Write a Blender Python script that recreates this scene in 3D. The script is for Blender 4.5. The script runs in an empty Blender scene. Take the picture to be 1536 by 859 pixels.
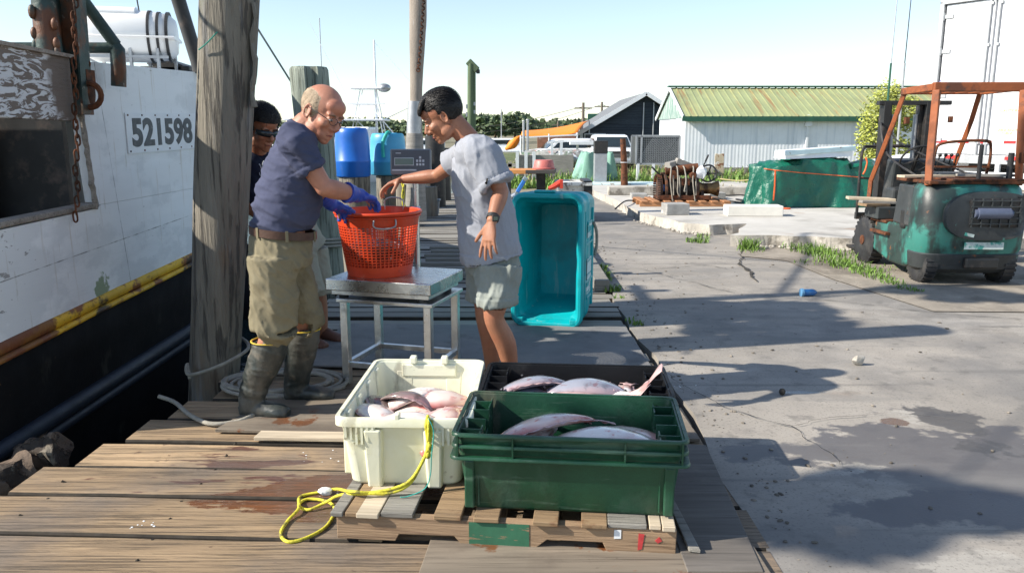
import bpy, bmesh, math, random
from mathutils import Vector, Matrix, noise, Quaternion
random.seed(7)
PI = math.pi
SC = bpy.context.scene
COL = SC.collection

# ---------------------------------------------------------------- camera, world, sun, exposure
F_PX = 1200.0
H = 1.5
PIT = math.atan(231.5 / F_PX)
cp, sp = math.cos(PIT), math.sin(PIT)
cam_d = bpy.data.cameras.new('camera')
cam = bpy.data.objects.new('camera', cam_d)
COL.objects.link(cam)
cam.location = (0, 0, H)
cam.rotation_euler = (PI / 2 - PIT, 0, 0)
cam_d.sensor_width = 36.0
cam_d.lens = 36.0 * F_PX / 1536.0
cam_d.clip_start = 0.05
cam_d.clip_end = 3000
SC.camera = cam
SUN_EL = math.radians(34.5)
AZ = math.radians(13.0)
LD = Vector((math.cos(AZ) * math.cos(SUN_EL), math.sin(AZ) * math.cos(SUN_EL), -math.sin(SUN_EL)))
w = bpy.data.worlds.new('World'); SC.world = w; w.use_nodes = True
nt = w.node_tree
bg = nt.nodes['Background']
sky = nt.nodes.new('ShaderNodeTexSky')
sky.sky_type = 'NISHITA'; sky.sun_disc = False
sky.sun_elevation = SUN_EL
sky.sun_rotation = math.atan2(-LD.x, -LD.y)
sky.air_density = 1.0; sky.dust_density = .1; sky.ozone_density = 2.4
hsv = nt.nodes.new('ShaderNodeHueSaturation'); hsv.inputs['Saturation'].default_value = .82; hsv.inputs['Value'].default_value = .93
nt.links.new(sky.outputs[0], hsv.inputs['Color']); nt.links.new(hsv.outputs[0], bg.inputs[0])
bg.inputs[1].default_value = 0.13
sd = bpy.data.lights.new('sun', 'SUN'); sd.energy = 5.0; sd.angle = math.radians(0.55); sd.color = (1.0, 0.93, 0.82)
so = bpy.data.objects.new('sun', sd); COL.objects.link(so)
so.rotation_euler = LD.to_track_quat('-Z', 'Y').to_euler()
so.location = (-20, -5, 20)
SC.view_settings.view_transform = 'Standard'
SC.view_settings.look = 'None'
SC.view_settings.gamma = 1.0
SC.view_settings.use_curve_mapping = False
SC.view_settings.exposure = 0.76

# ---------------------------------------------------------------- survey helpers: a sight line from the camera station to a real place
def ray(x, y):
    u = (x - 768.0) / F_PX; v = (429.5 - y) / F_PX
    return Vector((u, cp + v * sp, -sp + v * cp))
def G(x, y, z=0.0):
    d = ray(x, y); t = (z - H) / d.z
    return Vector((d.x * t, d.y * t, z))
def J(x, y, Y):
    d = ray(x, y); t = Y / d.y
    return Vector((d.x * t, Y, H + d.z * t))
V = Vector

# ---------------------------------------------------------------- mesh builder
class MB:
    def __init__(s): s.v = []; s.f = []; s.m = []; s.mi = 0
    def add(s, vs, fs):
        o = len(s.v); s.v += [tuple(p) for p in vs]
        for f in fs: s.f.append(tuple(i + o for i in f)); s.m.append(s.mi)
        return s
    def box(s, c, d, rz=0, rx=0, ry=0, taper=1.0):
        c = V(c); R = Matrix.Rotation(rz, 3, 'Z') @ Matrix.Rotation(ry, 3, 'Y') @ Matrix.Rotation(rx, 3, 'X')
        vs = []
        for z in (-1, 1):
            k = taper if z > 0 else 1
            for x, y in ((-1, -1), (1, -1), (1, 1), (-1, 1)):
                vs.append(c + R @ V((x * d[0] / 2 * k, y * d[1] / 2 * k, z * d[2] / 2)))
        return s.add(vs, [(3, 2, 1, 0), (4, 5, 6, 7), (0, 1, 5, 4), (1, 2, 6, 5), (2, 3, 7, 6), (3, 0, 4, 7)])
    def bar(s, a, b, wd, th=None, up=(0, 0, 1)):
        a = V(a); b = V(b); t = (b - a).normalized(); th = th or wd
        up = V(up)
        if abs(t.dot(up)) > .98: up = V((0, 1, 0))
        sx = t.cross(up).normalized(); sz = sx.cross(t).normalized()
        vs = []
        for p in (a, b):
            for i, j in ((-1, -1), (1, -1), (1, 1), (-1, 1)): vs.append(p + sx * (i * wd / 2) + sz * (j * th / 2))
        return s.add(vs, [(3, 2, 1, 0), (4, 5, 6, 7), (0, 1, 5, 4), (1, 2, 6, 5), (2, 3, 7, 6), (3, 0, 4, 7)])
    def tube(s, pts, r, n=10, sub=0, side=None, caps=True, closed=False):
        """swept tube; r is a number, or per-point numbers or (across, deep) pairs"""
        pts = [V(p) for p in pts]
        if not isinstance(r, (list, tuple)): r = [r] * len(pts)
        r = [(q if isinstance(q, (list, tuple)) else (q, q)) for q in r]
        if sub:
            P = []; Rr = []
            m = len(pts)
            rng = m if closed else m - 1
            for i in range(rng):
                if closed: ids = [(i - 1) % m, i, (i + 1) % m, (i + 2) % m]
                else: ids = [max(i - 1, 0), i, i + 1, min(i + 2, m - 1)]
                a, b, c, d = (pts[k] for k in ids)
                ra = [r[k] for k in ids]
                for j in range(sub):
                    t = j / sub
                    def cr(a, b, c, d): return 0.5 * ((2 * b) + (c - a) * t + (2 * a - 5 * b + 4 * c - d) * t * t + (3 * b - a - 3 * c + d) * t ** 3)
                    P.append(cr(a, b, c, d)); Rr.append((max(.0004, cr(*[q[0] for q in ra])), max(.0004, cr(*[q[1] for q in ra]))))
            if not closed: P.append(pts[-1]); Rr.append(r[-1])
            pts, r = P, Rr
        m = len(pts); vs = []; A = None
        for i in range(m):
            if closed: T = pts[(i + 1) % m] - pts[i - 1]
            else: T = pts[min(i + 1, m - 1)] - pts[max(i - 1, 0)]
            if T.length < 1e-9: T = V((0, 0, 1))
            T.normalize()
            if side is not None: ref = V(side)
            elif A is not None: ref = A
            else: ref = V((0, 0, 1)) if abs(T.z) < .9 else V((1, 0, 0))
            A = ref - T * ref.dot(T)
            if A.length < 1e-5: A = T.orthogonal()
            A.normalize(); B = T.cross(A)
            for k in range(n):
                q = 2 * PI * k / n
                vs.append(pts[i] + A * (r[i][0] * math.cos(q)) + B * (r[i][1] * math.sin(q)))
        fs = []
        for i in range(m if closed else m - 1):
            j = (i + 1) % m
            for k in range(n):
                k2 = (k + 1) % n
                fs.append((i * n + k, i * n + k2, j * n + k2, j * n + k))
        if caps and not closed:
            fs.append(tuple(range(n - 1, -1, -1))); fs.append(tuple((m - 1) * n + k for k in range(n)))
        return s.add(vs, fs)
    def cyl(s, a, b, r, r2=None, n=20, caps=True): return s.tube([a, b], [r, r if r2 is None else r2], n=n, caps=caps)
    def ell(s, c, r, R=None, nu=20, nv=12):
        c = V(c); vs = []; fs = []
        if not isinstance(r, (list, tuple)): r = (r, r, r)
        for j in range(1, nv):
            ph = PI * j / nv
            for i in range(nu):
                th = 2 * PI * i / nu
                p = V((r[0] * math.sin(ph) * math.cos(th), r[1] * math.sin(ph) * math.sin(th), r[2] * math.cos(ph)))
                vs.append(c + (R @ p if R is not None else p))
        for j in range(nv - 2):
            for i in range(nu):
                i2 = (i + 1) % nu
                fs.append((j * nu + i, (j + 1) * nu + i, (j + 1) * nu + i2, j * nu + i2))
        t = V((0, 0, r[2])); t = R @ t if R is not None else t
        vs += [c + t, c - t]; a = len(vs) - 2
        for i in range(nu):
            i2 = (i + 1) % nu
            fs.append((a, i, i2)); fs.append((a + 1, (nv - 2) * nu + i2, (nv - 2) * nu + i))
        return s.add(vs, fs)
    def prism(s, outline, dirv, flip=False):
        o = [V(p) for p in outline]; d = V(dirv); n = len(o)
        vs = o + [p + d for p in o]
        fs = [tuple(range(n - 1, -1, -1)), tuple(range(n, 2 * n))] + [(i, (i + 1) % n, n + (i + 1) % n, n + i) for i in range(n)]
        return s.add(vs, fs)
    def loft(s, rings, caps=True, closed=True):
        n = len(rings[0]); vs = [p for r in rings for p in r]; fs = []
        for i in range(len(rings) - 1):
            for k in range(n if closed else n - 1):
                k2 = (k + 1) % n
                fs.append((i * n + k, i * n + k2, (i + 1) * n + k2, (i + 1) * n + k))
        if caps: fs.append(tuple(range(n - 1, -1, -1))); fs.append(tuple((len(rings) - 1) * n + k for k in range(n)))
        return s.add(vs, fs)
    def lathe(s, prof, c=(0, 0, 0), n=24, axis='Z'):
        rings = []
        for r, z in prof:
            ring = []
            for k in range(n):
                q = 2 * PI * k / n
                p = (r * math.cos(q), r * math.sin(q), z)
                if axis == 'X': p = (z, r * math.cos(q), r * math.sin(q))
                if axis == 'Y': p = (r * math.cos(q), z, r * math.sin(q))
                ring.append(V(c) + V(p))
            rings.append(ring)
        return s.loft(rings)
    def torus(s, c, R, r, axis='Z', n=28, m=8):
        pts = []
        for k in range(n):
            q = 2 * PI * k / n; a, b = R * math.cos(q), R * math.sin(q)
            pts.append(V(c) + V({'Z': (a, b, 0), 'X': (0, a, b), 'Y': (a, 0, b)}[axis]))
        return s.tube(pts, r, n=m, closed=True)

def fix(me):
    bm = bmesh.new(); bm.from_mesh(me); bmesh.ops.recalc_face_normals(bm, faces=bm.faces); bm.to_mesh(me); bm.free()

def obj(name, mb, mat, parent=None, world=False, smooth=None, bevel=0, solid=0, segs=2, sub=0):
    me = bpy.data.meshes.new(name)
    vs = mb.v
    if world and parent is not None:
        o = root_loc(parent); vs = [(p[0] - o[0], p[1] - o[1], p[2] - o[2]) for p in vs]
    me.from_pydata(vs, [], mb.f)
    mats = mat if isinstance(mat, (list, tuple)) else [mat]
    for m_ in mats: me.materials.append(m_)
    if len(mats) > 1:
        for p, mi in zip(me.polygons, mb.m): p.material_index = mi
    me.update(); fix(me)
    if smooth is not None:
        for p in me.polygons: p.use_smooth = True
        if smooth < 180: me.set_sharp_from_angle(angle=math.radians(smooth))
    ob = bpy.data.objects.new(name, me); COL.objects.link(ob)
    if parent is not None: ob.parent = parent
    if solid:
        md = ob.modifiers.new('s', 'SOLIDIFY'); md.thickness = solid; md.offset = 0
    if bevel:
        md = ob.modifiers.new('b', 'BEVEL'); md.width = bevel; md.segments = segs; md.limit_method = 'ANGLE'; md.angle_limit = math.radians(35)
        if smooth is None: md.harden_normals = False
    if sub:
        md = ob.modifiers.new('u', 'SUBSURF'); md.levels = sub; md.render_levels = sub
    return ob
def root_loc(o):
    l = V(o.location)
    while o.parent is not None:
        o = o.parent; l = l + V(o.location)
    return l
def tag(o, label=None, cat=None, group=None, kind=None):
    if label: o['label'] = label
    if cat: o['category'] = cat
    if group: o['group'] = group
    if kind: o['kind'] = kind
    return o
def thing(name, label, cat, loc=(0, 0, 0), rz=0, group=None):
    o = bpy.data.objects.new(name, None); COL.objects.link(o); o.empty_display_size = .1
    o.location = loc; o.rotation_euler = (0, 0, rz)
    return tag(o, label, cat, group)
def copy_tree(o, parent=None):
    c = o.copy(); COL.objects.link(c)
    if parent is not None: c.parent = parent
    for ch in list(o.children): copy_tree(ch, c)
    return c

# ---------------------------------------------------------------- materials
def mat(name, col, rough=.6, metal=0, var=.2, vs=6, bump=0, bs=40, st=(1, 1, 1), layers=(), coat=0, island=0, bdist=.01, spec=.5, gen=False, trans=0, bst=None, lines=None):
    m = bpy.data.materials.new(name); m.use_nodes = True
    N = m.node_tree.nodes; L = m.node_tree.links
    b = N['Principled BSDF']
    b.inputs['Metallic'].default_value = metal
    b.inputs['Specular IOR Level'].default_value = spec
    if coat: b.inputs['Coat Weight'].default_value = coat; b.inputs['Coat Roughness'].default_value = .12
    if trans: b.inputs['Transmission Weight'].default_value = trans
    tc = N.new('ShaderNodeTexCoord'); src = tc.outputs['Generated' if gen else 'Object']
    def mapped(stv, off=0):
        mp = N.new('ShaderNodeMapping'); mp.inputs['Scale'].default_value = stv; mp.inputs['Location'].default_value = (off, off * .7, off * 1.3)
        L.new(src, mp.inputs[0]); return mp.outputs[0]
    def nz(scale, stv, detail=6, off=0, dist=0):
        n = N.new('ShaderNodeTexNoise'); n.inputs['Scale'].default_value = scale; n.inputs['Detail'].default_value = detail; n.inputs['Roughness'].default_value = .62
        n.inputs['Distortion'].default_value = dist
        L.new(mapped(stv, off), n.inputs['Vector']); return n.outputs['Fac']
    def mr(v, a, b_, c=0.0, d=1.0):
        n = N.new('ShaderNodeMapRange'); n.inputs[1].default_value = a; n.inputs[2].default_value = b_; n.inputs[3].default_value = c; n.inputs[4].default_value = d
        L.new(v, n.inputs[0]); return n.outputs[0]
    def mth(op, a, b_=None):
        n = N.new('ShaderNodeMath'); n.operation = op
        for i, q in enumerate((a, b_)):
            if q is None: continue
            if isinstance(q, (int, float)): n.inputs[i].default_value = q
            else: L.new(q, n.inputs[i])
        return n.outputs[0]
    base = N.new('ShaderNodeMix'); base.data_type = 'RGBA'
    lo = [max(0, c * (1 - var)) for c in col]; hi = [min(1, c * (1 + var)) for c in col]
    base.inputs[6].default_value = (*lo, 1); base.inputs[7].default_value = (*hi, 1)
    L.new(mr(nz(vs, st), .3, .7), base.inputs[0])
    cur = base.outputs[2]; rcur = None
    if island:
        g = N.new('ShaderNodeNewGeometry'); hs = N.new('ShaderNodeHueSaturation')
        L.new(mr(g.outputs['Random Per Island'], 0, 1, 1 - island, 1 + island), hs.inputs['Value']); L.new(cur, hs.inputs['Color']); cur = hs.outputs[0]
    rv = N.new('ShaderNodeValue'); rv.outputs[0].default_value = rough; rcur = rv.outputs[0]
    hts = []
    for i, ly in enumerate(layers):
        fac = mr(nz(ly.get('s', 3), ly.get('st', (1, 1, 1)), ly.get('det', 6), 3.1 + i * 5.7 + ly.get('off', 0), ly.get('dist', 0)), ly.get('lo', .55), ly.get('hi', .6))
        if 'at' in ly:
            vd = N.new('ShaderNodeVectorMath'); vd.operation = 'DISTANCE'; vd.inputs[1].default_value = ly['at']
            if 'squash' in ly:
                mp = N.new('ShaderNodeMapping'); mp.inputs['Scale'].default_value = ly['squash']; L.new(src, mp.inputs[0]); L.new(mp.outputs[0], vd.inputs[0])
                vd.inputs[1].default_value = tuple(a * b2 for a, b2 in zip(ly['at'], ly['squash']))
            else: L.new(src, vd.inputs[0])
            nn = nz(ly.get('s', 3), ly.get('st', (1, 1, 1)), ly.get('det', 6), 3.1 + i * 5.7 + ly.get('off', 0), ly.get('dist', 0))
            fall = mr(vd.outputs['Value'], 0, ly['rad'], ly.get('pk', .35), -.35)
            fac = mr(mth('ADD', nn, fall), ly.get('lo', .55), ly.get('hi', .6))
        if 'axis' in ly:   # band limited along one axis
            sx = N.new('ShaderNodeSeparateXYZ'); L.new(src, sx.inputs[0])
            a0, a1, wd = ly['band']
            q = sx.outputs[ly['axis']]
            fac = mth('MULTIPLY', fac, mth('MULTIPLY', mr(q, a0 - wd, a0), mr(q, a1 + wd, a1)))
        mx = N.new('ShaderNodeMix'); mx.data_type = 'RGBA'
        mul = ly.get('a', 1.0)
        if mul != 1: fac = mth('MULTIPLY', fac, mul)
        L.new(fac, mx.inputs[0]); L.new(cur, mx.inputs[6]); 
        if ly.get('mult'):
            mx.blend_type = 'MULTIPLY'
        mx.inputs[7].default_value = (*ly['c'], 1); cur = mx.outputs[2]
        if 'r' in ly:
            rm = N.new('ShaderNodeMix'); rm.data_type = 'FLOAT'; L.new(fac, rm.inputs[0]); L.new(rcur, rm.inputs[2]); rm.inputs[3].default_value = ly['r']; rcur = rm.outputs[0]
        if 'h' in ly: hts.append((fac, ly['h']))
    if lines:   # thin dark seams: (axis, coef list for plane a*x+b*y+c*z=d, width)
        for (a_, b2, c_, d_, wd_) in lines:
            dp = N.new('ShaderNodeVectorMath'); dp.operation = 'DOT_PRODUCT'; dp.inputs[1].default_value = (a_, b2, c_); L.new(src, dp.inputs[0])
            dd = mth('ABSOLUTE', mth('SUBTRACT', dp.outputs['Value'], d_))
            dd = mth('ADD', dd, mr(nz(9, (1, 1, 1), 4, 9), .3, .7, -wd_ * .9, wd_ * .9))
            fac = mr(dd, wd_, 0, 0, .75)
            mx = N.new('ShaderNodeMix'); mx.data_type = 'RGBA'; L.new(fac, mx.inputs[0]); L.new(cur, mx.inputs[6]); mx.inputs[7].default_value = (.05, .045, .04, 1); cur = mx.outputs[2]
    L.new(cur, b.inputs['Base Color'])
    rn = mr(nz(vs * 2.3, st, 4, 11), .3, .7, -.07, .07)
    L.new(mth('ADD', rcur, rn), b.inputs['Roughness'])
    if bump or hts:
        h = nz(bs, bst or st, 5, 21)
        h = mth('MULTIPLY', h, 1.0)
        for fac, k in hts: h = mth('ADD', h, mth('MULTIPLY', fac, k))
        bp = N.new('ShaderNodeBump'); bp.inputs['Strength'].default_value = max(bump, .05); bp.inputs['Distance'].default_value = bdist
        L.new(h, bp.inputs['Height']); L.new(bp.outputs[0], b.inputs['Normal'])
    return m
def pos_(*a): return a
RUST = (.13, .045, .018)
m_white = mat('white_paint', (.72, .74, .76), .5, var=.06)
m_steel = mat('stainless_steel', (.62, .62, .62), .33, 1, var=.12, vs=14, bump=.1, bs=80, layers=[dict(c=(.25, .24, .22), s=7, lo=.56, hi=.75, r=.6, a=.6)])
m_galv = mat('galvanised_metal', (.42, .43, .44), .5, .7, var=.15)
m_rubber = mat('rubber', (.02, .02, .022), .65, var=.4, bump=.2, bs=60, layers=[dict(c=(.12, .11, .095), s=5, lo=.5, hi=.75, a=.6)])
m_black = mat('black_paint', (.02, .02, .02), .5, var=.3, layers=[dict(c=(.08, .06, .05), s=9, lo=.55, hi=.7)])
m_glass = mat('dark_glass', (.02, .03, .035), .06, var=.1)
m_rust = mat('rust', RUST, .85, .2, var=.5, vs=14, bump=.5, bs=40, layers=[dict(c=(.04, .02, .012), s=9, lo=.5, hi=.62)])
# ================================================================ SETTING: land, concrete, water, dock
EDGE_X = .95
def concrete_mat():
    return mat('concrete', (.3, .272, .235), .85, var=.22, vs=.9, bump=.35, bs=90, bdist=.004, layers=[
        dict(c=(.17, .162, .152), s=.5, lo=.46, hi=.58, a=.75), dict(c=(.4, .375, .33), s=1.0, st=(1, 1.6, 1), det=11, at=(1.9, 3.3, 0), rad=2.4, pk=.12, lo=.535, hi=.56, a=.6, off=15), dict(c=(.36, .335, .3), s=.8, det=10, lo=.57, hi=.6, a=.4, off=17), dict(c=(.1, .095, .085), s=7, det=10, lo=.56, hi=.68, a=.5),
        dict(c=(.4, .37, .33), s=1.1, lo=.55, hi=.7, a=.4),
        dict(c=(.14, .13, .12), s=2.4, lo=.6, hi=.72, a=.45),
        dict(c=(.2, .13, .08), s=26, lo=.68, hi=.74, a=.45),
        dict(c=(.27, .17, .1), s=2, at=(1.9, 4.45, 0), rad=.5, lo=.6, hi=.8, a=.45),
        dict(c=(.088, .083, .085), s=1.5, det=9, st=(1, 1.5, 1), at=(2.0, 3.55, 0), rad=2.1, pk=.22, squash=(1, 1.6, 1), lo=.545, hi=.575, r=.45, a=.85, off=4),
        dict(c=(.075, .075, .082), s=1.1, det=8, at=(1.9, 3.0, 0), rad=1.0, pk=.2, squash=(.8, 2.0, 1), lo=.54, hi=.57, r=.4, a=.85),  # wet patch whose dark tone also stands in for a soft cast shadow
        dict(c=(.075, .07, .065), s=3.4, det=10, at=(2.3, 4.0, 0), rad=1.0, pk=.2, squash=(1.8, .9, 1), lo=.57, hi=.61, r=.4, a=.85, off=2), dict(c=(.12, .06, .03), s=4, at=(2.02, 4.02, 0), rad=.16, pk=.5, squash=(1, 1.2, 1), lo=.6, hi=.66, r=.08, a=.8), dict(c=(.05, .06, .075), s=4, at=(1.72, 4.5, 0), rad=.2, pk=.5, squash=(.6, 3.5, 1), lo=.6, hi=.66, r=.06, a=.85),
        dict(c=(.55, .53, .5), s=40, lo=.7, hi=.76, a=.5), dict(c=(.12, .11, .1), s=70, det=3, lo=.55, hi=.68, a=.6), dict(c=(.1, .095, .088), s=1.1, st=(.25, 4, 1), det=10, lo=.6, hi=.66, a=.5, off=22), dict(c=(.19, .18, .165), s=1.4, st=(.35, 2.5, 1), det=9, lo=.5, hi=.64, a=.6, off=6),
    ])
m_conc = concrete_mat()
m_asph = mat('old_asphalt', (.2, .195, .185), .9, var=.2, vs=1.2, bump=.5, bs=120, bdist=.006, layers=[dict(c=(.12, .12, .115), s=.7, lo=.48, hi=.6, a=.6), dict(c=(.32, .3, .27), s=2.2, lo=.58, hi=.7, a=.5)])
m_dirt = mat('dirt', (.24, .2, .14), .95, var=.3, vs=1.5, bump=.6, bs=30, layers=[dict(c=(.07, .1, .025), s=.9, lo=.45, hi=.6, a=.8), dict(c=(.35, .31, .24), s=3, lo=.6, hi=.7, a=.5)])
m_grassy = mat('grassy_ground', (.085, .11, .03), .95, var=.35, vs=2, bump=.8, bs=25, layers=[dict(c=(.26, .22, .14), s=.8, lo=.52, hi=.66, a=.8)])
m_kerb = mat('broken_concrete', (.42, .39, .34), .9, var=.22, vs=6, bump=.7, bs=30, layers=[dict(c=(.12, .105, .085), s=3.5, lo=.52, hi=.62, a=.75), dict(c=(.03, .028, .025), s=2, lo=.66, hi=.7)])
m_padtop = mat('pale_slab', (.47, .45, .41), .88, var=.15, vs=1.5, bump=.3, bs=60, layers=[dict(c=(.26, .24, .21), s=1.1, lo=.53, hi=.66, a=.6), dict(c=(.3, .18, .11), s=2.6, lo=.62, hi=.74, a=.5)])

def poly_sheet(name, pts, z, m, kind='structure', grid=0):
    mb = MB(); mb.add([(p[0], p[1], z) for p in pts], [tuple(range(len(pts)))])
    o = obj(name, mb, m); tag(o, kind=kind); return o
# ground: one sheet of land, with its sea wall down to the water on the left
mb = MB()
land = [(EDGE_X + .1, -30), (EDGE_X + .1, 19.5), (-1.2, 19.8), (-2.5, 40), (-14, 120), (-900, 330), (-900, 1500), (900, 1500), (900, -30)]
mb.add([(x, y, -.012) for x, y in land], [tuple(range(len(land)))])
for (x0, y0), (x1, y1) in zip(land[:6], land[1:6]):
    mb.add([(x0, y0, -.012), (x1, y1, -.012), (x1, y1, -2.2), (x0, y0, -2.2)], [(0, 1, 2, 3)])
tag(obj('ground', mb, m_dirt), kind='structure')
# concrete quay with a cracked, slightly uneven surface
mb = MB()
nx, ny = 40, 60
vs = []; fs = []
ex = lambda y: EDGE_X + .03 * math.sin(y * 1.7) + .02 * math.sin(y * 5.1)
for j in range(ny + 1):
    y = -2 + 23.0 * (j / ny)
    for i in range(nx + 1):
        x = ex(y) + (13.0 - ex(y)) * (i / nx) ** 1.4
        vs.append((x, y, .004 * noise.noise(V((x * .8, y * .8, 0)))))
for j in range(ny):
    for i in range(nx):
        a = j * (nx + 1) + i; fs.append((a, a + 1, a + nx + 2, a + nx + 1))
o0 = len(vs)
for j in range(ny + 1):
    p = vs[j * (nx + 1)]; vs.append((p[0], p[1], -.5))
for j in range(ny):
    fs.append((j * (nx + 1), (j + 1) * (nx + 1), o0 + j + 1, o0 + j))
mb.add(vs, fs)
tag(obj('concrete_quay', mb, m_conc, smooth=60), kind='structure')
# cracks: thin irregular dark grooves filled with dirt, a few millimetres proud
m_crack = mat('crack_dirt', (.045, .04, .033), .95, var=.4, vs=20, bump=.6, bs=60)
def crack(name, pts, wd):
    mb = MB(); P = []
    for a, b in zip(pts, pts[1:]):
        for k in range(14):
            t = k / 14; p = a.lerp(b, t); P.append(p + V((noise.noise(p * 3.3) * .05 + noise.noise(p * 11) * .025, noise.noise(p * 2.7 + V((5, 5, 5))) * .05, 0)))
    P.append(pts[-1]); vs = []
    for i, p in enumerate(P):
        T = (P[min(i + 1, len(P) - 1)] - P[max(i - 1, 0)]).normalized(); n_ = V((-T.y, T.x, 0))
        ww = wd * (.3 + abs(noise.noise(p * 6)) * 2.2) * (1 if 0 < i < len(P) - 1 else .1)
        vs += [p + n_ * ww + V((0, 0, .0105)), p - n_ * ww + V((0, 0, .0105))]
    mb.add(vs, [(2 * i, 2 * i + 1, 2 * i + 3, 2 * i + 2) for i in range(len(P) - 1)])
    tag(obj(name, mb, m_crack), kind='structure')
crack('pavement_crack', [G(1115, 372), G(1108, 392), G(1120, 405), G(1135, 424)], .016)
crack('pavement_crack', [G(1000, 560), G(1080, 612), G(1190, 640), G(1260, 700)], .0022)
crack('pavement_crack', [G(1190, 640), G(1330, 618), G(1470, 640)], .0018)
crack('pavement_crack', [G(985, 404), G(1050, 398), G(1090, 404)], .008)
crack('pavement_crack', [G(905, 402), G(960, 404), G(1100, 440), G(1250, 452), G(1400, 470), G(1536, 480)], .0045)
# rough verge in front of the forklift
mb = MB()
verge = [G(x, y) for x, y in ((1112, 385), (1180, 392), (1250, 420), (1400, 468), (1640, 470), (1640, 352), (1300, 352), (1105, 352))]
mb.add([(p.x, p.y, .009) for p in verge], [tuple(range(len(verge)))])
m_verge = mat('gritty_verge', (.27, .235, .19), .95, var=.25, vs=3, bump=.7, bs=70, layers=[dict(c=(.13, .11, .085), s=1.7, lo=.5, hi=.62, a=.7), dict(c=(.42, .38, .32), s=9, lo=.6, hi=.66, a=.5)])
tag(obj('verge', mb, m_verge), kind='structure')
# raised slab (old building pad) behind
PZ = .15
pad = [(885, 283), (925, 300), (958, 318), (1018, 333), (1065, 337), (1120, 335), (1100, 352), (1160, 353), (1230, 355), (1300, 358), (1420, 360)]
padw = [G(x, y, PZ) for x, y in pad] + [V((9.5, 10.6, PZ)), V((11.5, 12.5, PZ)), V((12, 22.5, PZ)), V((2.2, 22.5, PZ))]
mb = MB()
fine = []
for i in range(len(padw)):
    a, b = padw[i], padw[(i + 1) % len(padw)]
    k = 10 if i < 10 else 3
    for j in range(k):
        p = a.lerp(b, j / k)
        if i < 10: p = p + V((noise.noise(p * 2.1) * .07, noise.noise(p * 3.7 + V((9, 2, 1))) * .1, 0))
        fine.append(p)
n = len(fine)
mb.mi = 0; mb.add(fine, [tuple(range(n))])
low = [p + V((noise.noise(p * 4) * .05, -.03 + noise.noise(p * 5) * .06, -PZ - .02)) for p in fine]
mb.mi = 1; mb.add(fine + low, [(i, (i + 1) % n, n + (i + 1) % n, n + i) for i in range(n)])
tag(obj('concrete_pad', mb, [m_padtop, m_kerb]), kind='structure')
# rubble along the kerb foot
random.seed(3)
mb = MB()
for i in range(150):
    k = random.random(); 
    a, b = random.choice([(padw[2], padw[3]), (padw[6], padw[7]), (padw[7], padw[8]), (padw[8], padw[9]), (padw[3], padw[4])])
    p = a.lerp(b, k) + V((random.uniform(-.1, .1), -random.uniform(.02, .3), -PZ))
    r = random.uniform(.006, .03)
    mb.ell((p.x, p.y, r * .5 + .008), (r * random.uniform(.8, 1.5), r, r * .6), Matrix.Rotation(random.random() * 6, 3, 'Z'), 6, 4)
tag(obj('rubble', mb, m_kerb), 'pale concrete crumbs scattered along the foot of the broken kerb', 'rubble', kind='stuff')
# second kerb line further back on the pad
mb = MB()
mb.box((4.2, 17.6, PZ + .09), (4.2, .28, .18)); mb.box((8.0, 17.9, PZ + .1), (2.6, .28, .2))
tag(obj('low_kerb_wall', mb, m_kerb, bevel=.02), 'low grey kerb wall across the pale slab behind the winch', 'kerb')

# water
m_water = bpy.data.materials.new('water'); m_water.use_nodes = True
N = m_water.node_tree.nodes; L = m_water.node_tree.links; b = N['Principled BSDF']
b.inputs['Base Color'].default_value = (.02, .035, .035, 1); b.inputs['Roughness'].default_value = .08; b.inputs['IOR'].default_value = 1.33
tc = N.new('ShaderNodeTexCoord'); mp = N.new('ShaderNodeMapping'); mp.inputs['Scale'].default_value = (1.2, 3, 1)
n1 = N.new('ShaderNodeTexNoise'); n1.inputs['Scale'].default_value = 2.2; n1.inputs['Detail'].default_value = 4
bp = N.new('ShaderNodeBump'); bp.inputs['Strength'].default_value = .5; bp.inputs['Distance'].default_value = .05
L.new(tc.outputs['Object'], mp.inputs[0]); L.new(mp.outputs[0], n1.inputs['Vector']); L.new(n1.outputs[0], bp.inputs['Height']); L.new(bp.outputs[0], b.inputs['Normal'])
mb = MB(); mb.add([(-900, -60, -1.0), (900, -60, -1.0), (900, 345, -1.0), (-900, 345, -1.0)], [(0, 1, 2, 3)])
tag(obj('water', mb, m_water), kind='structure')

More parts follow.
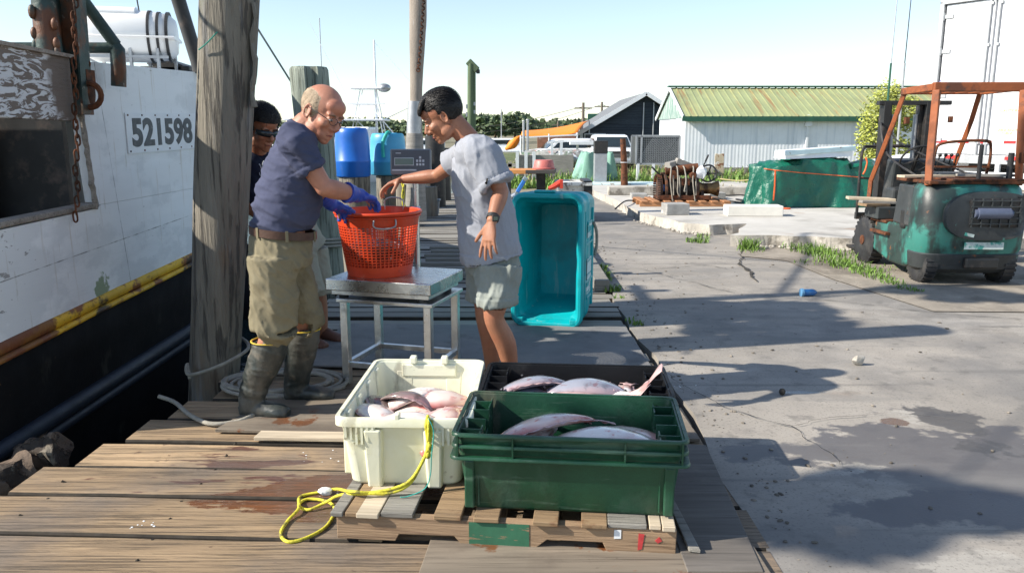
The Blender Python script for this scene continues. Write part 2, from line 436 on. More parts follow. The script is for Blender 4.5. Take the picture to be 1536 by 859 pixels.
# ---- dock planks
def wood(name, col, dark, var=.25, rough=.8, extra=(), island=.18, bump=.7):
    return mat(name, col, rough, var=var, vs=2.2, st=(.5, 9, 9), bump=bump, bs=5, bst=(.6, 14, 14), bdist=.012, island=island, layers=[
        dict(c=dark, s=4.5, st=(.5, 20, 20), lo=.53, hi=.68, a=.75, det=12, h=-.6),
        dict(c=tuple(c * 1.5 for c in col), s=1.3, st=(.6, 5, 5), lo=.56, hi=.7, a=.55, det=8),
        dict(c=tuple(c * .45 for c in col), s=9, st=(.9, 1.8, 1), lo=.68, hi=.74, a=.8)] + list(extra))
stain = (.17, .055, .014); blood = (.1, .018, .012)
m_plank = wood('weathered_planks', (.38, .265, .155), (.07, .048, .032), var=.3, bump=1, island=.3, extra=[
    dict(c=stain, s=3.4, st=(.8, 1.7, 1), at=(-.75, 3.12, 0), rad=1.0, squash=(1, 2.2, 1), pk=.33, lo=.53, hi=.57, r=.12, a=.9, det=8),
    dict(c=blood, s=4.2, st=(.6, 2.6, 1), at=(-1.35, 3.45, 0), rad=1.3, squash=(1, 2.0, 1), pk=.16, lo=.565, hi=.6, r=.35, a=.85, det=8, off=3), dict(c=(.16, .05, .014), s=4, st=(.8, 1.6, 1), at=(.2, 2.45, 0), rad=.7, squash=(1, 2.4, 1), pk=.2, lo=.55, hi=.6, r=.2, a=.85, det=8, off=12),
    dict(c=(.1, .05, .03), s=11, st=(1, 1.6, 1), lo=.665, hi=.69, r=.35, a=.75, off=8),
    dict(c=(.13, .115, .105), s=.9, lo=.46, hi=.6, a=.6, off=5), dict(c=(.05, .04, .03), s=4, st=(.6, 30, 30), det=9, lo=.6, hi=.66, a=.8, off=7)])
m_plank_far = wood('grey_planks', (.25, .235, .205), (.06, .055, .05))
random.seed(11)
LE = [(1.2, -2.6), (2.6, -2.55), (3.1, -2.24), (3.45, -1.98), (3.85, -2.0), (4.3, -1.86), (4.9, -1.72), (5.6, -1.66), (30, -1.62)]
def left_edge(y):
    for (a, xa), (b_, xb) in zip(LE, LE[1:]):
        if y <= b_: return xa + (xb - xa) * max(0, (y - a)) / (b_ - a)
    return LE[-1][1]
mb = MB()
def plank(mb, y, wd, x0, x1, th=.06, z=0, rot=0, nseg=14, rag=.02):
    rings = []
    for i in range(nseg + 1):
        t = i / nseg; x = x0 + (x1 - x0) * t
        dy = (x) * rot
        wob = noise.noise(V((x * 1.3, y * 7, 3))) * .008
        e0 = noise.noise(V((x * 5, y * 13, 1))) * rag * .25; e1 = noise.noise(V((x * 5, y * 13, 8))) * rag * .25
        ya = y + dy + e0; yb = y + dy + wd + e1
        zt = z + wob * .7; ch = .008
        if i == 0 or i == nseg:
            s_ = noise.noise(V((y * 9, i, 0))) * rag
            x += s_
        rings.append([V((x, ya, zt - th)), V((x, yb, zt - th)), V((x, yb, zt - ch)), V((x, yb - ch, zt)), V((x, ya + ch, zt)), V((x, ya, zt - ch))])
    f0 = len(mb.f); mb.loft(rings)
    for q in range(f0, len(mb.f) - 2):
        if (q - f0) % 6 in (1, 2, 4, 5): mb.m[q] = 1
y = 1.5; PR = -.042
while y < 4.45:
    wd = random.uniform(.27, .315)
    ymid = y + .15 - PR * 1.8
    plank(mb, y, wd, left_edge(ymid) + random.uniform(-.05, .09), EDGE_X - .012, rot=PR, z=random.uniform(-.008, .006))
    y += wd + random.uniform(.016, .03)
while y < 5.05:
    wd = random.uniform(.14, .17)
    plank(mb, y, wd, left_edge(y) + random.uniform(-.04, .05), EDGE_X - .02, rot=-.02, z=random.uniform(-.004, .004)); y += wd + .012
m_joint = mat('gap_shade_and_nails', (.035, .028, .02), .95, var=.4, vs=12)  # near-black plank sides paint in the shade of the gaps; nails share it
mb.mi = 1
for k in range(9):
    for x in (-1.95, -1.35, -.2, .72):
        for dy in (.05, .2):
            yy = 1.56 + k * .316 + dy + x * PR
            if x < left_edge(yy) + .12 or yy > 4.3: continue
            mb.cyl((x + random.uniform(-.02, .02), yy, -.01), (x + random.uniform(-.02, .02), yy, .004), .0055, n=7)
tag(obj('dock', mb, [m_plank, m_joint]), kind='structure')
mb = MB()
while y < 19.9:
    wd = random.uniform(.15, .2)
    plank(mb, y, wd, left_edge(y) + random.uniform(-.05, .05), EDGE_X - .02 + random.uniform(-.05, .01), rot=0, z=random.uniform(-.008, .012), nseg=10); y += wd + random.uniform(.012, .045)
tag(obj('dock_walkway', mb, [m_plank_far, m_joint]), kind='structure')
mb = MB()
for x in (-1.35, -.2, .75): mb.box((x, 10.7, -.19), (.14, 18.6, .22))
mb.box((-1.66, 12.3, -.2), (.1, 15, .26))
tag(obj('dock_beams', mb, m_plank_far), kind='structure')
# long edge timbers on the walkway (low kerb beam seen behind the second man)
mb = MB(); mb.box((.86, 12.0, .06), (.14, 9, .11)); tag(obj('edge_beam', mb, m_plank_far, bevel=.008), 'long low edge beam along the right side of the walkway behind the teal tub', 'beam')
for k in range(7):
    mb = MB(); mb.box((0, 0, 0), (1.0, .07, .05)); o = obj('timber', mb, m_plank_far, bevel=.008); o.location = (-.55 + .05 * (k % 2), 8.2 + k * .32, .045); tag(o, 'one of the loose grey timbers lying across the walkway behind the weighing stand', 'timber', 'loose timbers on the walkway')

# loose sheets and boards on the dock
m_ply = wood('plywood', (.2, .165, .125), (.07, .055, .042), island=.05, bump=.25, extra=[dict(c=stain, s=5, lo=.57, hi=.61, a=.85, r=.2), dict(c=(.09, .07, .055), s=1.2, lo=.5, hi=.6, a=.6)])
m_ply_dark = wood('wet_plywood', (.13, .115, .1), (.05, .045, .04), island=.05, bump=.25, extra=[dict(c=(.24, .21, .17), s=2.5, lo=.58, hi=.68, a=.4)])
m_plate = mat('grey_rubber_mat', (.17, .168, .165), .8, var=.15, vs=3, bump=.3, bs=60, layers=[dict(c=(.28, .26, .23), s=2, lo=.55, hi=.68, a=.5), dict(c=(.09, .085, .08), s=4, lo=.58, hi=.66, a=.5)])
def sheet(name, label, pts, z, th, m, cat='board'):
    c = sum((V((p[0], p[1], 0)) for p in pts), V((0, 0, 0))) / len(pts)
    mb = MB(); mb.prism([(p[0] - c.x, p[1] - c.y, 0) for p in pts], (0, 0, th))
    o = obj(name, mb, m, bevel=.003); o.location = (c.x, c.y, z); return tag(o, label, cat)
sheet('floor_sheet', 'large smooth grey sheet lying across the dock under the weighing stand', [(-1.45, 4.98), (.9, 4.86), (.88, 6.02), (-1.3, 6.12)], .012, .012, m_plate)
sheet('plywood_sheet', 'brown wet plywood sheet under the rubber boots of the man in blue', [(-1.5, 3.83), (-.45, 3.77), (-.4, 4.4), (-1.32, 4.5)], .011, .018, m_ply)
sheet('plywood_sheet', 'dark plywood sheet lying beside the right end of the pallet', [(.6, 2.5), (.86, 2.5), (.93, 3.62), (.62, 3.68)], .011, .018, m_ply_dark)
sheet('plywood_sheet', 'brown stained plywood sheet under the front edge of the pallet', [(-.35, 2.1), (.9, 2.05), (.88, 2.68), (-.3, 2.75)], .007, .016, m_ply)
sheet('plywood_sheet', 'grey plywood sheet under the back corner of the black crate', [(.18, 3.75), (.92, 3.7), (.9, 4.55), (.1, 4.6)], .011, .018, m_ply)
m_fresh = wood('pale_board', (.5, .42, .31), (.25, .19, .12), island=.02, bump=.2)
sheet('loose_board', 'short pale wooden board lying in front of the rubber boots', [(-1.27, 3.72), (-.75, 3.70), (-.74, 3.79), (-1.26, 3.81)], .01, .02, m_fresh)
sheet('loose_board', 'narrow grey lath lying on the dark sheet at the pallet corner', [(.63, 2.62), (.67, 2.61), (.655, 3.0), (.625, 3.0)], .032, .014, m_plank_far)
# bits of ice and litter on planks
m_ice = mat('crushed_ice', (.85, .88, .9), .25, var=.05, bump=.5, bs=50)
def ice(label, p, r):
    mb = MB(); mb.ell((0, 0, r * .5), (r * 1.1, r * .9, r * .65), None, 9, 6)
    mb.v = [tuple(V(q) * (1 + noise.noise(V(q) * 40) * .5)) for q in mb.v]
    o = obj('ice_chunk', mb, m_ice, smooth=40); o.location = p; tag(o, label, 'ice')
ice('white lump of ice beside the loops of yellow rope', G(490, 741), .028)
ice('small white ice chip right of the black crate', G(1005, 588, .03) , .02)
mb = MB(); random.seed(5)
for cx, cy, n_, s_ in ((215, 788, 8, .03), (470, 690, 12, .1), (520, 745, 8, .06), (1010, 580, 6, .05)):
    for i in range(n_):
        p = G(cx, cy) + V((random.gauss(0, s_), random.gauss(0, s_ * .5), .003)); r = random.uniform(.002, .006)
        mb.ell(p, (r, r * .8, r * .4), None, 6, 4)
tag(obj('ice_crumbs', mb, m_ice), 'scattered white ice crumbs on the stained planks', 'ice', kind='stuff')
# grit, chips and leaf litter over the quay
m_grit = mat('grit', (.16, .14, .115), .95, var=.6, vs=3, island=.5)
mb = MB(); random.seed(77)
for i in range(900):
    x = EDGE_X + .08 + random.random() ** 1.3 * 6; y = random.uniform(2.2, 11)
    if random.random() < .35: x = EDGE_X + .05 + abs(random.gauss(0, .12))
    r = random.choice([.002, .003, .003, .005, .008]) * (1 + y * .06)
    mb.ell((x, y, r * .4), (r * random.uniform(1, 1.8), r, r * .5), Matrix.Rotation(random.random() * 6, 3, 'Z'), 5, 4)
tag(obj('grit', mb, m_grit), 'fine grit and chips scattered over the concrete quay', 'grit', kind='stuff')
# small things on the concrete
mb = MB(); mb.ell((0, 0, .03), (.045, .03, .032), None, 9, 6)
mb.v = [tuple(V(q) * (1 + noise.noise(V(q) * 25) * .5)) for q in mb.v]
o = obj('stone', mb, m_kerb, smooth=40); o.location = G(1287, 547); tag(o, 'small pale stone alone on the concrete', 'stone')
mb = MB(); mb.ell((0, 0, .02), (.02, .02, .02), None, 8, 5)
o = obj('stone', mb, m_crack, smooth=40); o.location = G(1173, 592); tag(o, 'tiny dark stone on the concrete in the arm shadow', 'stone')
m_bluepl = mat('blue_plastic', (.02, .12, .33), .35, var=.2, layers=[dict(c=(.1, .2, .3), s=8, lo=.6, hi=.7)])
t = thing('plastic_bottle', 'small blue plastic bottle lying on the concrete', 'bottle', G(1215, 444), .1)
mb = MB(); mb.lathe([(.001, -.07), (.03, -.068), (.033, -.05), (.033, .02), (.024, .045), (.014, .055), (.012, .06)], (0, 0, .035), 16, 'X'); obj('bottle_body', mb, m_bluepl, t, smooth=35)
mb = MB(); mb.lathe([(.034, -.095), (.038, -.093), (.038, -.07), (.034, -.07)], (0, 0, .036), 14, 'X'); obj('cap', mb, mat('light_blue', (.12, .3, .5), .4), t, smooth=35)
# ================================================================ BACKGROUND
m_grass = mat('grass_blades', (.13, .23, .035), .6, var=.35, vs=8, island=.3)
m_leaf = mat('leaves', (.11, .15, .03), .55, var=.35, vs=5, island=.35)
m_leafy = mat('yellow_green_leaves', (.30, .33, .06), .5, var=.3, vs=5, island=.4)
m_leafd = mat('dark_leaves', (.075, .11, .045), .6, var=.35, vs=2, island=.35)
m_bark = mat('bark', (.1, .075, .05), .9, var=.3, bump=.6, st=(4, 4, 1))
m_dry = mat('dry_grass', (.32, .27, .14), .7, var=.3, island=.3)
def blades(mb, p, n, r, h, w_=.006, rng=random):
    for i in range(n):
        a = rng.random() * 2 * PI; d = rng.random() ** .6 * r
        b = V((p[0] + d * math.cos(a), p[1] + d * math.sin(a), p[2])); hh = h * rng.uniform(.4, 1)
        q = rng.random() * 2 * PI; ln = V((math.cos(q), math.sin(q), 0)) * hh * rng.uniform(.2, .9); s_ = V((-math.sin(q + .4), math.cos(q + .4), 0)) * w_
        m1 = b + ln * .35 + V((0, 0, hh * .65)); e = b + ln + V((0, 0, hh * rng.uniform(.7, 1)))
        mb.add([b - s_, b + s_, m1 + s_ * .7, m1 - s_ * .7, e], [(0, 1, 2, 3), (3, 2, 4)])
random.seed(21)
mb = MB()
for (x, y, n_, r, h) in ((1190, 372, 80, .22, .12), (1215, 378, 140, .28, .16), (1235, 383, 130, .26, .14), (1252, 393, 150, .24, .13), (1275, 402, 150, .22, .12), (1300, 410, 120, .2, .1), (1320, 418, 90, .17, .09), (1340, 426, 60, .13, .07), (1358, 434, 40, .1, .06), (1374, 438, 26, .07, .05), (1212, 395, 40, .2, .06), (1330, 405, 40, .3, .05), (1280, 385, 60, .3, .1)):
    blades(mb, G(x, y), n_, r, h)
tag(obj('grass', mb, m_grass), 'strip of bright green grass growing along the concrete edge before the forklift', 'grass', kind='stuff')
mb = MB(); blades(mb, G(1122, 374), 160, .13, .2); blades(mb, G(1128, 377), 60, .2, .1)
tag(obj('weeds', mb, m_grass), 'thick green grass tuft against the left end of the broken kerb', 'grass', kind='stuff')
mb = MB(); blades(mb, G(1046, 363), 130, .16, .1); blades(mb, G(1055, 356), 30, .1, .12)
tag(obj('weeds', mb, m_grass), 'low green grass tuft alone on the pavement before the pale slab', 'grass', kind='stuff')
mb = MB(); blades(mb, G(905, 418), 70, .09, .12); blades(mb, G(915, 436), 90, .1, .08); blades(mb, G(955, 487), 30, .06, .05); blades(mb, G(902, 405), 40, .06, .1)
for k in range(14): blades(mb, (EDGE_X + random.uniform(-.03, .03), 6.3 + k * .9, 0), 10, .06, .06)
tag(obj('weeds', mb, m_grass), 'small weeds growing in the joint between dock and concrete', 'weeds', kind='stuff')
mb = MB(); random.seed(31)
for i in range(520):
    x = random.uniform(-.3, 11.5); y = random.uniform(21.5, 29.5)
    if random.random() < .4: y = random.uniform(21.8, 23.5)
    blades(mb, (x, y, 0), 9, .45, random.choice([.2, .3, .5]), .018)
for i in range(160):
    blades(mb, (random.uniform(2.5, 4.3), random.uniform(22.6, 24.5), 0), 9, .3, random.choice([.15, .2, .35]), .018)
tag(obj('long_grass', mb, m_grass), 'rough long grass on the bank between the slab and the buildings', 'grass', kind='stuff')
mb = MB()
for i in range(260): blades(mb, (random.uniform(-1, 11), random.uniform(22, 34), 0), 6, .45, random.choice([.2, .35, .5]), .015)
for i in range(60): blades(mb, (random.uniform(3.4, 5.4), random.uniform(18.2, 20), PZ), 4, .3, .15, .012)
tag(obj('dry_grass', mb, m_dry), 'straw-coloured dry stalks among the long grass on the bank', 'grass', kind='stuff')
mb = MB(); mb.add([(-1.1, 21.9, .01), (14, 21.9, .01), (40, 60, .01), (-3.6, 60, .01)], [(0, 1, 2, 3)])
tag(obj('grass_bank', mb, m_grassy), kind='structure')

def crown(mb, c, r, n, ls, seed, flat=.6):
    rng = random.Random(seed); cl = []
    for k in range(int(9)):
        a = rng.random() * 2 * PI; q = rng.uniform(.2, .75)
        cl.append((V((c[0] + r[0] * q * math.cos(a), c[1] + r[1] * q * math.sin(a), c[2] + r[2] * rng.uniform(-.6, .7))), rng.uniform(.3, .55)))
    for i in range(n):
        cc, k = rng.choice(cl)
        d = V((rng.gauss(0, 1), rng.gauss(0, 1), rng.gauss(0, 1))).normalized() * rng.uniform(.6, 1.05)
        p = cc + V((d.x * r[0] * k, d.y * r[1] * k, d.z * r[2] * k))
        u = V((rng.gauss(0, 1), rng.gauss(0, 1), rng.gauss(0, .6))).normalized(); v_ = u.orthogonal().normalized() * ls * .45; u = u * ls * rng.uniform(.6, 1.1)
        mb.add([p - u, p + v_, p + u, p - v_], [(0, 1, 2, 3)])
# bush behind the forklift
t = thing('bush', 'tall yellow-green bush standing between the shed and the forklift mast', 'bush', (8.55, 18.6, 0))
mb = MB(); crown(mb, (8.55, 18.6, 1.2), (.8, .7, 1.25), 6500, .05, 5); crown(mb, (8.4, 18.5, .7), (.85, .7, .8), 3200, .045, 6); crown(mb, (8.6, 18.6, 2.2), (.3, .3, .42), 900, .04, 7)
obj('foliage', mb, m_leafy, t, world=True)
mb = MB()
for k in range(9):
    a = k * .7; mb.tube([(8.55, 18.6, 0), (8.55 + .15 * math.cos(a), 18.6 + .15 * math.sin(a), .8), (8.5 + .4 * math.cos(a), 18.6 + .35 * math.sin(a), 1.9)], [.03, .02, .006], 6)
obj('stem', mb, m_bark, t, world=True)
# near-shore scrub at the left, beyond the boat and behind the first men
def far_tree(x, y, h, r, seed, label):
    t = thing('tree', label, 'tree', (x, y, 0), group='trees on the far shore')
    mb = MB(); crown(mb, (x, y, h * .62), (r, r * .8, h * .42), 520, .34 * r / 2.6, seed, .6); obj('crown', mb, m_leafd, t, world=True)
    mb = MB(); mb.tube([(x, y, -.2), (x + .1, y, h * .35), (x - .1, y, h * .7)], [.22, .16, .07], 7); obj('trunk', mb, m_bark, t, world=True)
random.seed(40)
# far shore: low hill and woods
mb = MB(); rings = []
for k in range(61):
    x = -420 + k * 14; hh = 4 + 3 * noise.noise(V((x * .012, 0, 0))) + 1.5 * noise.noise(V((x * .05, 3, 0)))
    rings.append([V((x, 330, -.5)), V((x, 350, hh * .6)), V((x, 400, hh + 1)), V((x, 520, hh)), V((x, 560, -.5))])
mb.loft(rings)
tag(obj('wooded_hill', mb, m_leafd, smooth=180), kind='structure')
mb = MB(); rng = random.Random(8)
for i in range(1400):
    x = rng.uniform(-300, 260); y = rng.uniform(300, 350); h = rng.uniform(3, 6.5)
    for k in range(16):
        p = V((x + rng.gauss(0, 2.2), y + rng.gauss(0, 2), rng.uniform(.3, 1) * h)); s_ = rng.uniform(.7, 1.5)
        u = V((rng.gauss(0, 1), rng.gauss(0, .5), rng.gauss(0, 1))).normalized() * s_; v_ = V((-u.z, rng.uniform(-.5, .5), u.x)) * .7
        mb.add([p - u, p + v_, p + u, p - v_], [(0, 1, 2, 3)])
tag(obj('far_woods', mb, m_leafd), 'dark green belt of trees along the far shore', 'woods', kind='stuff')
for i, (px, Y, h, r, lb) in enumerate([(742, 110, 4.2, 4.5, 'rounded dark tree on the far shore just right of the green post'), (722, 125, 4.0, 4.5, 'low dark tree on the far shore behind the green post'), (772, 130, 4.2, 4.0, 'dark tree on the far shore left of the orange awning'), (655, 120, 3.2, 5.0, 'wide dark tree on the far shore left of the green post'), (590, 130, 3.6, 4.0, 'dark tree on the far shore behind the light blue barrel')]):
    p = J(px, 198, Y); far_tree(p.x, Y, h, r, 50 + i, lb)
t = thing('shrub', 'sunlit green shrub seen between the thick piling and the dark-haired man in sunglasses', 'shrub', J(379, 225, 30))
p = J(379, 212, 30); mb = MB(); crown(mb, (p.x, 30, .95), (.9, .8, 1.0), 1400, .09, 12); obj('foliage', mb, m_leaf, t, world=True)
mb = MB(); mb.tube([(p.x, 30, -1), (p.x, 30, 1)], .05, 6); obj('stem', mb, m_bark, t, world=True)
mb = MB(); mb.box((p.x - 1, 30, -.8), (5, 2.5, .8)); tag(obj('mud_bank', mb, m_grassy, bevel=.1), kind='structure')

# ---- green-roofed shed
m_corr = bpy.data.materials
m_shed = mat('white_corrugated_wall', (.8, .82, .85), .6, var=.05, vs=2, layers=[dict(c=(.5, .55, .62), s=1.2, st=(6, 1, .3), lo=.52, hi=.66, a=.5), dict(c=(.4, .3, .2), s=3, st=(8, 1, .5), lo=.64, hi=.72, a=.35)])
m_roofg = mat('green_roof_metal', (.3, .335, .17), .55, var=.15, vs=1, layers=[dict(c=(.40, .38, .17), s=1.1, st=(5, .4, .4), lo=.5, hi=.66, a=.6), dict(c=(.30, .13, .05), s=1.0, st=(4, .35, .35), lo=.56, hi=.66, a=.75)])
m_dkgreen = mat('dark_green_trim', (.02, .09, .055), .5, var=.2)
m_palegreen = mat('weathered_green_boards', (.17, .27, .23), .7, var=.2, vs=3, st=(1, 6, .5), layers=[dict(c=(.6, .62, .6), s=3, st=(1, 5, .6), lo=.5, hi=.62)])
SX, SY, SD = 6.15, 29.0, 5.0
SX1 = 17.5
EZ, RZ = J(1024, 176, SY).z, J(1003, 132, SY + SD / 2).z
t = thing('shed', 'long white corrugated shed with a faded green metal roof', 'shed', (SX + 5, SY, 0))
mb = MB(); nc = 220; front = []; 
def corr(x0, y0, x1, y1, z0, z1, n, amp=.004):
    vs = []; fs = []
    d = V((x1 - x0, y1 - y0, 0)); nn = V((d.y, -d.x, 0)).normalized()
    for i in range(n * 4 + 1):
        q = i / (n * 4); p = V((x0, y0, 0)) + d * q + nn * amp * math.sin(i * PI / 2)
        vs += [(p.x, p.y, z0), (p.x, p.y, z1)]
    for i in range(n * 4): fs.append((2 * i, 2 * i + 2, 2 * i + 3, 2 * i + 1))
    return vs, fs
mb.add(*corr(SX, SY, SX1, SY, -.05, EZ, 90)); mb.add(*corr(SX, SY + SD, SX, SY, -.05, EZ - .02, 40)); mb.add(*corr(SX1, SY, SX1, SY + SD, -.05, EZ, 30)); mb.add(*corr(SX1, SY + SD, SX, SY + SD, -.05, EZ, 60))
obj('wall', mb, m_shed, t, world=True, smooth=50)
mb = MB(); mb.prism([(SX - .05, SY, EZ - .02), (SX - .05, SY + SD, EZ - .02), (SX - .05, SY + SD / 2, RZ - .03)], (.09, 0, 0)); obj('gable', mb, m_palegreen, t, world=True)
mb = MB()
n = 46
for sgn in (0, 1):
    ya, yb = (SY - .22, SY + SD / 2) if sgn == 0 else (SY + SD + .22, SY + SD / 2)
    za = EZ + .02
    L_ = SX1 + .2 - (SX - .12)
    mb.add([(SX - .12, ya, za), (SX1 + .2, ya, za), (SX1 + .2, yb, RZ), (SX - .12, yb, RZ)], [(0, 1, 2, 3)])
    for i in range(n + 1):
        x = SX - .12 + L_ * i / n; mb.bar((x, ya, za + .01), (x, yb, RZ + .01), .05, .02)
rf = obj('roof', mb, m_roofg, t, world=True)
mb = MB(); mb.box(((SX + SX1) / 2, SY - .24, EZ - .06), (SX1 - SX + .3, .05, .17)); mb.box(((SX + SX1) / 2, SY + SD / 2, RZ + .05), (SX1 - SX + .36, .3, .05))
obj('fascia', mb, m_dkgreen, t, world=True)
mb = MB()
for ya in (SY - .24, SY + SD + .24): mb.bar((SX - .13, ya, EZ + .0), (SX - .13, SY + SD / 2, RZ - .01), .04, .13)
obj('barge_board', mb, m_white, t, world=True)
mb = MB(); px = J(709, 200, SY).x
dx = J(1210, 205, SY).x; mb.box((dx, SY - .05, 1.1), (.09, .07, 2.0)); mb.box((dx, SY - .08, EZ - .22), (.24, .14, .2)); obj('downpipe', mb, m_white, t, world=True, bevel=.01)
mb = MB(); bx_ = J(1295, 205, SY).x; mb.box((bx_, SY - .08, 1.45), (.3, .12, .32)); mb.cyl((bx_, SY - .06, 0), (bx_, SY - .06, 1.3), .025); obj('meter_box', mb, m_galv, t, world=True, bevel=.01)
mb = MB(); mb.box((SX - .04, SY + .9, 1.0), (.05, .9, 1.95)); obj('door', mb, m_white, t, world=True, bevel=.01)
mb = MB(); mb.box((SX + 2.5, SY - .06, .14), (17 - SX - 6, .08, .22)); obj('base_board', mb, m_kerb, t, world=True)
# board leaning near the shed
m_flake = mat('flaking_board', (.5, .42, .3), .8, var=.2, vs=4, layers=[dict(c=(.22, .1, .05), s=6, lo=.52, hi=.58), dict(c=(.7, .68, .62), s=4, lo=.56, hi=.6)])
p = G(1078, 272); t = thing('board', 'narrow rust-flecked board standing upright in the grass before the white shed', 'board', (J(1078, 265, 24).x, 24, 0))
mb = MB(); mb.box((0, 0, .42), (.27, .04, .9), rx=-.06); obj('panel', mb, m_flake, t, bevel=.006)

# ---- dark shingled building with white trim
m_shingle = mat('dark_shingles', (.035, .045, .06), .8, var=.3, vs=6, st=(1, 1, 6), layers=[dict(c=(.015, .02, .03), s=2, st=(.3, .3, 12), lo=.5, hi=.55, a=.7)])
m_asroof = mat('grey_roof_shingles', (.16, .17, .18), .85, var=.2, vs=5, st=(1, 1, 4))
BY = 42.0
pk = J(968, 139, BY); el = J(869, 200, BY); er = J(1008, 168, BY)
t = thing('building', 'dark shingled gable building with white trim beside the orange awning', 'building', (pk.x, BY, 0))
wl = J(872, 200, BY).x
mb = MB(); mb.prism([(wl, BY, -.05), (pk.x * 2 - wl - .8, BY, -.05), (pk.x * 2 - wl - .8, BY, el.z), (pk.x, BY, pk.z - .12), (wl, BY, el.z - .1)], (0, 9, 0)); obj('wall', mb, m_shingle, t, world=True)
mb = MB()
mb.prism([(el.x - .1, BY - .35, el.z), (pk.x, BY - .35, pk.z), (pk.x, BY - .35, pk.z - .16), (el.x - .1, BY - .35, el.z - .16)], (0, 10, 0))
mb.prism([(pk.x, BY - .35, pk.z), (pk.x * 2 - el.x, BY - .35, el.z), (pk.x * 2 - el.x, BY - .35, el.z - .16), (pk.x, BY - .35, pk.z - .16)], (0, 10, 0)); obj('roof', mb, m_asroof, t, world=True)
mb = MB(); mb.bar((el.x - .12, BY - .39, el.z - .05), (pk.x, BY - .39, pk.z - .05), .06, .2); mb.bar((pk.x, BY - .39, pk.z - .05), (pk.x * 2 - el.x, BY - .39, el.z - .05), .06, .2); mb.box((wl, BY - .04, .9), (.16, .06, 1.9)); obj('trim', mb, m_white, t, world=True)
mb = MB()
for xx in (964, 979): x = J(xx, 200, BY).x; mb.cyl((x, BY - .1, .4), (x, BY - .1, pk.z - .5), .035, n=8)
obj('conduit', mb, m_galv, t, world=True)
wp = J(882, 210, BY)
mb = MB(); mb.box((wp.x + .35, BY - .04, 1.15), (1.1, .05, .55)); wf = obj('window', mb, m_white, t, world=True); mb = MB(); mb.box((wp.x + .35, BY - .07, 1.15), (.98, .03, .44)); obj('pane', mb, m_glass, wf, world=True)
# green sign behind its roof
p = J(892, 177, 50); t = thing('sign_board', 'dark green board standing behind the slope of the dark roof', 'sign', (p.x, 50, 0)); mb = MB(); mb.box((p.x, 50, p.z), (.85, .08, .5)); obj('panel', mb, m_dkgreen, t, world=True); mb = MB(); mb.cyl((p.x, 50.1, 0), (p.x, 50.1, p.z), .06); obj('post', mb, m_galv, t, world=True)
# orange awning
m_orange = mat('orange_canvas', (.85, .24, .015), .6, var=.1, vs=2)
AYf, AYb = 37.0, 42.0
a0 = J(781, 203, AYf); a1 = J(866, 199, AYf); b0 = J(786, 197, AYb); b1 = J(884, 181, AYb)
t = thing('awning', 'bright orange canvas awning stretched on a white pole frame', 'awning', ((a0.x + a1.x) / 2, AYf, 0))
mb = MB(); rows = []
for j in range(9):
    v_ = j / 8; r = []
    for i in range(13):
        u = i / 12; p = a0.lerp(a1, u).lerp(b0.lerp(b1, u), v_); p.z += -.12 * math.sin(PI * u) * (1 - v_ * .3) + .1 * math.sin(v_ * PI); r.append(p)
    rows.append(r)
mb.loft(rows, caps=False, closed=False); obj('canvas', mb, m_orange, t, world=True, smooth=180, solid=.02)
mb = MB(); mb.bar(a0 - V((0, 0, .1)), a1 - V((0, 0, .1)), .06); 
for q in (a0, a1, a0.lerp(a1, .5)): mb.cyl((q.x, q.y, 0), (q.x, q.y, q.z), .035, n=8)
for q in (b0, b1): mb.cyl((q.x, q.y, 0), (q.x, q.y, q.z), .035, n=8)
obj('frame', mb, m_white, t, world=True)
# brick/reddish low wall under awning
m_brick = mat('reddish_wall', (.3, .14, .09), .85, var=.2, layers=[dict(c=(.5, .45, .4), s=3, lo=.6, hi=.66)])
mb = MB(); x0, x1 = J(806, 200, 44).x, J(866, 200, 44).x; mb.box(((x0 + x1) / 2, 44, .75), (x1 - x0, .2, 1.7)); tag(obj('low_wall', mb, m_brick), 'reddish wall in the shade under the orange awning', 'wall')
# orange heap of netting at the left of the awning poles
mb = MB(); p = J(770, 216, 38); mb.tube([J(758, 224, 38), J(768, 217, 38), J(776, 209, 38), J(783, 203, 38)], [.06, .2, .16, .04], 14, sub=5); mb.v = [tuple(V(q) + V((0, 0, 1)) * noise.noise(V(q) * 2.2) * .08) for q in mb.v]; tag(obj('net_heap', mb, m_orange, smooth=60), 'bundle of orange netting hanging left of the awning poles', 'netting')
# fence posts by the awning and slender steel poles
def pole(name, label, x, y0, y1, Y, r, m, cat='pole', group=None, top=None):
    a = J(x, y0, Y); bz = -.05
    t = thing(name, label, cat, (a.x, Y, 0), group=group); mb = MB(); mb.cyl((a.x, Y, bz), (a.x, Y, a.z), r, r * .9, 10); obj('shaft', mb, m, t, world=True, smooth=60)
    mb = MB(); mb.cyl((a.x, Y, a.z), (a.x, Y, a.z + r * .6), r * 1.25, r * .9, 10); obj('cap', mb, m, t, world=True, smooth=60)
    return t
pole('steel_pole', 'slim grey steel pole left of the awning frame, the left of the pair', 785.5, 182, 236, 30, .05, m_galv, group='steel poles before the awning')
pole('steel_pole', 'slim grey steel pole left of the awning frame, the taller right one of the pair', 791.5, 180, 236, 30, .05, m_galv, group='steel poles before the awning')
m_pole = mat('utility_pole_wood', (.17, .14, .11), .9, var=.2)
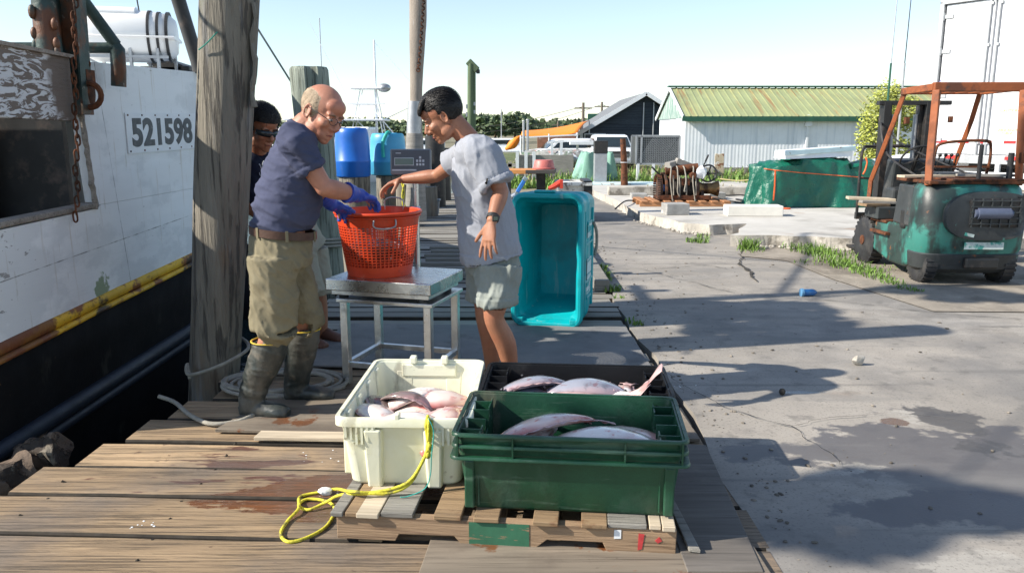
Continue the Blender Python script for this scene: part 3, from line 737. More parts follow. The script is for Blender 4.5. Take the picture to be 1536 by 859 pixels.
for (x, yt, Y, lb) in ((875, 154, 75, 'thin wooden utility pole rising behind the orange awning'), (903, 153, 90, 'wooden utility pole with a crossarm seen above the dark roof slope'), (837, 182, 110, 'short far utility pole above the middle of the awning')):
    a = J(x, yt, Y); t = thing('utility_pole', lb, 'utility pole', (a.x, Y, 0)); mb = MB(); mb.cyl((a.x, Y, 0), (a.x, Y, a.z), .16, .12, 8); obj('post', mb, m_pole, t, world=True); mb = MB(); mb.box((a.x, Y, a.z - .5), (1.6, .12, .12)); obj('crossarm', mb, m_pole, t, world=True)
mb = MB(); q0 = J(903, 157, 90); q1 = J(700, 199, 105); q2 = J(875, 160, 75)
for A_, B_ in ((q0, q1), (q2, J(640, 190, 100)), (q0, J(1010, 170, 95))):
    P = [A_.lerp(B_, k / 10) - V((0, 0, 1.0)) * math.sin(PI * k / 10) * .8 for k in range(11)]; mb.tube(P, .025, 5)
tag(obj('power_cable', mb, m_black), 'thin sagging power lines strung between the far utility poles', 'cable')
# ---- mesh cage with posts on the bank
m_mesh = mat('dark_mesh', (.045, .05, .05), .7, var=.2, vs=40)
CY = 23.0; c0 = J(955, 204, CY); c1 = J(1018, 246, CY)
t = thing('mesh_cage', 'grey framed mesh cage raised on white posts beside the shed', 'cage', ((c0.x + c1.x) / 2, CY, 0))
cx0, cx1 = c0.x, c1.x; cz0, cz1 = c1.z, c0.z
mb = MB()
for k in range(28):
    x = cx0 + (cx1 - cx0) * k / 27; mb.bar((x, CY, cz0), (min(cx1, x + .5), CY, cz0 + min(.5, cx1 - x) * 1.5 if x + .5 > cx1 else cz1), .008)
for k in range(16):
    z = cz0 + (cz1 - cz0) * k / 15; mb.bar((cx0, CY, z), (cx1, CY, z), .005)
for k in range(22):
    x = cx0 + (cx1 - cx0) * k / 21; mb.bar((x, CY, cz0), (x, CY, cz1), .005)
obj('wire_mesh', mb, m_galv, t, world=True)
mb = MB(); mb.box(((cx0 + cx1) / 2, CY + .45, (cz0 + cz1) / 2), (cx1 - cx0 - .04, .8, cz1 - cz0 - .04)); obj('dark_lining', mb, m_mesh, t, world=True)
for yy in (CY, CY + .9):
    mb = MB()
    for z in (cz0, cz1): mb.bar((cx0, yy, z), (cx1, yy, z), .05)
    for x in (cx0, cx1, cx0 + .14): mb.bar((x, yy, cz0), (x, yy, cz1), .05)
    obj('frame', mb, m_galv, t, world=True)
for k, x in enumerate((cx0 + .06, cx0 + .5, cx1 - .15)):
    mb = MB(); mb.box((x, CY, cz0 / 2), (.08, .08, cz0)); obj('leg', mb, m_white, t, world=True)
# grey pillar with black top, in front of the van
p = J(900, 262, 21.5); t = thing('marker_post', 'square pale grey post with a black top before the white van', 'post', (p.x, 21.5, 0))
zt = J(900, 211, 21.5).z; zm = J(900, 230, 21.5).z
mb = MB(); mb.box((0, 0, zm / 2), (.33, .33, zm)); obj('post_shaft', mb, m_galv, t, bevel=.01); mb = MB(); mb.box((0, 0, (zm + zt) / 2), (.35, .35, zt - zm)); obj('top', mb, m_black, t, bevel=.01)
mb = MB(); mb.box((0, 0, .05), (.9, .6, .12)); obj('base', mb, m_kerb, t, bevel=.02)
p = J(934, 262, 20.8); zt = J(934, 208, 20.8).z; t = thing('timber_post', 'rusty brown timber post leaning in the grass before the white van', 'post', (p.x, 20.8, 0)); mb = MB(); mb.tube([(.06, 0, -.1), (.03, .0, zt * .5), (-.02, 0, zt)], [.1, .085, .07], 9); obj('shaft', mb, m_rust, t, smooth=50); mb = MB(); mb.torus((.03, 0, zt * .55), .09, .008, n=14, m=5); obj('rope_ring', mb, m_white, t)
# ---- vehicles
m_car = mat('white_car_paint', (.8, .81, .82), .25, var=.02, coat=.6)
m_tyre = mat('tyre_rubber', (.015, .015, .015), .8, var=.3)
def front_car(name, label, cat, x, Y, wd, ht, rz=0):
    t = thing(name, label, cat, (x, Y, 0), rz)
    h = ht; w2 = wd / 2
    mb = MB()
    prof = [(0, .42), (-.02, .55 * h), (.1, .6 * h), (.9, .66 * h), (4.4, .66 * h), (4.6, .5), (4.5, .36), (.1, .34)]
    rings = []
    for xx, k in ((-w2, .94), (-w2 * .96, 1), (w2 * .96, 1), (w2, .94)): rings.append([V((xx, y_, z_ * k + (1 - k) * .5)) for y_, z_ in prof])
    mb.loft(rings); obj('body', mb, m_car, t, smooth=40)
    mb = MB(); rings = []
    for z_, ww, y0, y1 in ((.62 * h, w2 * .95, .75, 4.3), (.86 * h, w2 * .84, 1.35, 4.2), (.97 * h, w2 * .78, 1.55, 4.1), (h, w2 * .66, 1.8, 3.9)):
        rings.append([V((-ww, y0, z_)), V((ww, y0, z_)), V((ww, y1, z_)), V((-ww, y1, z_))])
    mb.loft(rings); obj('cab', mb, m_car, t, smooth=40, bevel=.04)
    mb = MB(); a, b_ = .66 * h, .93 * h
    mb.add([(-w2 * .84, .80, a), (w2 * .84, .80, a), (w2 * .74, 1.38, b_), (-w2 * .74, 1.38, b_), (-w2 * .84, .84, a), (w2 * .84, .84, a), (w2 * .74, 1.42, b_), (-w2 * .74, 1.42, b_)], [(0, 1, 2, 3), (7, 6, 5, 4), (0, 4, 5, 1), (1, 5, 6, 2), (2, 6, 7, 3), (3, 7, 4, 0)]); obj('windscreen', mb, m_glass, t)
    for s in (-1, 1):
        mb = MB(); mb.prism([(s * w2 * .93, 1.2, .68 * h), (s * w2 * .93, 4.0, .68 * h), (s * w2 * .83, 3.9, .88 * h), (s * w2 * .83, 1.6, .88 * h)], (s * .02, 0, 0)); obj('side_window', mb, m_glass, t)
    mb = MB(); mb.box((0, -.035, .47 * h), (wd * .66, .05, .17 * h)); g_ = obj('grille', mb, m_black, t, bevel=.01)
    mb = MB(); mb.box((0, -.07, .47 * h), (wd * .64, .02, .02)); mb.box((0, -.07, .42 * h), (wd * .64, .02, .02)); obj('grille_bar', mb, m_galv, g_)
    for s in (-1, 1):
        mb = MB(); mb.box((s * w2 * .82, -.03, .48 * h), (wd * .14, .05, .13 * h)); obj('headlight', mb, m_steel, t, bevel=.02)
        for yy in (.85, 3.6):
            mb = MB(); mb.cyl((s * w2 * .75, yy, .34), (s * w2 * .98, yy, .34), .34, n=22); wh = obj('wheel', mb, m_tyre, t, smooth=40, bevel=.03)
            mb = MB(); mb.cyl((s * w2 * .96, yy, .34), (s * w2 * 1.0, yy, .34), .19, n=18); obj('rim', mb, m_steel, wh, smooth=40)
        mb = MB(); mb.ell((s * (w2 + .1), 1.1, .7 * h), (.1, .06, .1), None, 10, 6); obj('mirror', mb, m_black, t, smooth=180)
    mb = MB(); mb.box((0, -.08, .27 * h), (wd * .96, .16, .1 * h)); obj('bumper', mb, m_galv, t, bevel=.03)
    return t
p = J(922, 250, 31); front_car('van', 'white van parked nose-on between the awning and the mesh cage', 'van', p.x, 31, 1.62, J(922, 202, 31).z, -.03)
p = J(832, 236, 40); t = front_car('pickup_truck', 'small white pickup parked under the far end of the awning', 'pickup truck', J(797, 212, 35).x, 35, 2.2, 1.7, -1.4).scale = (.72, .66, .72)
# junk on the bank: bulkhead, tarp-covered frames, barrow boat
m_greywood = mat('grey_timber', (.27, .255, .23), .9, var=.25, vs=4, st=(1, 1, 6), bump=.4)
BKY = 26.0
t = thing('bulkhead', 'grey timber bulkhead wall behind the man in the grey shirt', 'bulkhead', (J(812, 240, BKY).x, BKY, 0))
x0, x1 = J(776, 240, BKY).x, J(860, 240, BKY).x
mb = MB(); mb.box(((x0 + x1) / 2, BKY, .3), (x1 - x0, .12, .95)); obj('wall', mb, m_greywood, t, world=True)
for k, q in enumerate((776, 789, 801)):
    x = J(q, 240, BKY - .15).x; mb = MB(); mb.box((x, BKY - .12, .35), (.1, .1, 1.05)); obj('post', mb, m_white, t, world=True)
mb = MB(); mb.box((J(758, 240, BKY).x, BKY, .45), (.9, .1, .1)); mb.box((J(748, 240, BKY).x, BKY, .2), (.1, .1, .7)); mb.box((J(765, 240, BKY).x, BKY, .2), (.12, .1, .7)); obj('rail', mb, m_greywood, t, world=True)
# debris heap with plastic and window frames on top of it
m_junk = mat('mixed_debris', (.28, .28, .26), .6, var=.5, vs=6, layers=[dict(c=(.5, .25, .22), s=4, lo=.58, hi=.62), dict(c=(.1, .16, .1), s=3, lo=.56, hi=.62), dict(c=(.7, .72, .75), s=5, lo=.56, hi=.6)])
def heap(name, label, cat, c, r, m, seed=0, amp=.3, fr=3):
    mb = MB(); mb.ell((0, 0, 0), r, None, 32, 18)
    mb.v = [(p[0] + noise.noise(V(p) * fr + V((seed, 0, 0))) * amp * r[0], p[1], max(p[2] + noise.noise(V(p) * fr * 1.3 + V((seed, 7, 0))) * amp * r[2], -c[2] * .99)) for p in mb.v]
    o = obj(name, mb, m, smooth=35); o.location = c; return tag(o, label, cat)
p = J(836, 228, 28); heap('debris_heap', 'heap of pale plastic and scrap on the bulkhead below the awning', 'debris', (p.x, 28, p.z - .22), (1.35, .6, .3), m_junk, 3)
t = thing('window_frame', 'white wooden window frame stuck upright in the scrap heap', 'frame', (J(832, 225, 27.3).x, 27.3, 0)); mb = MB()
for q in (828, 842): x = J(q, 220, 27.3).x; mb.bar((x, 27.3, .55), (x, 27.3, J(828, 213, 27.3).z), .09)
mb.bar(J(821, 214, 27.3), J(846, 212, 27.3), .07); obj('frame', mb, m_white, t, world=True)
mb = MB(); mb.box(J(877, 215, 30), (1.1, .5, .1)); mb.cyl(J(866, 216, 30) , J(866, 226, 30), .04); tag(obj('shelf', mb, m_white), 'white slab on a leg beside the van and the scrap heap', 'table')
# green tarpaulin skirts around the marker post
m_gt = mat('pale_green_tarp', (.2, .38, .3), .5, var=.2, vs=3)
for (x, y, Y, rx, rz_, lb, sd_) in ((881, 249, 22.8, .36, .52, 'pale green tarpaulin bundle left of the grey marker post', 1), (914, 250, 23.2, .2, .55, 'smaller pale green tarpaulin bundle right of the grey marker post', 5)):
    p = J(x, y, Y); mb = MB(); rings = []
    for j in range(9):
        q = j / 8; rr = rx * (1.2 - .75 * q ** 1.6); z = J(x, 229, Y).z * q
        rings.append([V((p.x + rr * math.cos(a) * (1 + .16 * math.sin(a * 7 + sd_ + q) + .07 * math.sin(a * 15 + sd_ * 2 - q * 2)), Y + .3 * math.sin(a), z + (.03 * math.sin(a * 5) if j else 0))) for a in [2 * PI * k / 42 for k in range(42)]])
    mb.loft(rings); tag(obj('tarpaulin', mb, m_gt, smooth=60), lb, 'tarpaulin')
# long pale blue plank hull lying along the grass edge
m_pb = mat('pale_blue_paint', (.55, .7, .72), .6, var=.1, layers=[dict(c=(.3, .28, .25), s=5, lo=.58, hi=.62)])
p0 = J(882, 272, 21.2); p1 = J(985, 270, 21.2); mb = MB(); mb.bar((p0.x, 21.2, .1), (p1.x, 21.2, .1), .7, .2); tag(obj('barge', mb, m_pb, bevel=.03), 'long flat pale blue float lying at the edge of the grass', 'float')
# orange-topped work table with a pink tub, beside the dock
m_redtub = mat('faded_red_plastic', (.5, .14, .12), .5, var=.1); m_ow = mat('orange_timber', (.55, .24, .07), .7, var=.2, vs=3, st=(.5, 6, 6)); m_dktop = mat('tabletop_dark', (.06, .055, .05), .7)
TY = 14.5
t = thing('work_table', 'low outdoor work table with orange timber edge behind the teal tub', 'table', (J(795, 290, TY).x, TY, 0))
a = J(757, 257, TY); b_ = J(834, 265, TY); zt = a.z
mb = MB(); mb.box((J(780, 260, TY).x, TY + .1, zt), (.62, .7, .07), rz=-.1); obj('tabletop', mb, m_ow, t, world=True, bevel=.005)
mb = MB(); mb.box((J(812, 260, TY).x, TY + .05, zt + .005), (.52, .8, .06), rz=-.08); obj('dark_top', mb, m_dktop, t, world=True, bevel=.005)
for q in (812, 760): mb = MB(); mb.box((J(q, 270, TY).x, TY + .2, zt / 2), (.16, .16, zt)); obj('leg', mb, m_black, t, world=True)
t = thing('tub', 'faded red round tub standing upside down on the work table', 'tub', (J(816, 252, TY).x, TY + .05, zt + .036)); mb = MB(); mb.lathe([(.2, 0), (.205, .02), (.19, .03), (.165, .15), (.15, .165), (.001, .166)], n=28); obj('tub_body', mb, m_redtub, t, smooth=40)
t = thing('wooden_skiff', 'battered small wooden boat with peeling white paint beside the work table', 'boat', (J(860, 285, 14.0).x, 14.0, 0))
m_peel = mat('peeling_white', (.68, .68, .64), .75, var=.1, vs=5, layers=[dict(c=(.12, .1, .085), s=6, det=9, lo=.52, hi=.56, a=.9)])
x0, x1 = J(834, 265, 14).x, J(884, 265, 14).x
mb = MB(); rings = []
for k in range(9):
    q = k / 8; x = x0 + (x1 - x0) * q; hw = .45 - .12 * abs(q - .55); zz = .62 - .02 * q
    rings.append([V((x, 14 - hw, zz)), V((x, 14 - hw * .8, .2)), V((x, 14 + hw * .8, .2)), V((x, 14 + hw, zz)), V((x, 14 + hw - .05, zz)), V((x, 14 + hw * .7, .3)), V((x, 14 - hw * .7, .3)), V((x, 14 - hw + .05, zz))])
mb.loft(rings); obj('hull', mb, m_peel, t, world=True, smooth=40)
mb = MB(); mb.bar((x0, 13.55, .64), (x1, 13.55, .64), .1, .05); mb.bar((x0, 14.42, .64), (x1, 14.42, .64), .1, .05); mb.box(((x0 + x1) / 2, 14, .63), (.5, .9, .04)); obj('gunwale', mb, m_peel, t, world=True)
mb = MB(); mb.box((x1 - .06, 14, .38), (.14, .94, .62)); obj('transom', mb, m_black, t, world=True)
mb = MB(); mb.tube([J(823, 283, 13), J(832, 279, 13), J(842, 272, 13)], [.03, .045, .04], 8, sub=3); mb.box(J(842, 276, 13), (.05, .1, .14)); tag(obj('red_funnel', mb, mat('red_plastic', (.65, .06, .03), .4)), 'bright red plastic scoop just behind the top of the teal tub', 'scoop')
# blue-handled ratchet strap lying at the tub
t = thing('hose_nozzle', 'blue and white hose nozzle sticking up left of the teal tub', 'nozzle', J(782, 285, 8.2)); mb = MB(); mb.bar(J(776, 288, 8.2), J(788, 268, 8.2), .07, .04); obj('handle', mb, mat('blue_grip', (.04, .2, .6), .4), t, world=True, bevel=.008)
mb = MB(); mb.bar(J(774, 292, 8.2), J(777, 286, 8.2), .05, .04); mb.bar(J(786, 271, 8.2), J(789, 266, 8.2), .075, .045); mb.tube([J(768, 296, 8.2), J(774, 292, 8.2)], .03, 8); obj('metal_end', mb, m_steel, t, world=True, bevel=.005)
mb = MB(); mb.box((J(782, 285, 8.25).x, 8.3, J(782, 300, 8.3).z / 2), (.09, .09, J(782, 296, 8.3).z)); obj('stand_post', mb, m_greywood, t, world=True)
# blue wheels / dark tyre by the table
mb = MB(); mb.torus((J(775, 288, 14).x, 14, .18), .16, .06, 'Z'); tag(obj('tyre', mb, m_tyre, smooth=180), 'black tyre lying on the ground beside the work table', 'tyre')
# ================================================================ MOORED TRAWLER
m_hullw = mat('white_hull_paint', (.8, .81, .82), .55, var=.05, vs=1.5, bump=.25, bs=6, st=(1, .35, 3), bdist=.006, layers=[
    dict(c=(.5, .5, .48), s=1.6, st=(1, .5, 2.5), lo=.55, hi=.72, a=.35), dict(c=(.35, .3, .2), s=5, st=(1, 5, .8), lo=.64, hi=.7, a=.4),
    dict(c=(.13, .10, .09), s=9, st=(1, 1, 2.2), at=(2.12, -2.1, 1.85), rad=.9, pk=.1, lo=.6, hi=.62, a=.9), dict(c=(.2, .18, .16), s=12, st=(1, 1, 3), lo=.68, hi=.71, a=.8), dict(c=(.45, .36, .25), s=3, st=(1, 7, .4), lo=.6, hi=.7, a=.45), dict(c=(.5, .52, .54), s=1.2, st=(1, 1, 2), lo=.5, hi=.56, a=.35),
    dict(c=(.12, .2, .05), s=8, at=(2.12, -1.05, 1.53), rad=.28, pk=.25, lo=.6, hi=.66, a=.8)],
    lines=[(0, -.036, 1, 1.826, .003), (0, 1, .15, -.43, .003)])
m_hullb = mat('black_hull_paint', (.005, .005, .006), .75, spec=.15, var=.5, vs=2, bump=.2, layers=[dict(c=(.05, .05, .04), s=4, st=(1, 1, .5), lo=.62, hi=.72, a=.5), dict(c=(.1, .05, .02), s=14, lo=.71, hi=.73, a=.6)])
m_yel = mat('yellow_rubrail', (.7, .42, .02), .6, var=.2, vs=5, bump=.5, bs=20, layers=[dict(c=(.22, .065, .02), s=4, st=(1, 1, 1.6), det=9, lo=.5, hi=.56, a=.95), dict(c=(.03, .022, .018), s=2.6, st=(1, .8, 1.6), det=9, lo=.56, hi=.6, a=.9), dict(c=(.16, .05, .015), s=2, at=(2.12, -2.2, 1.4), rad=1.3, pk=.35, lo=.55, hi=.6, a=.9)])
BX = -2.62
def hx(y):   # starboard side line of the hull
    if y <= 7: return BX
    q = (y - 7) / 4.2
    return BX - 2.1 * q ** 1.9
def flare(y, z):
    k = max(0, (1.2 - z)) * .0
    return (0 if z > .3 else (z - .3) * .10) - (max(0, y - 6.5) * .12 * max(0, 1.9 - z))
CX = -4.72
boat = thing('fishing_boat', 'white and black trawler moored beside the dock with a peeling yellow rub rail', 'fishing boat', (CX, 6, -1))
ys = [3.74, 4.1, 4.5, 5.0, 5.04, 5.5, 6, 6.5, 7, 7.6, 8.2, 8.8, 9.4, 10, 10.6, 11.1]
zs_low = [-1.3, -.6, 0, .36]
def sheer(y): return .405 + .036 * (y - 4.0)
def side(zfun, mat_, name, parent, thick=.06, flat=False):
    mb = MB()
    for s in (1, -1):
        rows = []
        for y in ys:
            rows.append([V((CX + s * (hx(y) + flare(y, z) - CX), y, z)) for z in zfun(y)])
        mb.loft(rows, caps=False, closed=False)
    # transom
    zt = zfun(ys[0]); r = [V((hx(ys[0]) + flare(ys[0], z), ys[0], z)) for z in zt]; l_ = [V((2 * CX - p.x, p.y, p.z)) for p in r]
    mb.loft([r, l_], caps=False, closed=False)
    return obj(name, mb, mat_, parent, world=True, smooth=None if flat else 50, solid=thick)
side(lambda y: [-1.4, -.8, -.1, .2, sheer(y)], m_hullb, 'hull', boat)
def ztop(y):
    if y < 5.02: return 1.03 - .02 * (4.9 - y)
    return 1.92 + .035 * (y - 5)
mbw = MB()
side(lambda y: [sheer(y), .7, .9, ztop(y) if y < 5.02 else 1.05] + ([] if True else []), m_hullw, 'bulwark', boat, flat=True)
# upper white side from the opening forward, with a slightly raked after edge
mb = MB()
for s in (1, -1):
    rows = []
    for y in [4.98, 5.04, 5.5, 6, 6.5, 7, 7.6, 8.2, 8.8, 9.4, 10, 10.6, 11.1]:
        rows.append([V((CX + s * (hx(y) + flare(y, z) - CX), y - (.1 * (z - 1.03) / .9 if y < 5.03 else 0) , z)) for z in (1.052, 1.35, 1.65, 1.92 + .035 * (y - 5))])
    mb.loft(rows, caps=False, closed=False)
obj('topside', mb, m_hullw, boat, world=True, solid=.06)
# splintered timber edge of the opening
m_worn = wood('worn_timber', (.3, .26, .22), (.09, .07, .055))
mb = MB(); P = []
for k in range(24):
    z = 1.03 + .72 * k / 23; P.append(V((BX + .035, 4.97 - .09 * (z - 1.03) / .9 + .02 * noise.noise(V((0, k * 1.3, 0))), z)))
mb.tube(P, [(.012 + .012 * abs(noise.noise(V((k * .9, 0, 3)))), .02 + .02 * abs(noise.noise(V((k * 1.7, 0, 0))))) for k in range(24)], 6); obj('opening_edge', mb, m_worn, boat, world=True)
mb = MB(); mb.bar((BX, 3.75, 1.035), (BX, 5.0, 1.055), .09, .035); obj('gunwale_cap', mb, m_worn, boat, world=True, bevel=.01)
# deck and deckhouse inside
m_dk = mat('deck_grey', (.12, .13, .12), .7, var=.3); m_hs = mat('deckhouse_grey_green', (.2, .24, .23), .6, var=.2, vs=3, layers=[dict(c=(.1, .06, .03), s=6, lo=.6, hi=.66)])
mb = MB(); 
mb.loft([[V((hx(y) - .05, y, .55)), V((2 * CX - hx(y) + .05, y, .55))] for y in ys], caps=False, closed=False); obj('deck', mb, m_dk, boat, world=True, solid=.04)
mb = MB()
mb.loft([[V((hx(y) - .03, y, 1.9 + .035 * (y - 5))), V((CX, y, 2.0 + .035 * (y - 5))), V((2 * CX - hx(y) + .03, y, 1.9 + .035 * (y - 5)))] for y in ys if y > 5.2], caps=False, closed=False); obj('foredeck', mb, m_white, boat, world=True, solid=.05)
mb = MB(); mb.box((-4.0, 4.72, 1.22), (1.9, .06, 1.35)); mb.box((-3.32, 4.2, 1.2), (.06, .8, 1.32)); obj('deckhouse', mb, m_hs, boat, world=True)
mb = MB(); mb.box((-3.04, 4.9, 1.2), (.7, .05, 1.32)); obj('inner_bulkhead', mb, m_black, boat, world=True)
mb = MB(); mb.bar((-3.25, 3.85, 1.4), (-3.2, 4.55, .95), .03); mb.bar((-3.26, 3.8, 1.9), (-3.26, 3.8, .5), .05); mb.box((-3.2, 4.62, 1.2), (.1, .08, 1.3)); obj('bracket', mb, m_rust, boat, world=True)
# rub rails
for dz, r, nm in ((.03, (.018, .034), 'upper_rub_rail'), (-.026, (.026, .02), 'lower_rub_rail')):
    mb = MB(); P = [V((hx(y) + flare(y, sheer(y)) + .03, y, sheer(y) - .01 + dz)) for y in [3.74 + .28 * k for k in range(27)]]
    P = [p + V((noise.noise(p * 6) * .006, 0, noise.noise(p * 4) * .006)) for p in P]
    mb.tube(P, [r] * len(P), 10, side=(1, 0, 0)); obj('rub_rail', mb, m_yel, boat, world=True, smooth=60)
m_guard = mat('blue_black_guard', (.012, .018, .03), .55, var=.3)
mb = MB(); P = [V((hx(y) + flare(y, -.1) + .04, y, -.14 + .01 * y)) for y in [3.74 + .3 * k for k in range(25)]]; mb.tube(P, .05, 8); mb.tube([p - V((.01, 0, .09)) for p in P], .035, 8); obj('guard_rail', mb, m_guard, boat, world=True, smooth=60)
# mast, boom and net clusters: unseen, added to throw shade bands across the quay
mb = MB(); mb.tube([(-4.6, 5.7, 1.9), (-4.6, 5.7, 5.2), (-4.6, 5.7, 8.4)], [.1, .085, .06], 12); mb.cyl((-4.6, 5.7, 5.0), (-4.55, 8.9, 6.2), .03); mb.cyl((-4.6, 5.7, 7.8), (-4.55, 8.9, 6.2), .012); mb.cyl((-4.6, 5.7, 8.2), (-5.4, 1.4, 5.0), .01); mb.cyl((-4.6, 5.7, 7.0), (-2.8, 10.5, 2.1), .012); mb.cyl((-4.6, 4.9, 4.1), (-4.6, 6.5, 4.1), .05); obj('mast', mb, m_hs, boat, world=True, smooth=50)
mb = MB(); crown(mb, (-5.4, 1.45, 4.75), (.6, .42, .3), 2000, .07, 77); crown(mb, (-3.5, 5.1, 3.9), (.5, .75, .4), 2200, .08, 78); crown(mb, (-3.6, 5.5, 5.5), (.75, .5, .3), 1800, .08, 79)
for k in range(6): mb.cyl((-4.6 + .1 * k, 5.7, 4.6 + .3 * k), (-3.2 - .1 * k, 4.3 + .35 * k, 3.1 + .4 * (k % 3)), .014, n=6)
obj('added_shade_net', mb, m_black, boat, world=True)
# registration number on its plate
pa, pb = 5.46, 6.78
m_plate2 = mat('number_plate_white', (.76, .775, .8), .5, var=.05, layers=[dict(c=(.4, .3, .2), s=12, lo=.68, hi=.72, a=.5)])
m_ink = mat('dark_grey_lettering', (.06, .07, .08), .55, var=.4, vs=12, layers=[dict(c=(.3, .32, .34), s=18, lo=.66, hi=.7)])
zc = lambda y: 1.44 + .03 * (y - 5.6)
mb = MB(); X = BX + .033
mb.prism([(X, pa, 1.355), (X, pb, 1.37), (X, pb, 1.65), (X, pa, 1.625)], (.006, 0, 0)); pl_ = obj('number_plate', mb, m_plate2, boat, world=True)
cu = bpy.data.curves.new('registration_number', 'FONT'); cu.body = '521598'; cu.size = .31; cu.extrude = .0015; cu.offset = .006; cu.align_x = 'LEFT'; cu.space_character = 1.02
to = bpy.data.objects.new('registration_number', cu); COL.objects.link(to)
cu.offset = .012
bpy.context.view_layer.update()
dg = bpy.context.evaluated_depsgraph_get(); me = bpy.data.meshes.new_from_object(to.evaluated_get(dg)); bpy.data.objects.remove(to)
xs = [v.co.x for v in me.vertices]; kx = 1.04 / (max(xs) - min(xs)); x_0 = min(xs); zs2 = [v.co.y for v in me.vertices]; z_0 = min(zs2); kz = .2 / (max(zs2) - z_0)
for v in me.vertices:
    a, b_, c = v.co; yy = pa + .07 + (a - x_0) * kx; v.co = (X + .0075 + c - boat.location.x, yy - boat.location.y, 1.393 + .015 * (yy - pa) + (b_ - z_0) * kz - boat.location.z)
me.materials.clear(); me.materials.append(m_ink)
no = bpy.data.objects.new('registration_number', me); COL.objects.link(no); no.parent = boat
mb = MB()
for k in range(7):
    y = pa + .03 + k * (pb - pa - .06) / 6
    for z in (1.37 + .015 * (y - pa), 1.61 + .018 * (y - pa)): mb.cyl((X + .004, y, z), (X + .011, y, z), .006, n=8)
obj('plate_screws', mb, m_rust, pl_, world=True)
# peeling board hung across the opening
m_pboard = mat('peeling_board', (.16, .13, .11), .8, var=.2, vs=3, st=(1, .6, 8), bump=.5, bs=10, layers=[dict(c=(.62, .63, .65), s=5.5, st=(1, 1.0, 3.6), det=5, dist=1.6, lo=.485, hi=.515, a=.95, h=.5), dict(c=(.15, .12, .1), s=2, at=(2.2, -1.28, 2.75), rad=.45, pk=.4, lo=.5, hi=.6)])
mb = MB(); mb.box((BX + .06, 4.22, 1.745), (.06, 1.04, .355), rx=-.012); o = obj('hanging_board', mb, m_pboard, boat, world=True, bevel=.008)
mb = MB(); mb.box((BX + .06, 4.22, 1.93), (.1, 1.06, .02), rx=-.012); obj('board_cap', mb, m_worn, boat, world=True)
# gallows frame
m_gal = mat('rusty_green_steel', (.03, .055, .05), .55, .2, var=.4, vs=5, bump=.4, bs=30, layers=[dict(c=(.14, .05, .02), s=5, st=(1, 1, .6), det=8, lo=.5, hi=.6, a=.9), dict(c=(.25, .25, .22), s=9, lo=.64, hi=.68, a=.7)])
def P3(x, y, Y): return J(x, y, Y)
mb = MB(); mb.tube([J(80, 125, 4.7), J(75, 90, 4.7), J(66, 0, 4.75), J(52, -140, 4.8)], [.075, .072, .066, .06], 14)
for k in range(8):
    q = random.random(); p = J(76 - q * 9, 90 - q * 85, 4.7); mb.ell(p + V((random.choice([-1, 1]) * .06, -.03, 0)), (.02, .02, .035), None, 8, 6)
obj('gallows_leg', mb, m_gal, boat, world=True, smooth=50)
mb = MB(); a, b_ = J(118, 172, 4.85), J(92, -150, 4.85)
for off in (-.055, .055): mb.bar(a + V((off, 0, 0)), b_ + V((off * 1.1, 0, 0)), .012, .12, up=(0, 1, 0))
mb.bar(a + V((0, .06, 0)), b_ + V((0, .06, 0)), .012, .11, up=(1, 0, 0)); mb.bar(a, b_, .1, .02, up=(0, 1, 0))
obj('channel_beam', mb, m_gal, boat, world=True)
mb = MB(); mb.tube([J(-40, 72, 5.0), J(176, 72, 5.2)], .033, 12); mb.tube([J(173, 72, 5.2), J(176, 74, 5.2), J(178, 105, 5.2), J(178, 130, 5.2)], .045, 12)
obj('cross_pipe', mb, m_gal, boat, world=True, smooth=50)
mb = MB(); mb.tube([J(95, -55, 5.0), J(124, 0, 5.1), J(174, 68, 5.2)], .036, 12); obj('brace_pipe', mb, m_gal, boat, world=True, smooth=50)
mb = MB(); mb.tube([J(240, -90, 6.6), J(296, 92, 6.8), J(300, 110, 6.8)], .055, 12); obj('stay_pipe', mb, m_black, boat, world=True, smooth=50)
mb = MB(); mb.ell(J(131, 138, 4.9), (.035, .07, .11), None, 14, 9); mb.box(J(128, 118, 4.9), (.07, .1, .1)); mb.torus(J(134, 143, 4.86), .07, .018, 'Y', 18, 6); bl = obj('pulley_block', mb, m_rust, boat, world=True, smooth=50)
mb = MB(); mb.torus(J(130, 96, 4.9), .02, .006, 'Y', 12, 5); obj('shackle', mb, m_rust, bl, world=True)
# chain down the frame
mb = MB(); y0 = -20; k = 0
while y0 < 330:
    c = J(112 + (3 if y0 > 170 else 0) + 2 * math.sin(k), y0, 4.68)
    R_ = Matrix.Rotation((k % 2) * PI / 2 + .5, 3, 'Z'); pts = []
    for q in range(12):
        a = 2 * PI * q / 12; pts.append(c + R_ @ V((.011 * math.cos(a), 0, .024 * math.sin(a) + (.008 if math.sin(a) > 0 else -.008))))
    mb.tube(pts, .0055, 5, closed=True); y0 += 11.5; k += 1
obj('chain', mb, m_rust, boat, world=True, smooth=60)
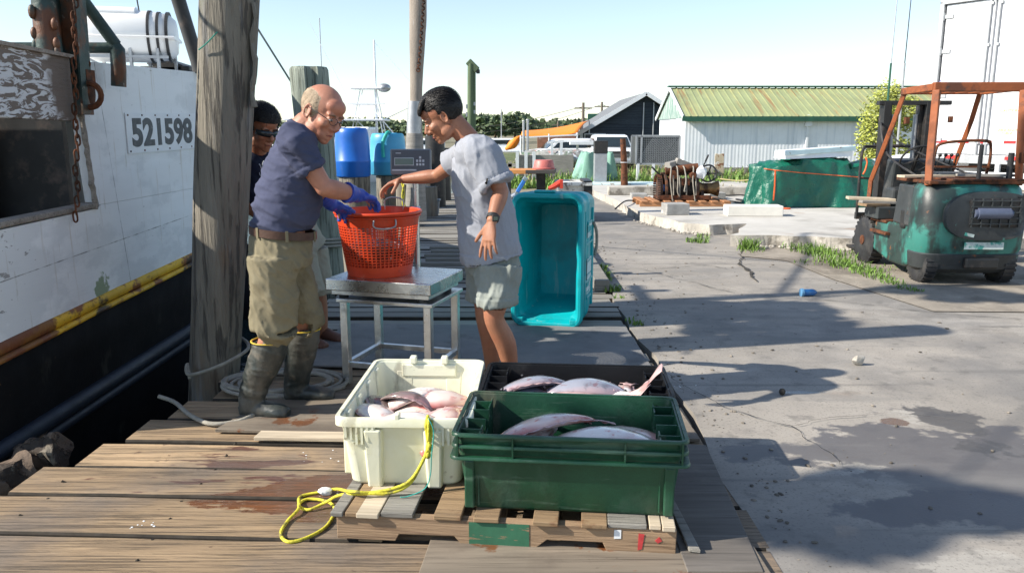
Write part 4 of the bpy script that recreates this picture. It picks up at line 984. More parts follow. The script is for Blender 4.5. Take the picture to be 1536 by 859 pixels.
# life raft canister on its cradle on the foredeck
m_raft = mat('raft_white', (.8, .8, .78), .35, var=.03); m_strap = mat('black_strap', (.02, .02, .02), .6)
t = thing('life_raft', 'white life raft canister strapped in a metal cradle on the boat roof', 'life raft', J(190, 85, 8.0))
RY = 8.0; c = J(188, 55, RY); ax = V((1, .25, 0)).normalized()
mb = MB(); prof = [(-.47, .08), (-.46, .16), (-.4, .215), (-.22, .24), (.22, .24), (.4, .215), (.46, .16), (.47, .08)]
mb.tube([c + ax * a for a, r in prof], [(r * 1.0, r) for a, r in prof], 26, side=(0, 0, 1)); bd = obj('canister', mb, m_raft, t, world=True, smooth=50)
mb = MB(); mb.tube([c + ax * a + V((0, 0, -.02)) for a in (-.475, .475)], [(.022, .27)] * 2, 26, side=(0, 0, 1)); obj('flange', mb, m_raft, t, world=True, smooth=50, bevel=.006)
mb = MB(); mb.tube([c + ax * a + V((0, 0, .2)) for a in (-.3, -.28, .12, .14)], [(.03, .08), (.07, .14), (.07, .14), (.03, .08)], 18, side=(0, 0, 1)); obj('top_pad', mb, m_raft, t, world=True, smooth=60)
for a in (.02 + .22, .32, .40):
    mb = MB(); rr = .246 if a < .3 else .236; mb.tube([c + ax * (a - .012), c + ax * (a + .012)], [(rr, rr)] * 2, 26, side=(0, 0, 1)); obj('strap', mb, m_strap, t, world=True)
mb = MB()
for a in (-.3, .12, .36):
    for s in (-.2, .2):
        p = c + ax * a + V((0, s, -.12)); mb.bar(p, (p.x, p.y, 2.0), .025)
    mb.bar(c + ax * a + V((0, -.2, -.17)), c + ax * a + V((0, .2, -.17)), .03)
mb.bar(c + ax * -.45 + V((0, -.2, -.2)), c + ax * .45 + V((0, -.2, -.2)), .025); mb.bar(c + ax * -.3 + V((0, -.2, -.2)), V((c.x + .0, c.y - .1, 2.02)), .02)
obj('cradle', mb, m_galv, t, world=True)
mb = MB(); mb.box(J(262, 100, 8.6), (.35, .5, .1), ry=.3); mb.box(J(262, 106, 8.6) , (.5, .5, .05)); obj('hatch', mb, m_black, boat, world=True, bevel=.01)
mb = MB(); mb.tube([J(200, -30, 9), J(210, 25, 9)], .008, 6); obj('stay_wire', mb, m_black, boat, world=True)

# ================================================================ PILINGS
m_pile = mat('weathered_piling', (.2, .18, .145), .9, var=.25, vs=3, st=(4, 4, .5), bump=.9, bs=7, bst=(9, 9, .6), bdist=.02, layers=[
    dict(c=(.075, .068, .06), s=4, st=(7, 7, .4), det=9, lo=.54, hi=.62, a=.85, h=-.8), dict(c=(.22, .155, .1), s=2, st=(1.5, 1.5, .8), lo=.58, hi=.68, a=.7), dict(c=(.24, .24, .24), s=3, st=(5, 5, .5), lo=.58, hi=.66, a=.5), dict(c=(.08, .1, .06), s=2.2, st=(1.5, 1.5, .7), lo=.6, hi=.7, a=.6)])
m_pileg = mat('greenish_piling', (.26, .29, .24), .9, var=.2, vs=3, st=(4, 4, .5), bump=.8, bs=7, bst=(9, 9, .6), bdist=.02, layers=[dict(c=(.1, .11, .085), s=4, st=(7, 7, .4), det=9, lo=.54, hi=.62, a=.8, h=-.8)])
def piling(name, label, pts, radii, m, seed=0, cat='piling', n=36, split=0):
    """an uneven log: knots, checks and flutes in its outline"""
    b0 = V(pts[0]); t = thing(name, label, cat, (b0.x, b0.y, b0.z)); P = []; Rr = []
    m_ = 34
    segs = len(pts) - 1
    for k in range(m_ + 1):
        q = k / m_ * segs; i = min(int(q), segs - 1); f = q - i; P.append(V(pts[i]).lerp(V(pts[i + 1]), f)); Rr.append(radii[i] * (1 - f) + radii[i + 1] * f)
    rings = []
    for k, (p, r) in enumerate(zip(P, Rr)):
        ring = []
        for a in range(n):
            q = 2 * PI * a / n
            rr = r * (1 + .05 * noise.noise(V((math.cos(q) * 1.5, math.sin(q) * 1.5, p.z * 1.2 + seed))) + .035 * noise.noise(V((math.cos(q) * 6, math.sin(q) * 6, p.z * .7 + seed))))
            if split and abs(a - split) < 1.2 and p.z > P[-1].z - 1.0: rr *= .72
            ring.append(p + V((math.cos(q) * rr, math.sin(q) * rr, 0)))
        rings.append(ring)
    mb = MB(); mb.loft(rings); obj('log', mb, m, t, world=True, smooth=50); return t
p0 = J(322, 575, 4.92); p1 = J(344, 0, 4.92)
d = (p1 - p0) / (p1.z - p0.z)
t = piling('piling', 'thick weathered grey piling at the dock edge in front of the boat number', [p0 - d * 1.6, p0, p1, p1 + d * 1.1], [.155, .155, .168, .165], m_pile, 1)
mb = MB(); a = J(298, 75, 4.75); b_ = J(326, 48, 4.74); mb.tube([a, a.lerp(b_, .5) + V((.0, -.01, -.01)), b_], .004, 5, sub=3); tag(obj('twine', mb, mat('green_twine', (.05, .35, .25), .6)), 'wisp of green twine caught on the thick near piling', 'twine')
# strip of loose bark on the right side of it
mb = MB(); P = [J(386 + 3 * math.sin(k), 5 + k * 12, 4.86) for k in range(14)]; mb.tube([p + V((-.02, 0, 0)) for p in P], [(.012 + .008 * math.sin(k * 2.1), .03) for k in range(14)], 6); obj('bark_strip', mb, m_pile, t, world=True)
p0 = J(491, 412, 8.4); p1 = J(463, 101, 8.4)
t = piling('piling', 'leaning greenish piling with a split flat top behind the bald man', [p0 - (p1 - p0) * .6, p0, p1 - V((0, 0, .03)), p1], [.17, .175, .195, .18], m_pileg, 7, split=29)
mb = MB(); q = J(486, 345, 8.2)
for k in range(3): mb.torus(q + V((0, .2, -k * .035 - .1)), .2, .014, 'Z', 24, 6)
obj('rope_turns', mb, mat('grey_rope', (.35, .33, .28), .9, bump=.6, bs=90), t, world=True, smooth=180)
def barrel(label, px, y0, y1, Y, m, r):
    a = J(px, y1, Y); z0 = a.z; h = J(px, y0, Y - .2).z - z0
    t = thing('barrel', label, 'barrel', (a.x, Y, z0))
    mb = MB(); mb.lathe([(r * .9, 0), (r * .97, .02), (r * .985, h * .3), (r, h * .31), (r, h * .34), (r * .98, h * .35), (r * .93, h * .8), (r * .9, h * .9), (r * .85, h * .97), (r * .78, h), (r * .74, h * .985), (.001, h * .985)], n=40); obj('drum', mb, m, t, smooth=50)
    mb = MB(); mb.cyl((r * .4, -.1, h * .98), (r * .4, -.1, h * 1.01), .05, n=16); obj('bung', mb, m, t)
    return t
m_bd = mat('blue_drum', (.012, .13, .52), .38, var=.12, vs=2); m_bl = mat('light_blue_drum', (.06, .35, .58), .42, var=.15, vs=2, layers=[dict(c=(.1, .5, .6), s=2, lo=.55, hi=.65, a=.5)])
barrel('royal blue upside-down plastic barrel on a piling beside the bald man', 530, 192, 265, 13.6, m_bd, .30)
barrel('faded light blue plastic barrel on a piling left of the scale display', 583, 200, 262, 14.2, m_bl, .325)
p = J(580, 200, 13.9)
mb = MB(); mb.tube([J(575, 236, 13.83), J(574, 215, 13.86), J(580, 200, 13.9), J(584, 198, 14.0)], [(.03, .02)] * 4, 8, sub=4); tag(obj('teal_strap', mb, mat('teal_cloth', (.02, .4, .33), .6), smooth=60), 'teal cloth strap hanging over the light blue barrel', 'strap')
for (x, Y, yt, r, lb, mm) in ((532, 13.6, 265, .26, 'grey piling carrying the royal blue barrel', m_pile), (585, 14.2, 263, .24, 'grey piling carrying the light blue barrel', m_pile), (606, 12.9, 276, .13, 'slim grey piling with yellow line, right below the light blue barrel', m_pile), (612, 16, 225, .22, 'dark piling beside the tall grey pole', m_pile), (652, 16.5, 204, .2, 'black piling between the tall pole and the man in the grey shirt', m_black), (664, 18, 222, .17, 'short black piling behind the man in the grey shirt', m_black), (640, 14.5, 280, .19, 'brown piling above the grey storage tote', m_pile)):
    a = J(x, yt, Y); piling('piling', lb, [(a.x, Y, -1.6), (a.x, Y, 0), (a.x, Y, a.z)], [r, r, r], mm, x)
mb = MB(); mb.tube([J(602, 272, 12.7), J(606, 290, 12.7), J(604, 305, 12.7), J(611, 320, 12.7), J(612, 326, 12.7)], .014, 7, sub=4); mb.tube([J(606, 276, 12.68), J(603, 295, 12.68), J(609, 312, 12.68)], .012, 7, sub=4)
m_yrope = mat('yellow_rope', (.62, .55, .04), .7, var=.3, vs=60, bump=.7, bs=160, bdist=.004, layers=[dict(c=(.12, .11, .04), s=30, lo=.55, hi=.62, a=.8)])
tag(obj('mooring_line', mb, m_yrope, smooth=60), 'bright yellow line hanging down the slim piling', 'rope')
# tall pole with metal sleeve and rusty chain
p0 = J(625, 330, 13.0); p1 = J(627, 0, 13.0)
t = thing('tall_pole', 'tall weathered wooden pole in a grey metal sleeve between the two men', 'pole', (p0.x, 13, 0))
m_tp = mat('pole_wood', (.27, .23, .19), .85, var=.25, vs=3, st=(3, 3, .5), bump=.6, layers=[dict(c=(.025, .022, .02), s=2, at=(J(625, 128, 13).x, 13, J(625, 128, 13).z), rad=.42, pk=.45, lo=.55, hi=.62), dict(c=(.45, .45, .45), s=3, st=(4, 4, .4), lo=.58, hi=.66, a=.6)])
mb = MB(); mb.tube([p0, J(624, 160, 13), J(626, 60, 13), p1, p1 + V((.02, 0, 2.2))], [.14, .095, .125, .135, .12], 20, sub=4); obj('pole_shaft', mb, m_tp, t, smooth=60, world=True)
mb = MB(); mb.tube([J(622, 330, 12.98), J(621, 196, 12.98), J(622, 152, 12.98)], [.17, .118, .112], 20); obj('sleeve', mb, m_galv, t, smooth=60, world=True)
mb = MB(); mb.tube([J(622, 330, 12.9), J(622, 200, 12.9)], [.2, .13], 8); obj('sleeve_base', mb, m_greywood, t, smooth=60, world=True)
mb = MB(); P = [J(636 - k * .35, -10 + k * 4.6, 12.9) for k in range(26)]
for k, p in enumerate(P): mb.torus(p, .028, .009, 'Y' if k % 2 else 'X', 10, 5)
obj('rusty_chain', mb, m_rust, t, world=True)
# green navigation post
m_gpost = mat('algae_green_post', (.1, .14, .075), .8, var=.25, vs=2, st=(3, 3, .5))
Y = 24.0
t = thing('lamp_post', 'old green wooden post with a small lamp box on top', 'post', (J(706, 200, Y).x, Y, -1.2)); a = J(706, 96, Y)
mb = MB(); mb.tube([(J(706, 200, Y).x, Y, -1.3), (J(706, 200, Y).x, Y, 1.0), a], [.12, .11, .09], 12); mb.cyl(J(711, 185, Y) - V((0, 0, 1.5)), J(711, 105, Y), .05); obj('post_shaft', mb, m_gpost, t, world=True, smooth=50)
mb = MB(); mb.bar(J(702, 92, Y), J(716, 106, Y), .14, .2); obj('bracket', mb, m_gpost, t, world=True, bevel=.02)
mb = MB(); mb.box(J(717, 107.5, Y), (.11, .11, .12)); obj('lamp', mb, m_black, t, world=True, bevel=.02)
mb = MB()
for yy in (160, 172): mb.box(J(700, yy, Y), (.05, .1, .12)); mb.box(J(712, yy - 4, Y), (.06, .1, .1))
obj('cleat', mb, m_galv, t, world=True)
# small grey tote on the walkway
m_tote = mat('grey_tote', (.2, .22, .24), .5, var=.1)
Y = 14.6; a = J(648, 317, Y)
t = thing('storage_tote', 'small grey lidded storage tote on the walkway behind the scale', 'storage tote', (a.x, Y, 0))
mb = MB(); mb.loft([[V((x * k, y * k, z)) for x, y in ((-.14, -.1), (.14, -.1), (.14, .1), (-.14, .1))] for k, z in ((.82, .01), (1, .27))]); obj('tote_body', mb, m_tote, t, bevel=.015)
mb = MB(); mb.box((0, 0, .285), (.31, .23, .035)); obj('lid', mb, m_tote, t, bevel=.012)

# ---- sport-fishing boat at anchor, far left
m_fb = mat('white_gelcoat', (.82, .84, .86), .3, var=.02)
Y = 42.0
c = J(552, 198, Y)
t = thing('sport_boat', 'far white sport-fishing boat with a tall mast and tuna tower', 'boat', (c.x - 2, Y, -1))
x0 = c.x - 6.5
mb = MB(); rings = []
for k in range(13):
    q = k / 12; x = x0 + 10 * q; hw = 1.7 * (1 - max(0, .35 - q) ** 2 * 7); top = .5 + max(0, .5 - q) * 1.1
    rings.append([V((x, Y - hw, top)), V((x, Y - hw * .85, -.4)), V((x, Y - hw * .5, -1.3)), V((x, Y + hw * .5, -1.3)), V((x, Y + hw * .85, -.4)), V((x, Y + hw, top))])
mb.loft(rings); obj('hull', mb, m_fb, t, world=True, smooth=40)
mb = MB(); mb.box((c.x - 2.0, Y, 1.15), (4.6, 2.4, 1.2)); ch = obj('cabin', mb, m_fb, t, world=True, bevel=.12)
mb = MB()
for k in range(4): mb.box((c.x - 3.6 + k * .95, Y - 1.215, 1.45), (.8, .04, .42))
obj('window', mb, m_glass, ch, world=True)
mb = MB(); mb.box((c.x - 1.5, Y, 2.1), (5.0, 2.3, .08)); mb.box((c.x + .05, Y, J(560, 133, Y).z), (1.6, 1.0, .08)); mb.box((c.x - .1, Y, J(560, 157, Y).z), (1.2, .8, .07)); obj('top', mb, m_fb, t, world=True, bevel=.03)
mb = MB(); zt = J(560, 60, Y).z; mx = J(561, 60, Y).x; mb.cyl((mx, Y, 0), (mx, Y, zt), .08, .045)
for s in (-.7, .7):
    for s2 in (-.5, .5): mb.bar((c.x + s * 1.4, Y + s2, .5), (c.x + .1 + s * .5, Y + s2 * .6, J(560, 133, Y).z), .05)
for z in (1.1, 2.9): mb.bar((c.x - .9, Y - .5, z), (c.x + 1, Y - .5, z), .05)
mb.bar((c.x + 1.0, Y - .4, .6), (c.x - .6, Y - .4, 2.2), .05); mb.bar((c.x + 1.4, Y - .4, 1.4), (c.x + .4, Y - .4, 2.6), .05)
obj('tower', mb, m_fb, t, world=True)
mb = MB(); mb.tube([(c.x + .6, Y, 2.0), (c.x + 3.6, Y, 3.4)], [.025, .01], 6); mb.tube([(c.x - .6, Y + 1, 2.0), (c.x - 3, Y + 1, J(480, 30, Y).z)], [.02, .01], 6); mb.tube([(mx, Y, zt - .1), (c.x + 5.0, Y, 1.0)], .007, 5); obj('outrigger', mb, m_fb, t, world=True)
mb = MB(); mb.ell(J(576, 132, Y), (.35, .35, .22), None, 14, 8); obj('radar', mb, m_galv, t, world=True, smooth=180)
def simple_boat(label, px, Y, L_, m, seed, cabin=True):
    c = J(px, 198, Y); t = thing('moored_boat', label, 'boat', (c.x, Y, -1)); mb = MB(); rings = []
    for k in range(9):
        q = k / 8; x = c.x - L_ / 2 + L_ * q; hw = 1.1 * (1 - max(0, .4 - q) ** 2 * 5.5); top = .1 + max(0, .5 - q) * .8
        rings.append([V((x, Y - hw, top)), V((x, Y - hw * .7, -1.2)), V((x, Y + hw * .7, -1.2)), V((x, Y + hw, top))])
    mb.loft(rings); obj('hull', mb, m, t, world=True, smooth=40)
    mb = MB(); mb.box((c.x + .2, Y, .55), (L_ * .36, 1.5, .95)); cb = obj('cabin', mb, m_fb, t, world=True, bevel=.08)
    mb = MB(); mb.box((c.x + .2, Y - .76, .75), (L_ * .3, .04, .3)); obj('window', mb, m_glass, cb, world=True)
    mb = MB(); mb.cyl((c.x, Y, .8), (c.x, Y, 3.2), .035); obj('mast', mb, m_galv, t, world=True)
simple_boat('small white cabin boat moored far behind the leaning piling', 500, 55, 6, m_fb, 1)
simple_boat('small white cabin boat seen under the grey-shirted man\'s chin', 640, 60, 6, m_fb, 2)
simple_boat('low white boat moored at the far bank left of the netting', 752, 62, 7, m_fb, 3)
pole('whip_aerial', 'very thin tall white aerial at the far left marina', 479, 28, 190, 60, .04, m_galv, cat='aerial')
# old timber chunks at the dock corner, bottom left
m_chunk = mat('rotten_timber', (.12, .085, .06), .9, var=.35, vs=6, bump=1.0, bs=14, bdist=.02, layers=[dict(c=(.03, .022, .016), s=7, lo=.5, hi=.56, a=.9, h=-1), dict(c=(.3, .26, .2), s=9, lo=.6, hi=.66, a=.5)])
def rough_log(label, a, b_, r, seed):
    a = V(a); b_ = V(b_); c = (a + b_) / 2; mb = MB(); P = [(a - c).lerp(b_ - c, k / 12) for k in range(13)]
    mb.tube(P, [r * (1 + .16 * noise.noise(V((k * .8, seed, 0)))) for k in range(13)], 18)
    mb.v = [tuple(V(p) * (1) + V((noise.noise(V(p) * 14 + V((seed, 0, 0))), noise.noise(V(p) * 14 + V((0, seed, 0))), noise.noise(V(p) * 14 + V((0, 0, seed))))) * r * .35) for p in mb.v]
    o = obj('fender_timber', mb, m_chunk, smooth=35); o.location = c; return tag(o, label, 'timber', 'rotten fender timbers')
rough_log('cracked brown timber end nearest the dock corner, bottom left', G(92, 672, -.08), G(30, 690, -.14), .085, 1)
rough_log('second cracked brown timber lying lower at the bottom left edge of the photo', G(50, 700, -.14), G(-40, 740, -.2), .09, 5)
rough_log('third rotten timber behind the other two at the dock corner', G(62, 668, -.2), G(-60, 700, -.3), .1, 9)
# ================================================================ PALLET, CRATES, FISH
m_pal = wood('pallet_wood', (.3, .2, .11), (.1, .06, .035), island=.3, bump=.5, extra=[dict(c=(.13, .045, .015), s=5, lo=.58, hi=.66, a=.7, r=.3)])
m_palx = mat('pallet_stringer', (.3, .2, .12), .8, var=.25, vs=3, st=(.6, 5, 9), bump=.5, bs=9, bst=(.6, 14, 14), layers=[dict(c=(.12, .07, .04), s=5, st=(.5, 5, 10), lo=.52, hi=.64, a=.8), dict(c=(.1, .05, .03), s=2.5, lo=.55, hi=.66, a=.6)])
m_stencil = mat('green_stencil_paint', (.03, .13, .07), .7, var=.2, vs=9, layers=[dict(c=(.25, .16, .09), s=22, st=(.6, 1, 4), lo=.62, hi=.66)])
m_redmark = mat('red_crayon', (.45, .04, .04), .8, var=.3, vs=30)
def stringer(mb, y0, w_, L_, z0, z1):
    n0, n1 = .16, .28
    o = [(-L_ / 2, z0), (-L_ / 2, z1), (L_ / 2, z1), (L_ / 2, z0)]
    pts = []
    x = -L_ / 2
    prof = [(-L_ / 2, z0), (-L_ / 2 + .30 - .14, z0), (-.33, z0 + .0)]
    prof = [(-L_ / 2, z0), (-.40, z0), (-.385, z0 + .028), (-.18, z0 + .03), (-.155, z0), (.12, z0), (.16, z0 + .034), (.36, z0 + .034), (.375, z0), (L_ / 2, z0), (L_ / 2, z1), (-L_ / 2, z1)]
    mb.prism([V((a, y0, b)) for a, b in prof], (0, w_, 0))
fl, fr = V((-.65, 2.745, 0)), V((.585, 2.625, 0))
prz = math.atan2(fr.y - fl.y, fr.x - fl.x); PL = (fr - fl).length; pc = (fl + fr) / 2
pal = thing('pallet', 'worn wooden pallet under the three fish crates with a green stencilled patch', 'pallet', (pc.x, pc.y, 0), prz)
PT = .13; PD = 1.02
for k, yy in enumerate((0, PD / 2 - .02, PD - .045)):
    mb = MB(); stringer(mb, yy, .042, PL, .018, .112); s_ = obj('stringer', mb, m_palx, pal, bevel=.003)
    if k == 0:
        mb = MB(); mb.prism([(-.125, -.002, .022), (-.125, -.002, .108), (.095, -.002, .108), (.095, -.002, .022)], (0, .0014, 0)); obj('stencil_patch', mb, m_stencil, s_)
        mb = MB(); mb.prism([(.485, -.002, .03), (.487, -.002, .095), (.508, -.002, .092), (.5, -.002, .035)], (0, .0014, 0)); mb.prism([(.545, -.002, .07), (.56, -.002, .085), (.57, -.002, .07), (.556, -.002, .06)], (0, .0014, 0)); obj('red_mark', mb, m_redmark, s_)
        mb = MB(); mb.prism([(.40, -.002, .07), (.40, -.002, .104), (.425, -.002, .106), (.425, -.002, .072)], (0, .0014, 0)); obj('paper_tag', mb, m_white, s_)
random.seed(4)
xs_ = [(-.62, .05, 1), (-.565, .05, 0), (-.505, .09, 2), (-.40, .13, 1), (-.205, .11, 0), (-.06, .1, 0), (.16, .1, 0), (.33, .1, 0), (.45, .15, 1), (.555, .045, 2), (.6, .05, 2)]
for x, w_, kk in xs_:
    mb = MB(); mb.box((x * PL / 1.26, PD / 2 + random.uniform(-.008, .012) - .01, .122), (w_ * .92, PD + .01, .018), rz=random.uniform(-.008, .008)); obj('deck_board', mb, [m_pal, m_plank_far, m_fresh][kk], pal, bevel=.003)
for yy in (.03, PD / 2, PD - .08):
    pass
for x in (-.5, -.06, .25, .53):
    mb = MB(); mb.box((x, PD / 2, .009), (.09, PD - .03, .016)); obj('bottom_board', mb, m_pal, pal, bevel=.002)

def rring(w_, l_, r, z, n=5):
    pts = []
    for cx, cy, a0 in ((w_ / 2 - r, l_ / 2 - r, 0), (-w_ / 2 + r, l_ / 2 - r, PI / 2), (-w_ / 2 + r, -l_ / 2 + r, PI), (w_ / 2 - r, -l_ / 2 + r, 1.5 * PI)):
        for k in range(n): a = a0 + PI / 2 * k / (n - 1); pts.append(V((cx + r * math.cos(a), cy + r * math.sin(a), z)))
    return pts
def shell(W, L_, W0, L0, h, th, r, z0=0):
    """open tub wall: outside up, over, inside down, floor"""
    mb = MB()
    R_ = [rring(W0 - .02, L0 - .02, r, z0), rring(W0, L0, r, z0 + .012), rring(W, L_, r, z0 + h), rring(W - 2 * th, L_ - 2 * th, r * .8, z0 + h), rring(W0 - 2 * th, L0 - 2 * th, r * .8, z0 + th)]
    mb.loft(R_); return mb
def rim(W, L_, r, z, out, th, in_=0.0):
    mb = MB(); R_ = [rring(W - in_, L_ - in_, r * .8, z + .003), rring(W + out * 2 - .006, L_ + out * 2 - .006, r * 1.2, z + .003), rring(W + out * 2, L_ + out * 2, r * 1.2, z - .003), rring(W + out * 2, L_ + out * 2, r * 1.2, z - th), rring(W + out * 2 - .01, L_ + out * 2 - .01, r * 1.2, z - th), rring(W, L_, r, z - th * .4)]
    n = len(R_[0]); mb.loft(R_ + [R_[0]], caps=False); return mb
m_wc = mat('cream_plastic', (.76, .76, .6), .42, var=.04, vs=3, layers=[dict(c=(.14, .1, .06), s=4, st=(1, 1, .5), det=10, lo=.6, hi=.66, a=.45), dict(c=(.62, .55, .2), s=2.2, st=(1, 1, .8), lo=.52, hi=.7, a=.55), dict(c=(.2, .16, .1), s=13, lo=.64, hi=.7, a=.5), dict(c=(.35, .3, .2), s=5, lo=.6, hi=.75, a=.35)], bump=.15, bs=20)
t = wc = thing('fish_crate', 'cream white plastic crate full of pale flatfish on the pallet', 'crate', (-.41, 3.325, PT), -.03)
W, L_, Hh = .50, .79, .285
obj('shell', shell(W, L_, W * .88, L_ * .92, Hh, .008, .04), m_wc, t, smooth=50, bevel=.002)
obj('rim', rim(W, L_, .04, Hh + .004, .018, .032), m_wc, t, smooth=40)
for sy in (-1, 1):
    for sx in (-1, 1):
        mb = MB(); x = sx * W * .235
        mb.loft([[V((x + a * (.042 - .008 * q), sy * (L_ / 2 * (.92 + .08 * z / Hh) + b), z)) for a, b in ((-1, -.01), (1, -.01), (.8, .024), (-.8, .024))] for z, q in ((-.004, 1.2), (.21, 0), (.245, 0))]); obj('corner_foot', mb, m_wc, t, bevel=.008)
        mb = MB(); x = sx * W * .335
        for k in range(6):
            xx = x + (k - 2.5) * .021; zb = .185 + .018 * abs(k - 2.5) * (1 if k % 2 else .8); mb.box((xx, sy * (L_ / 2 + .004), (Hh + zb) / 2 - .008), (.009, .026, Hh - zb))
        mb.prism([(x - .062, sy * (L_ / 2 + .002), Hh - .01), (x - .062, sy * (L_ / 2 - .008), .2), (x - .03, sy * (L_ / 2 - .008), .185), (x, sy * (L_ / 2 - .008), .2), (x + .03, sy * (L_ / 2 - .008), .17), (x + .062, sy * (L_ / 2 - .008), .2), (x + .062, sy * (L_ / 2 + .002), Hh - .01)], (0, sy * .012, 0)); obj('ribbed_panel', mb, m_wc, t)
for sx in (-1, 1):
    for k in range(4): mb = MB(); mb.box((sx * (W / 2 * .96), (k - 1.5) * .19, .15), (.03, .05, .26)); obj('side_rib', mb, m_wc, t, bevel=.006)
mb = MB()
for sx in (-.075, .075): mb.box((sx, L_ / 2 - .012, Hh + .012), (.03, .045, .035))
mb.box((0, L_ / 2 + .002, Hh + .0), (.15, .02, .014)); mb.prism([(-.13, L_ / 2 - .012, Hh - .01), (-.13, L_ / 2 - .012, Hh - .07), (.13, L_ / 2 - .012, Hh - .07), (.13, L_ / 2 - .012, Hh - .01)], (0, -.012, 0)); obj('handle', mb, m_wc, t, bevel=.005); mb = MB(); mb.box((-.02, -L_ / 2 - .0, Hh + .01), (.022, .035, .03)); obj('stacking_lug', mb, m_wc, t, bevel=.005)

m_gc = mat('green_plastic', (.010, .062, .03), .42, var=.3, vs=3, bump=.2, bs=30, layers=[dict(c=(.1, .17, .12), s=9, st=(.25, 1, 2.5), det=12, lo=.58, hi=.64, a=.55), dict(c=(.2, .18, .13), s=3.5, st=(1, 1, .4), det=11, lo=.61, hi=.68, a=.5), dict(c=(.1, .16, .12), s=5, st=(1, 1, .5), det=10, lo=.56, hi=.74, a=.4), dict(c=(.02, .035, .025), s=3, lo=.52, hi=.62, a=.6), dict(c=(.3, .34, .28), s=24, st=(1, 1, .4), lo=.7, hi=.73, a=.5)])
m_kc = mat('black_plastic', (.006, .0065, .008), .55, spec=.25, var=.3, vs=3, bump=.15, bs=30, layers=[dict(c=(.06, .06, .06), s=5, det=9, lo=.6, hi=.74, a=.4), dict(c=(.3, .3, .3), s=26, lo=.7, hi=.74, a=.5)])
def tote(label, loc, rz, m, W, L_, Hh, nested, mrim):
    """nest-and-stack tote: W across (long axis, x), L_ deep (y), with cell pockets at both ends"""
    t = thing('fish_crate', label, 'crate', loc, rz)
    obj('shell', shell(W, L_, W * .91, L_ * .87, Hh, .008, .03), m, t, smooth=50, bevel=.0015)
    for i, z in enumerate([Hh, Hh - .042, Hh - .085] if nested else [Hh, Hh - .045]):
        obj('rim', rim(W, L_, .03, z + .003, .016 if i < 2 else .022, .008), mrim, t, smooth=40)
    mb = MB(); zr0, zr1 = Hh - (.085 if nested else .045), Hh
    for x in (-.20, .2, -W / 2 + .01, W / 2 - .01):
        for sy in (-1, 1): mb.box((x * W / .82, sy * (L_ / 2 + .008), (zr0 + zr1) / 2), (.006, .018, zr1 - zr0))
    for y in (-.12, .12):
        for sx in (-1, 1): mb.box((sx * (W / 2 + .008), y, (zr0 + zr1) / 2), (.018, .006, zr1 - zr0))
    obj('rim_rib', mb, mrim, t)
    for sx in (-1, 1):   # end pockets
        mb = MB(); x_in = sx * (W / 2 - .085); top = Hh - .012
        yy = L_ / 2 * .93
        mb.prism([V((x_in, -yy, .02)), V((x_in, yy, .02)), V((x_in, yy, top - .0)), V((x_in, yy * .45, top - .0)), V((x_in, yy * .42, top - .07)), V((x_in, -yy * .42, top - .07)), V((x_in, -yy * .45, top)), V((x_in, -yy, top))], (sx * .006, 0, 0))
        for y in (-.33 * L_, -.1 * L_, .12 * L_, .33 * L_): mb.box((sx * (W / 2 - .045), y, Hh - .05), (.085, .006, .085))
        mb.box((sx * (W / 2 - .045), 0, Hh - .1), (.08, L_ * .86, .005))
        obj('end_pocket', mb, m, t, bevel=.0015)
    for sx in (-1, 1):
        for sy in (-1, 1): mb = MB(); mb.box((sx * W * .44, sy * L_ / 2 * .93, Hh * .35), (W * .045, .02, Hh * .62)); obj('corner_rib', mb, m, t, bevel=.006)
    return t
gc = tote('dark green plastic crate with a double rim and pale flatfish on the pallet', (.225, 2.93, PT), prz - .0, m_gc, .82, .47, .30, True, m_gc)
kc = tote('black plastic crate with grey flatfish behind the dark green crate', (.285, 3.43, PT), prz + .02, m_kc, .80, .44, .285, False, m_kc)

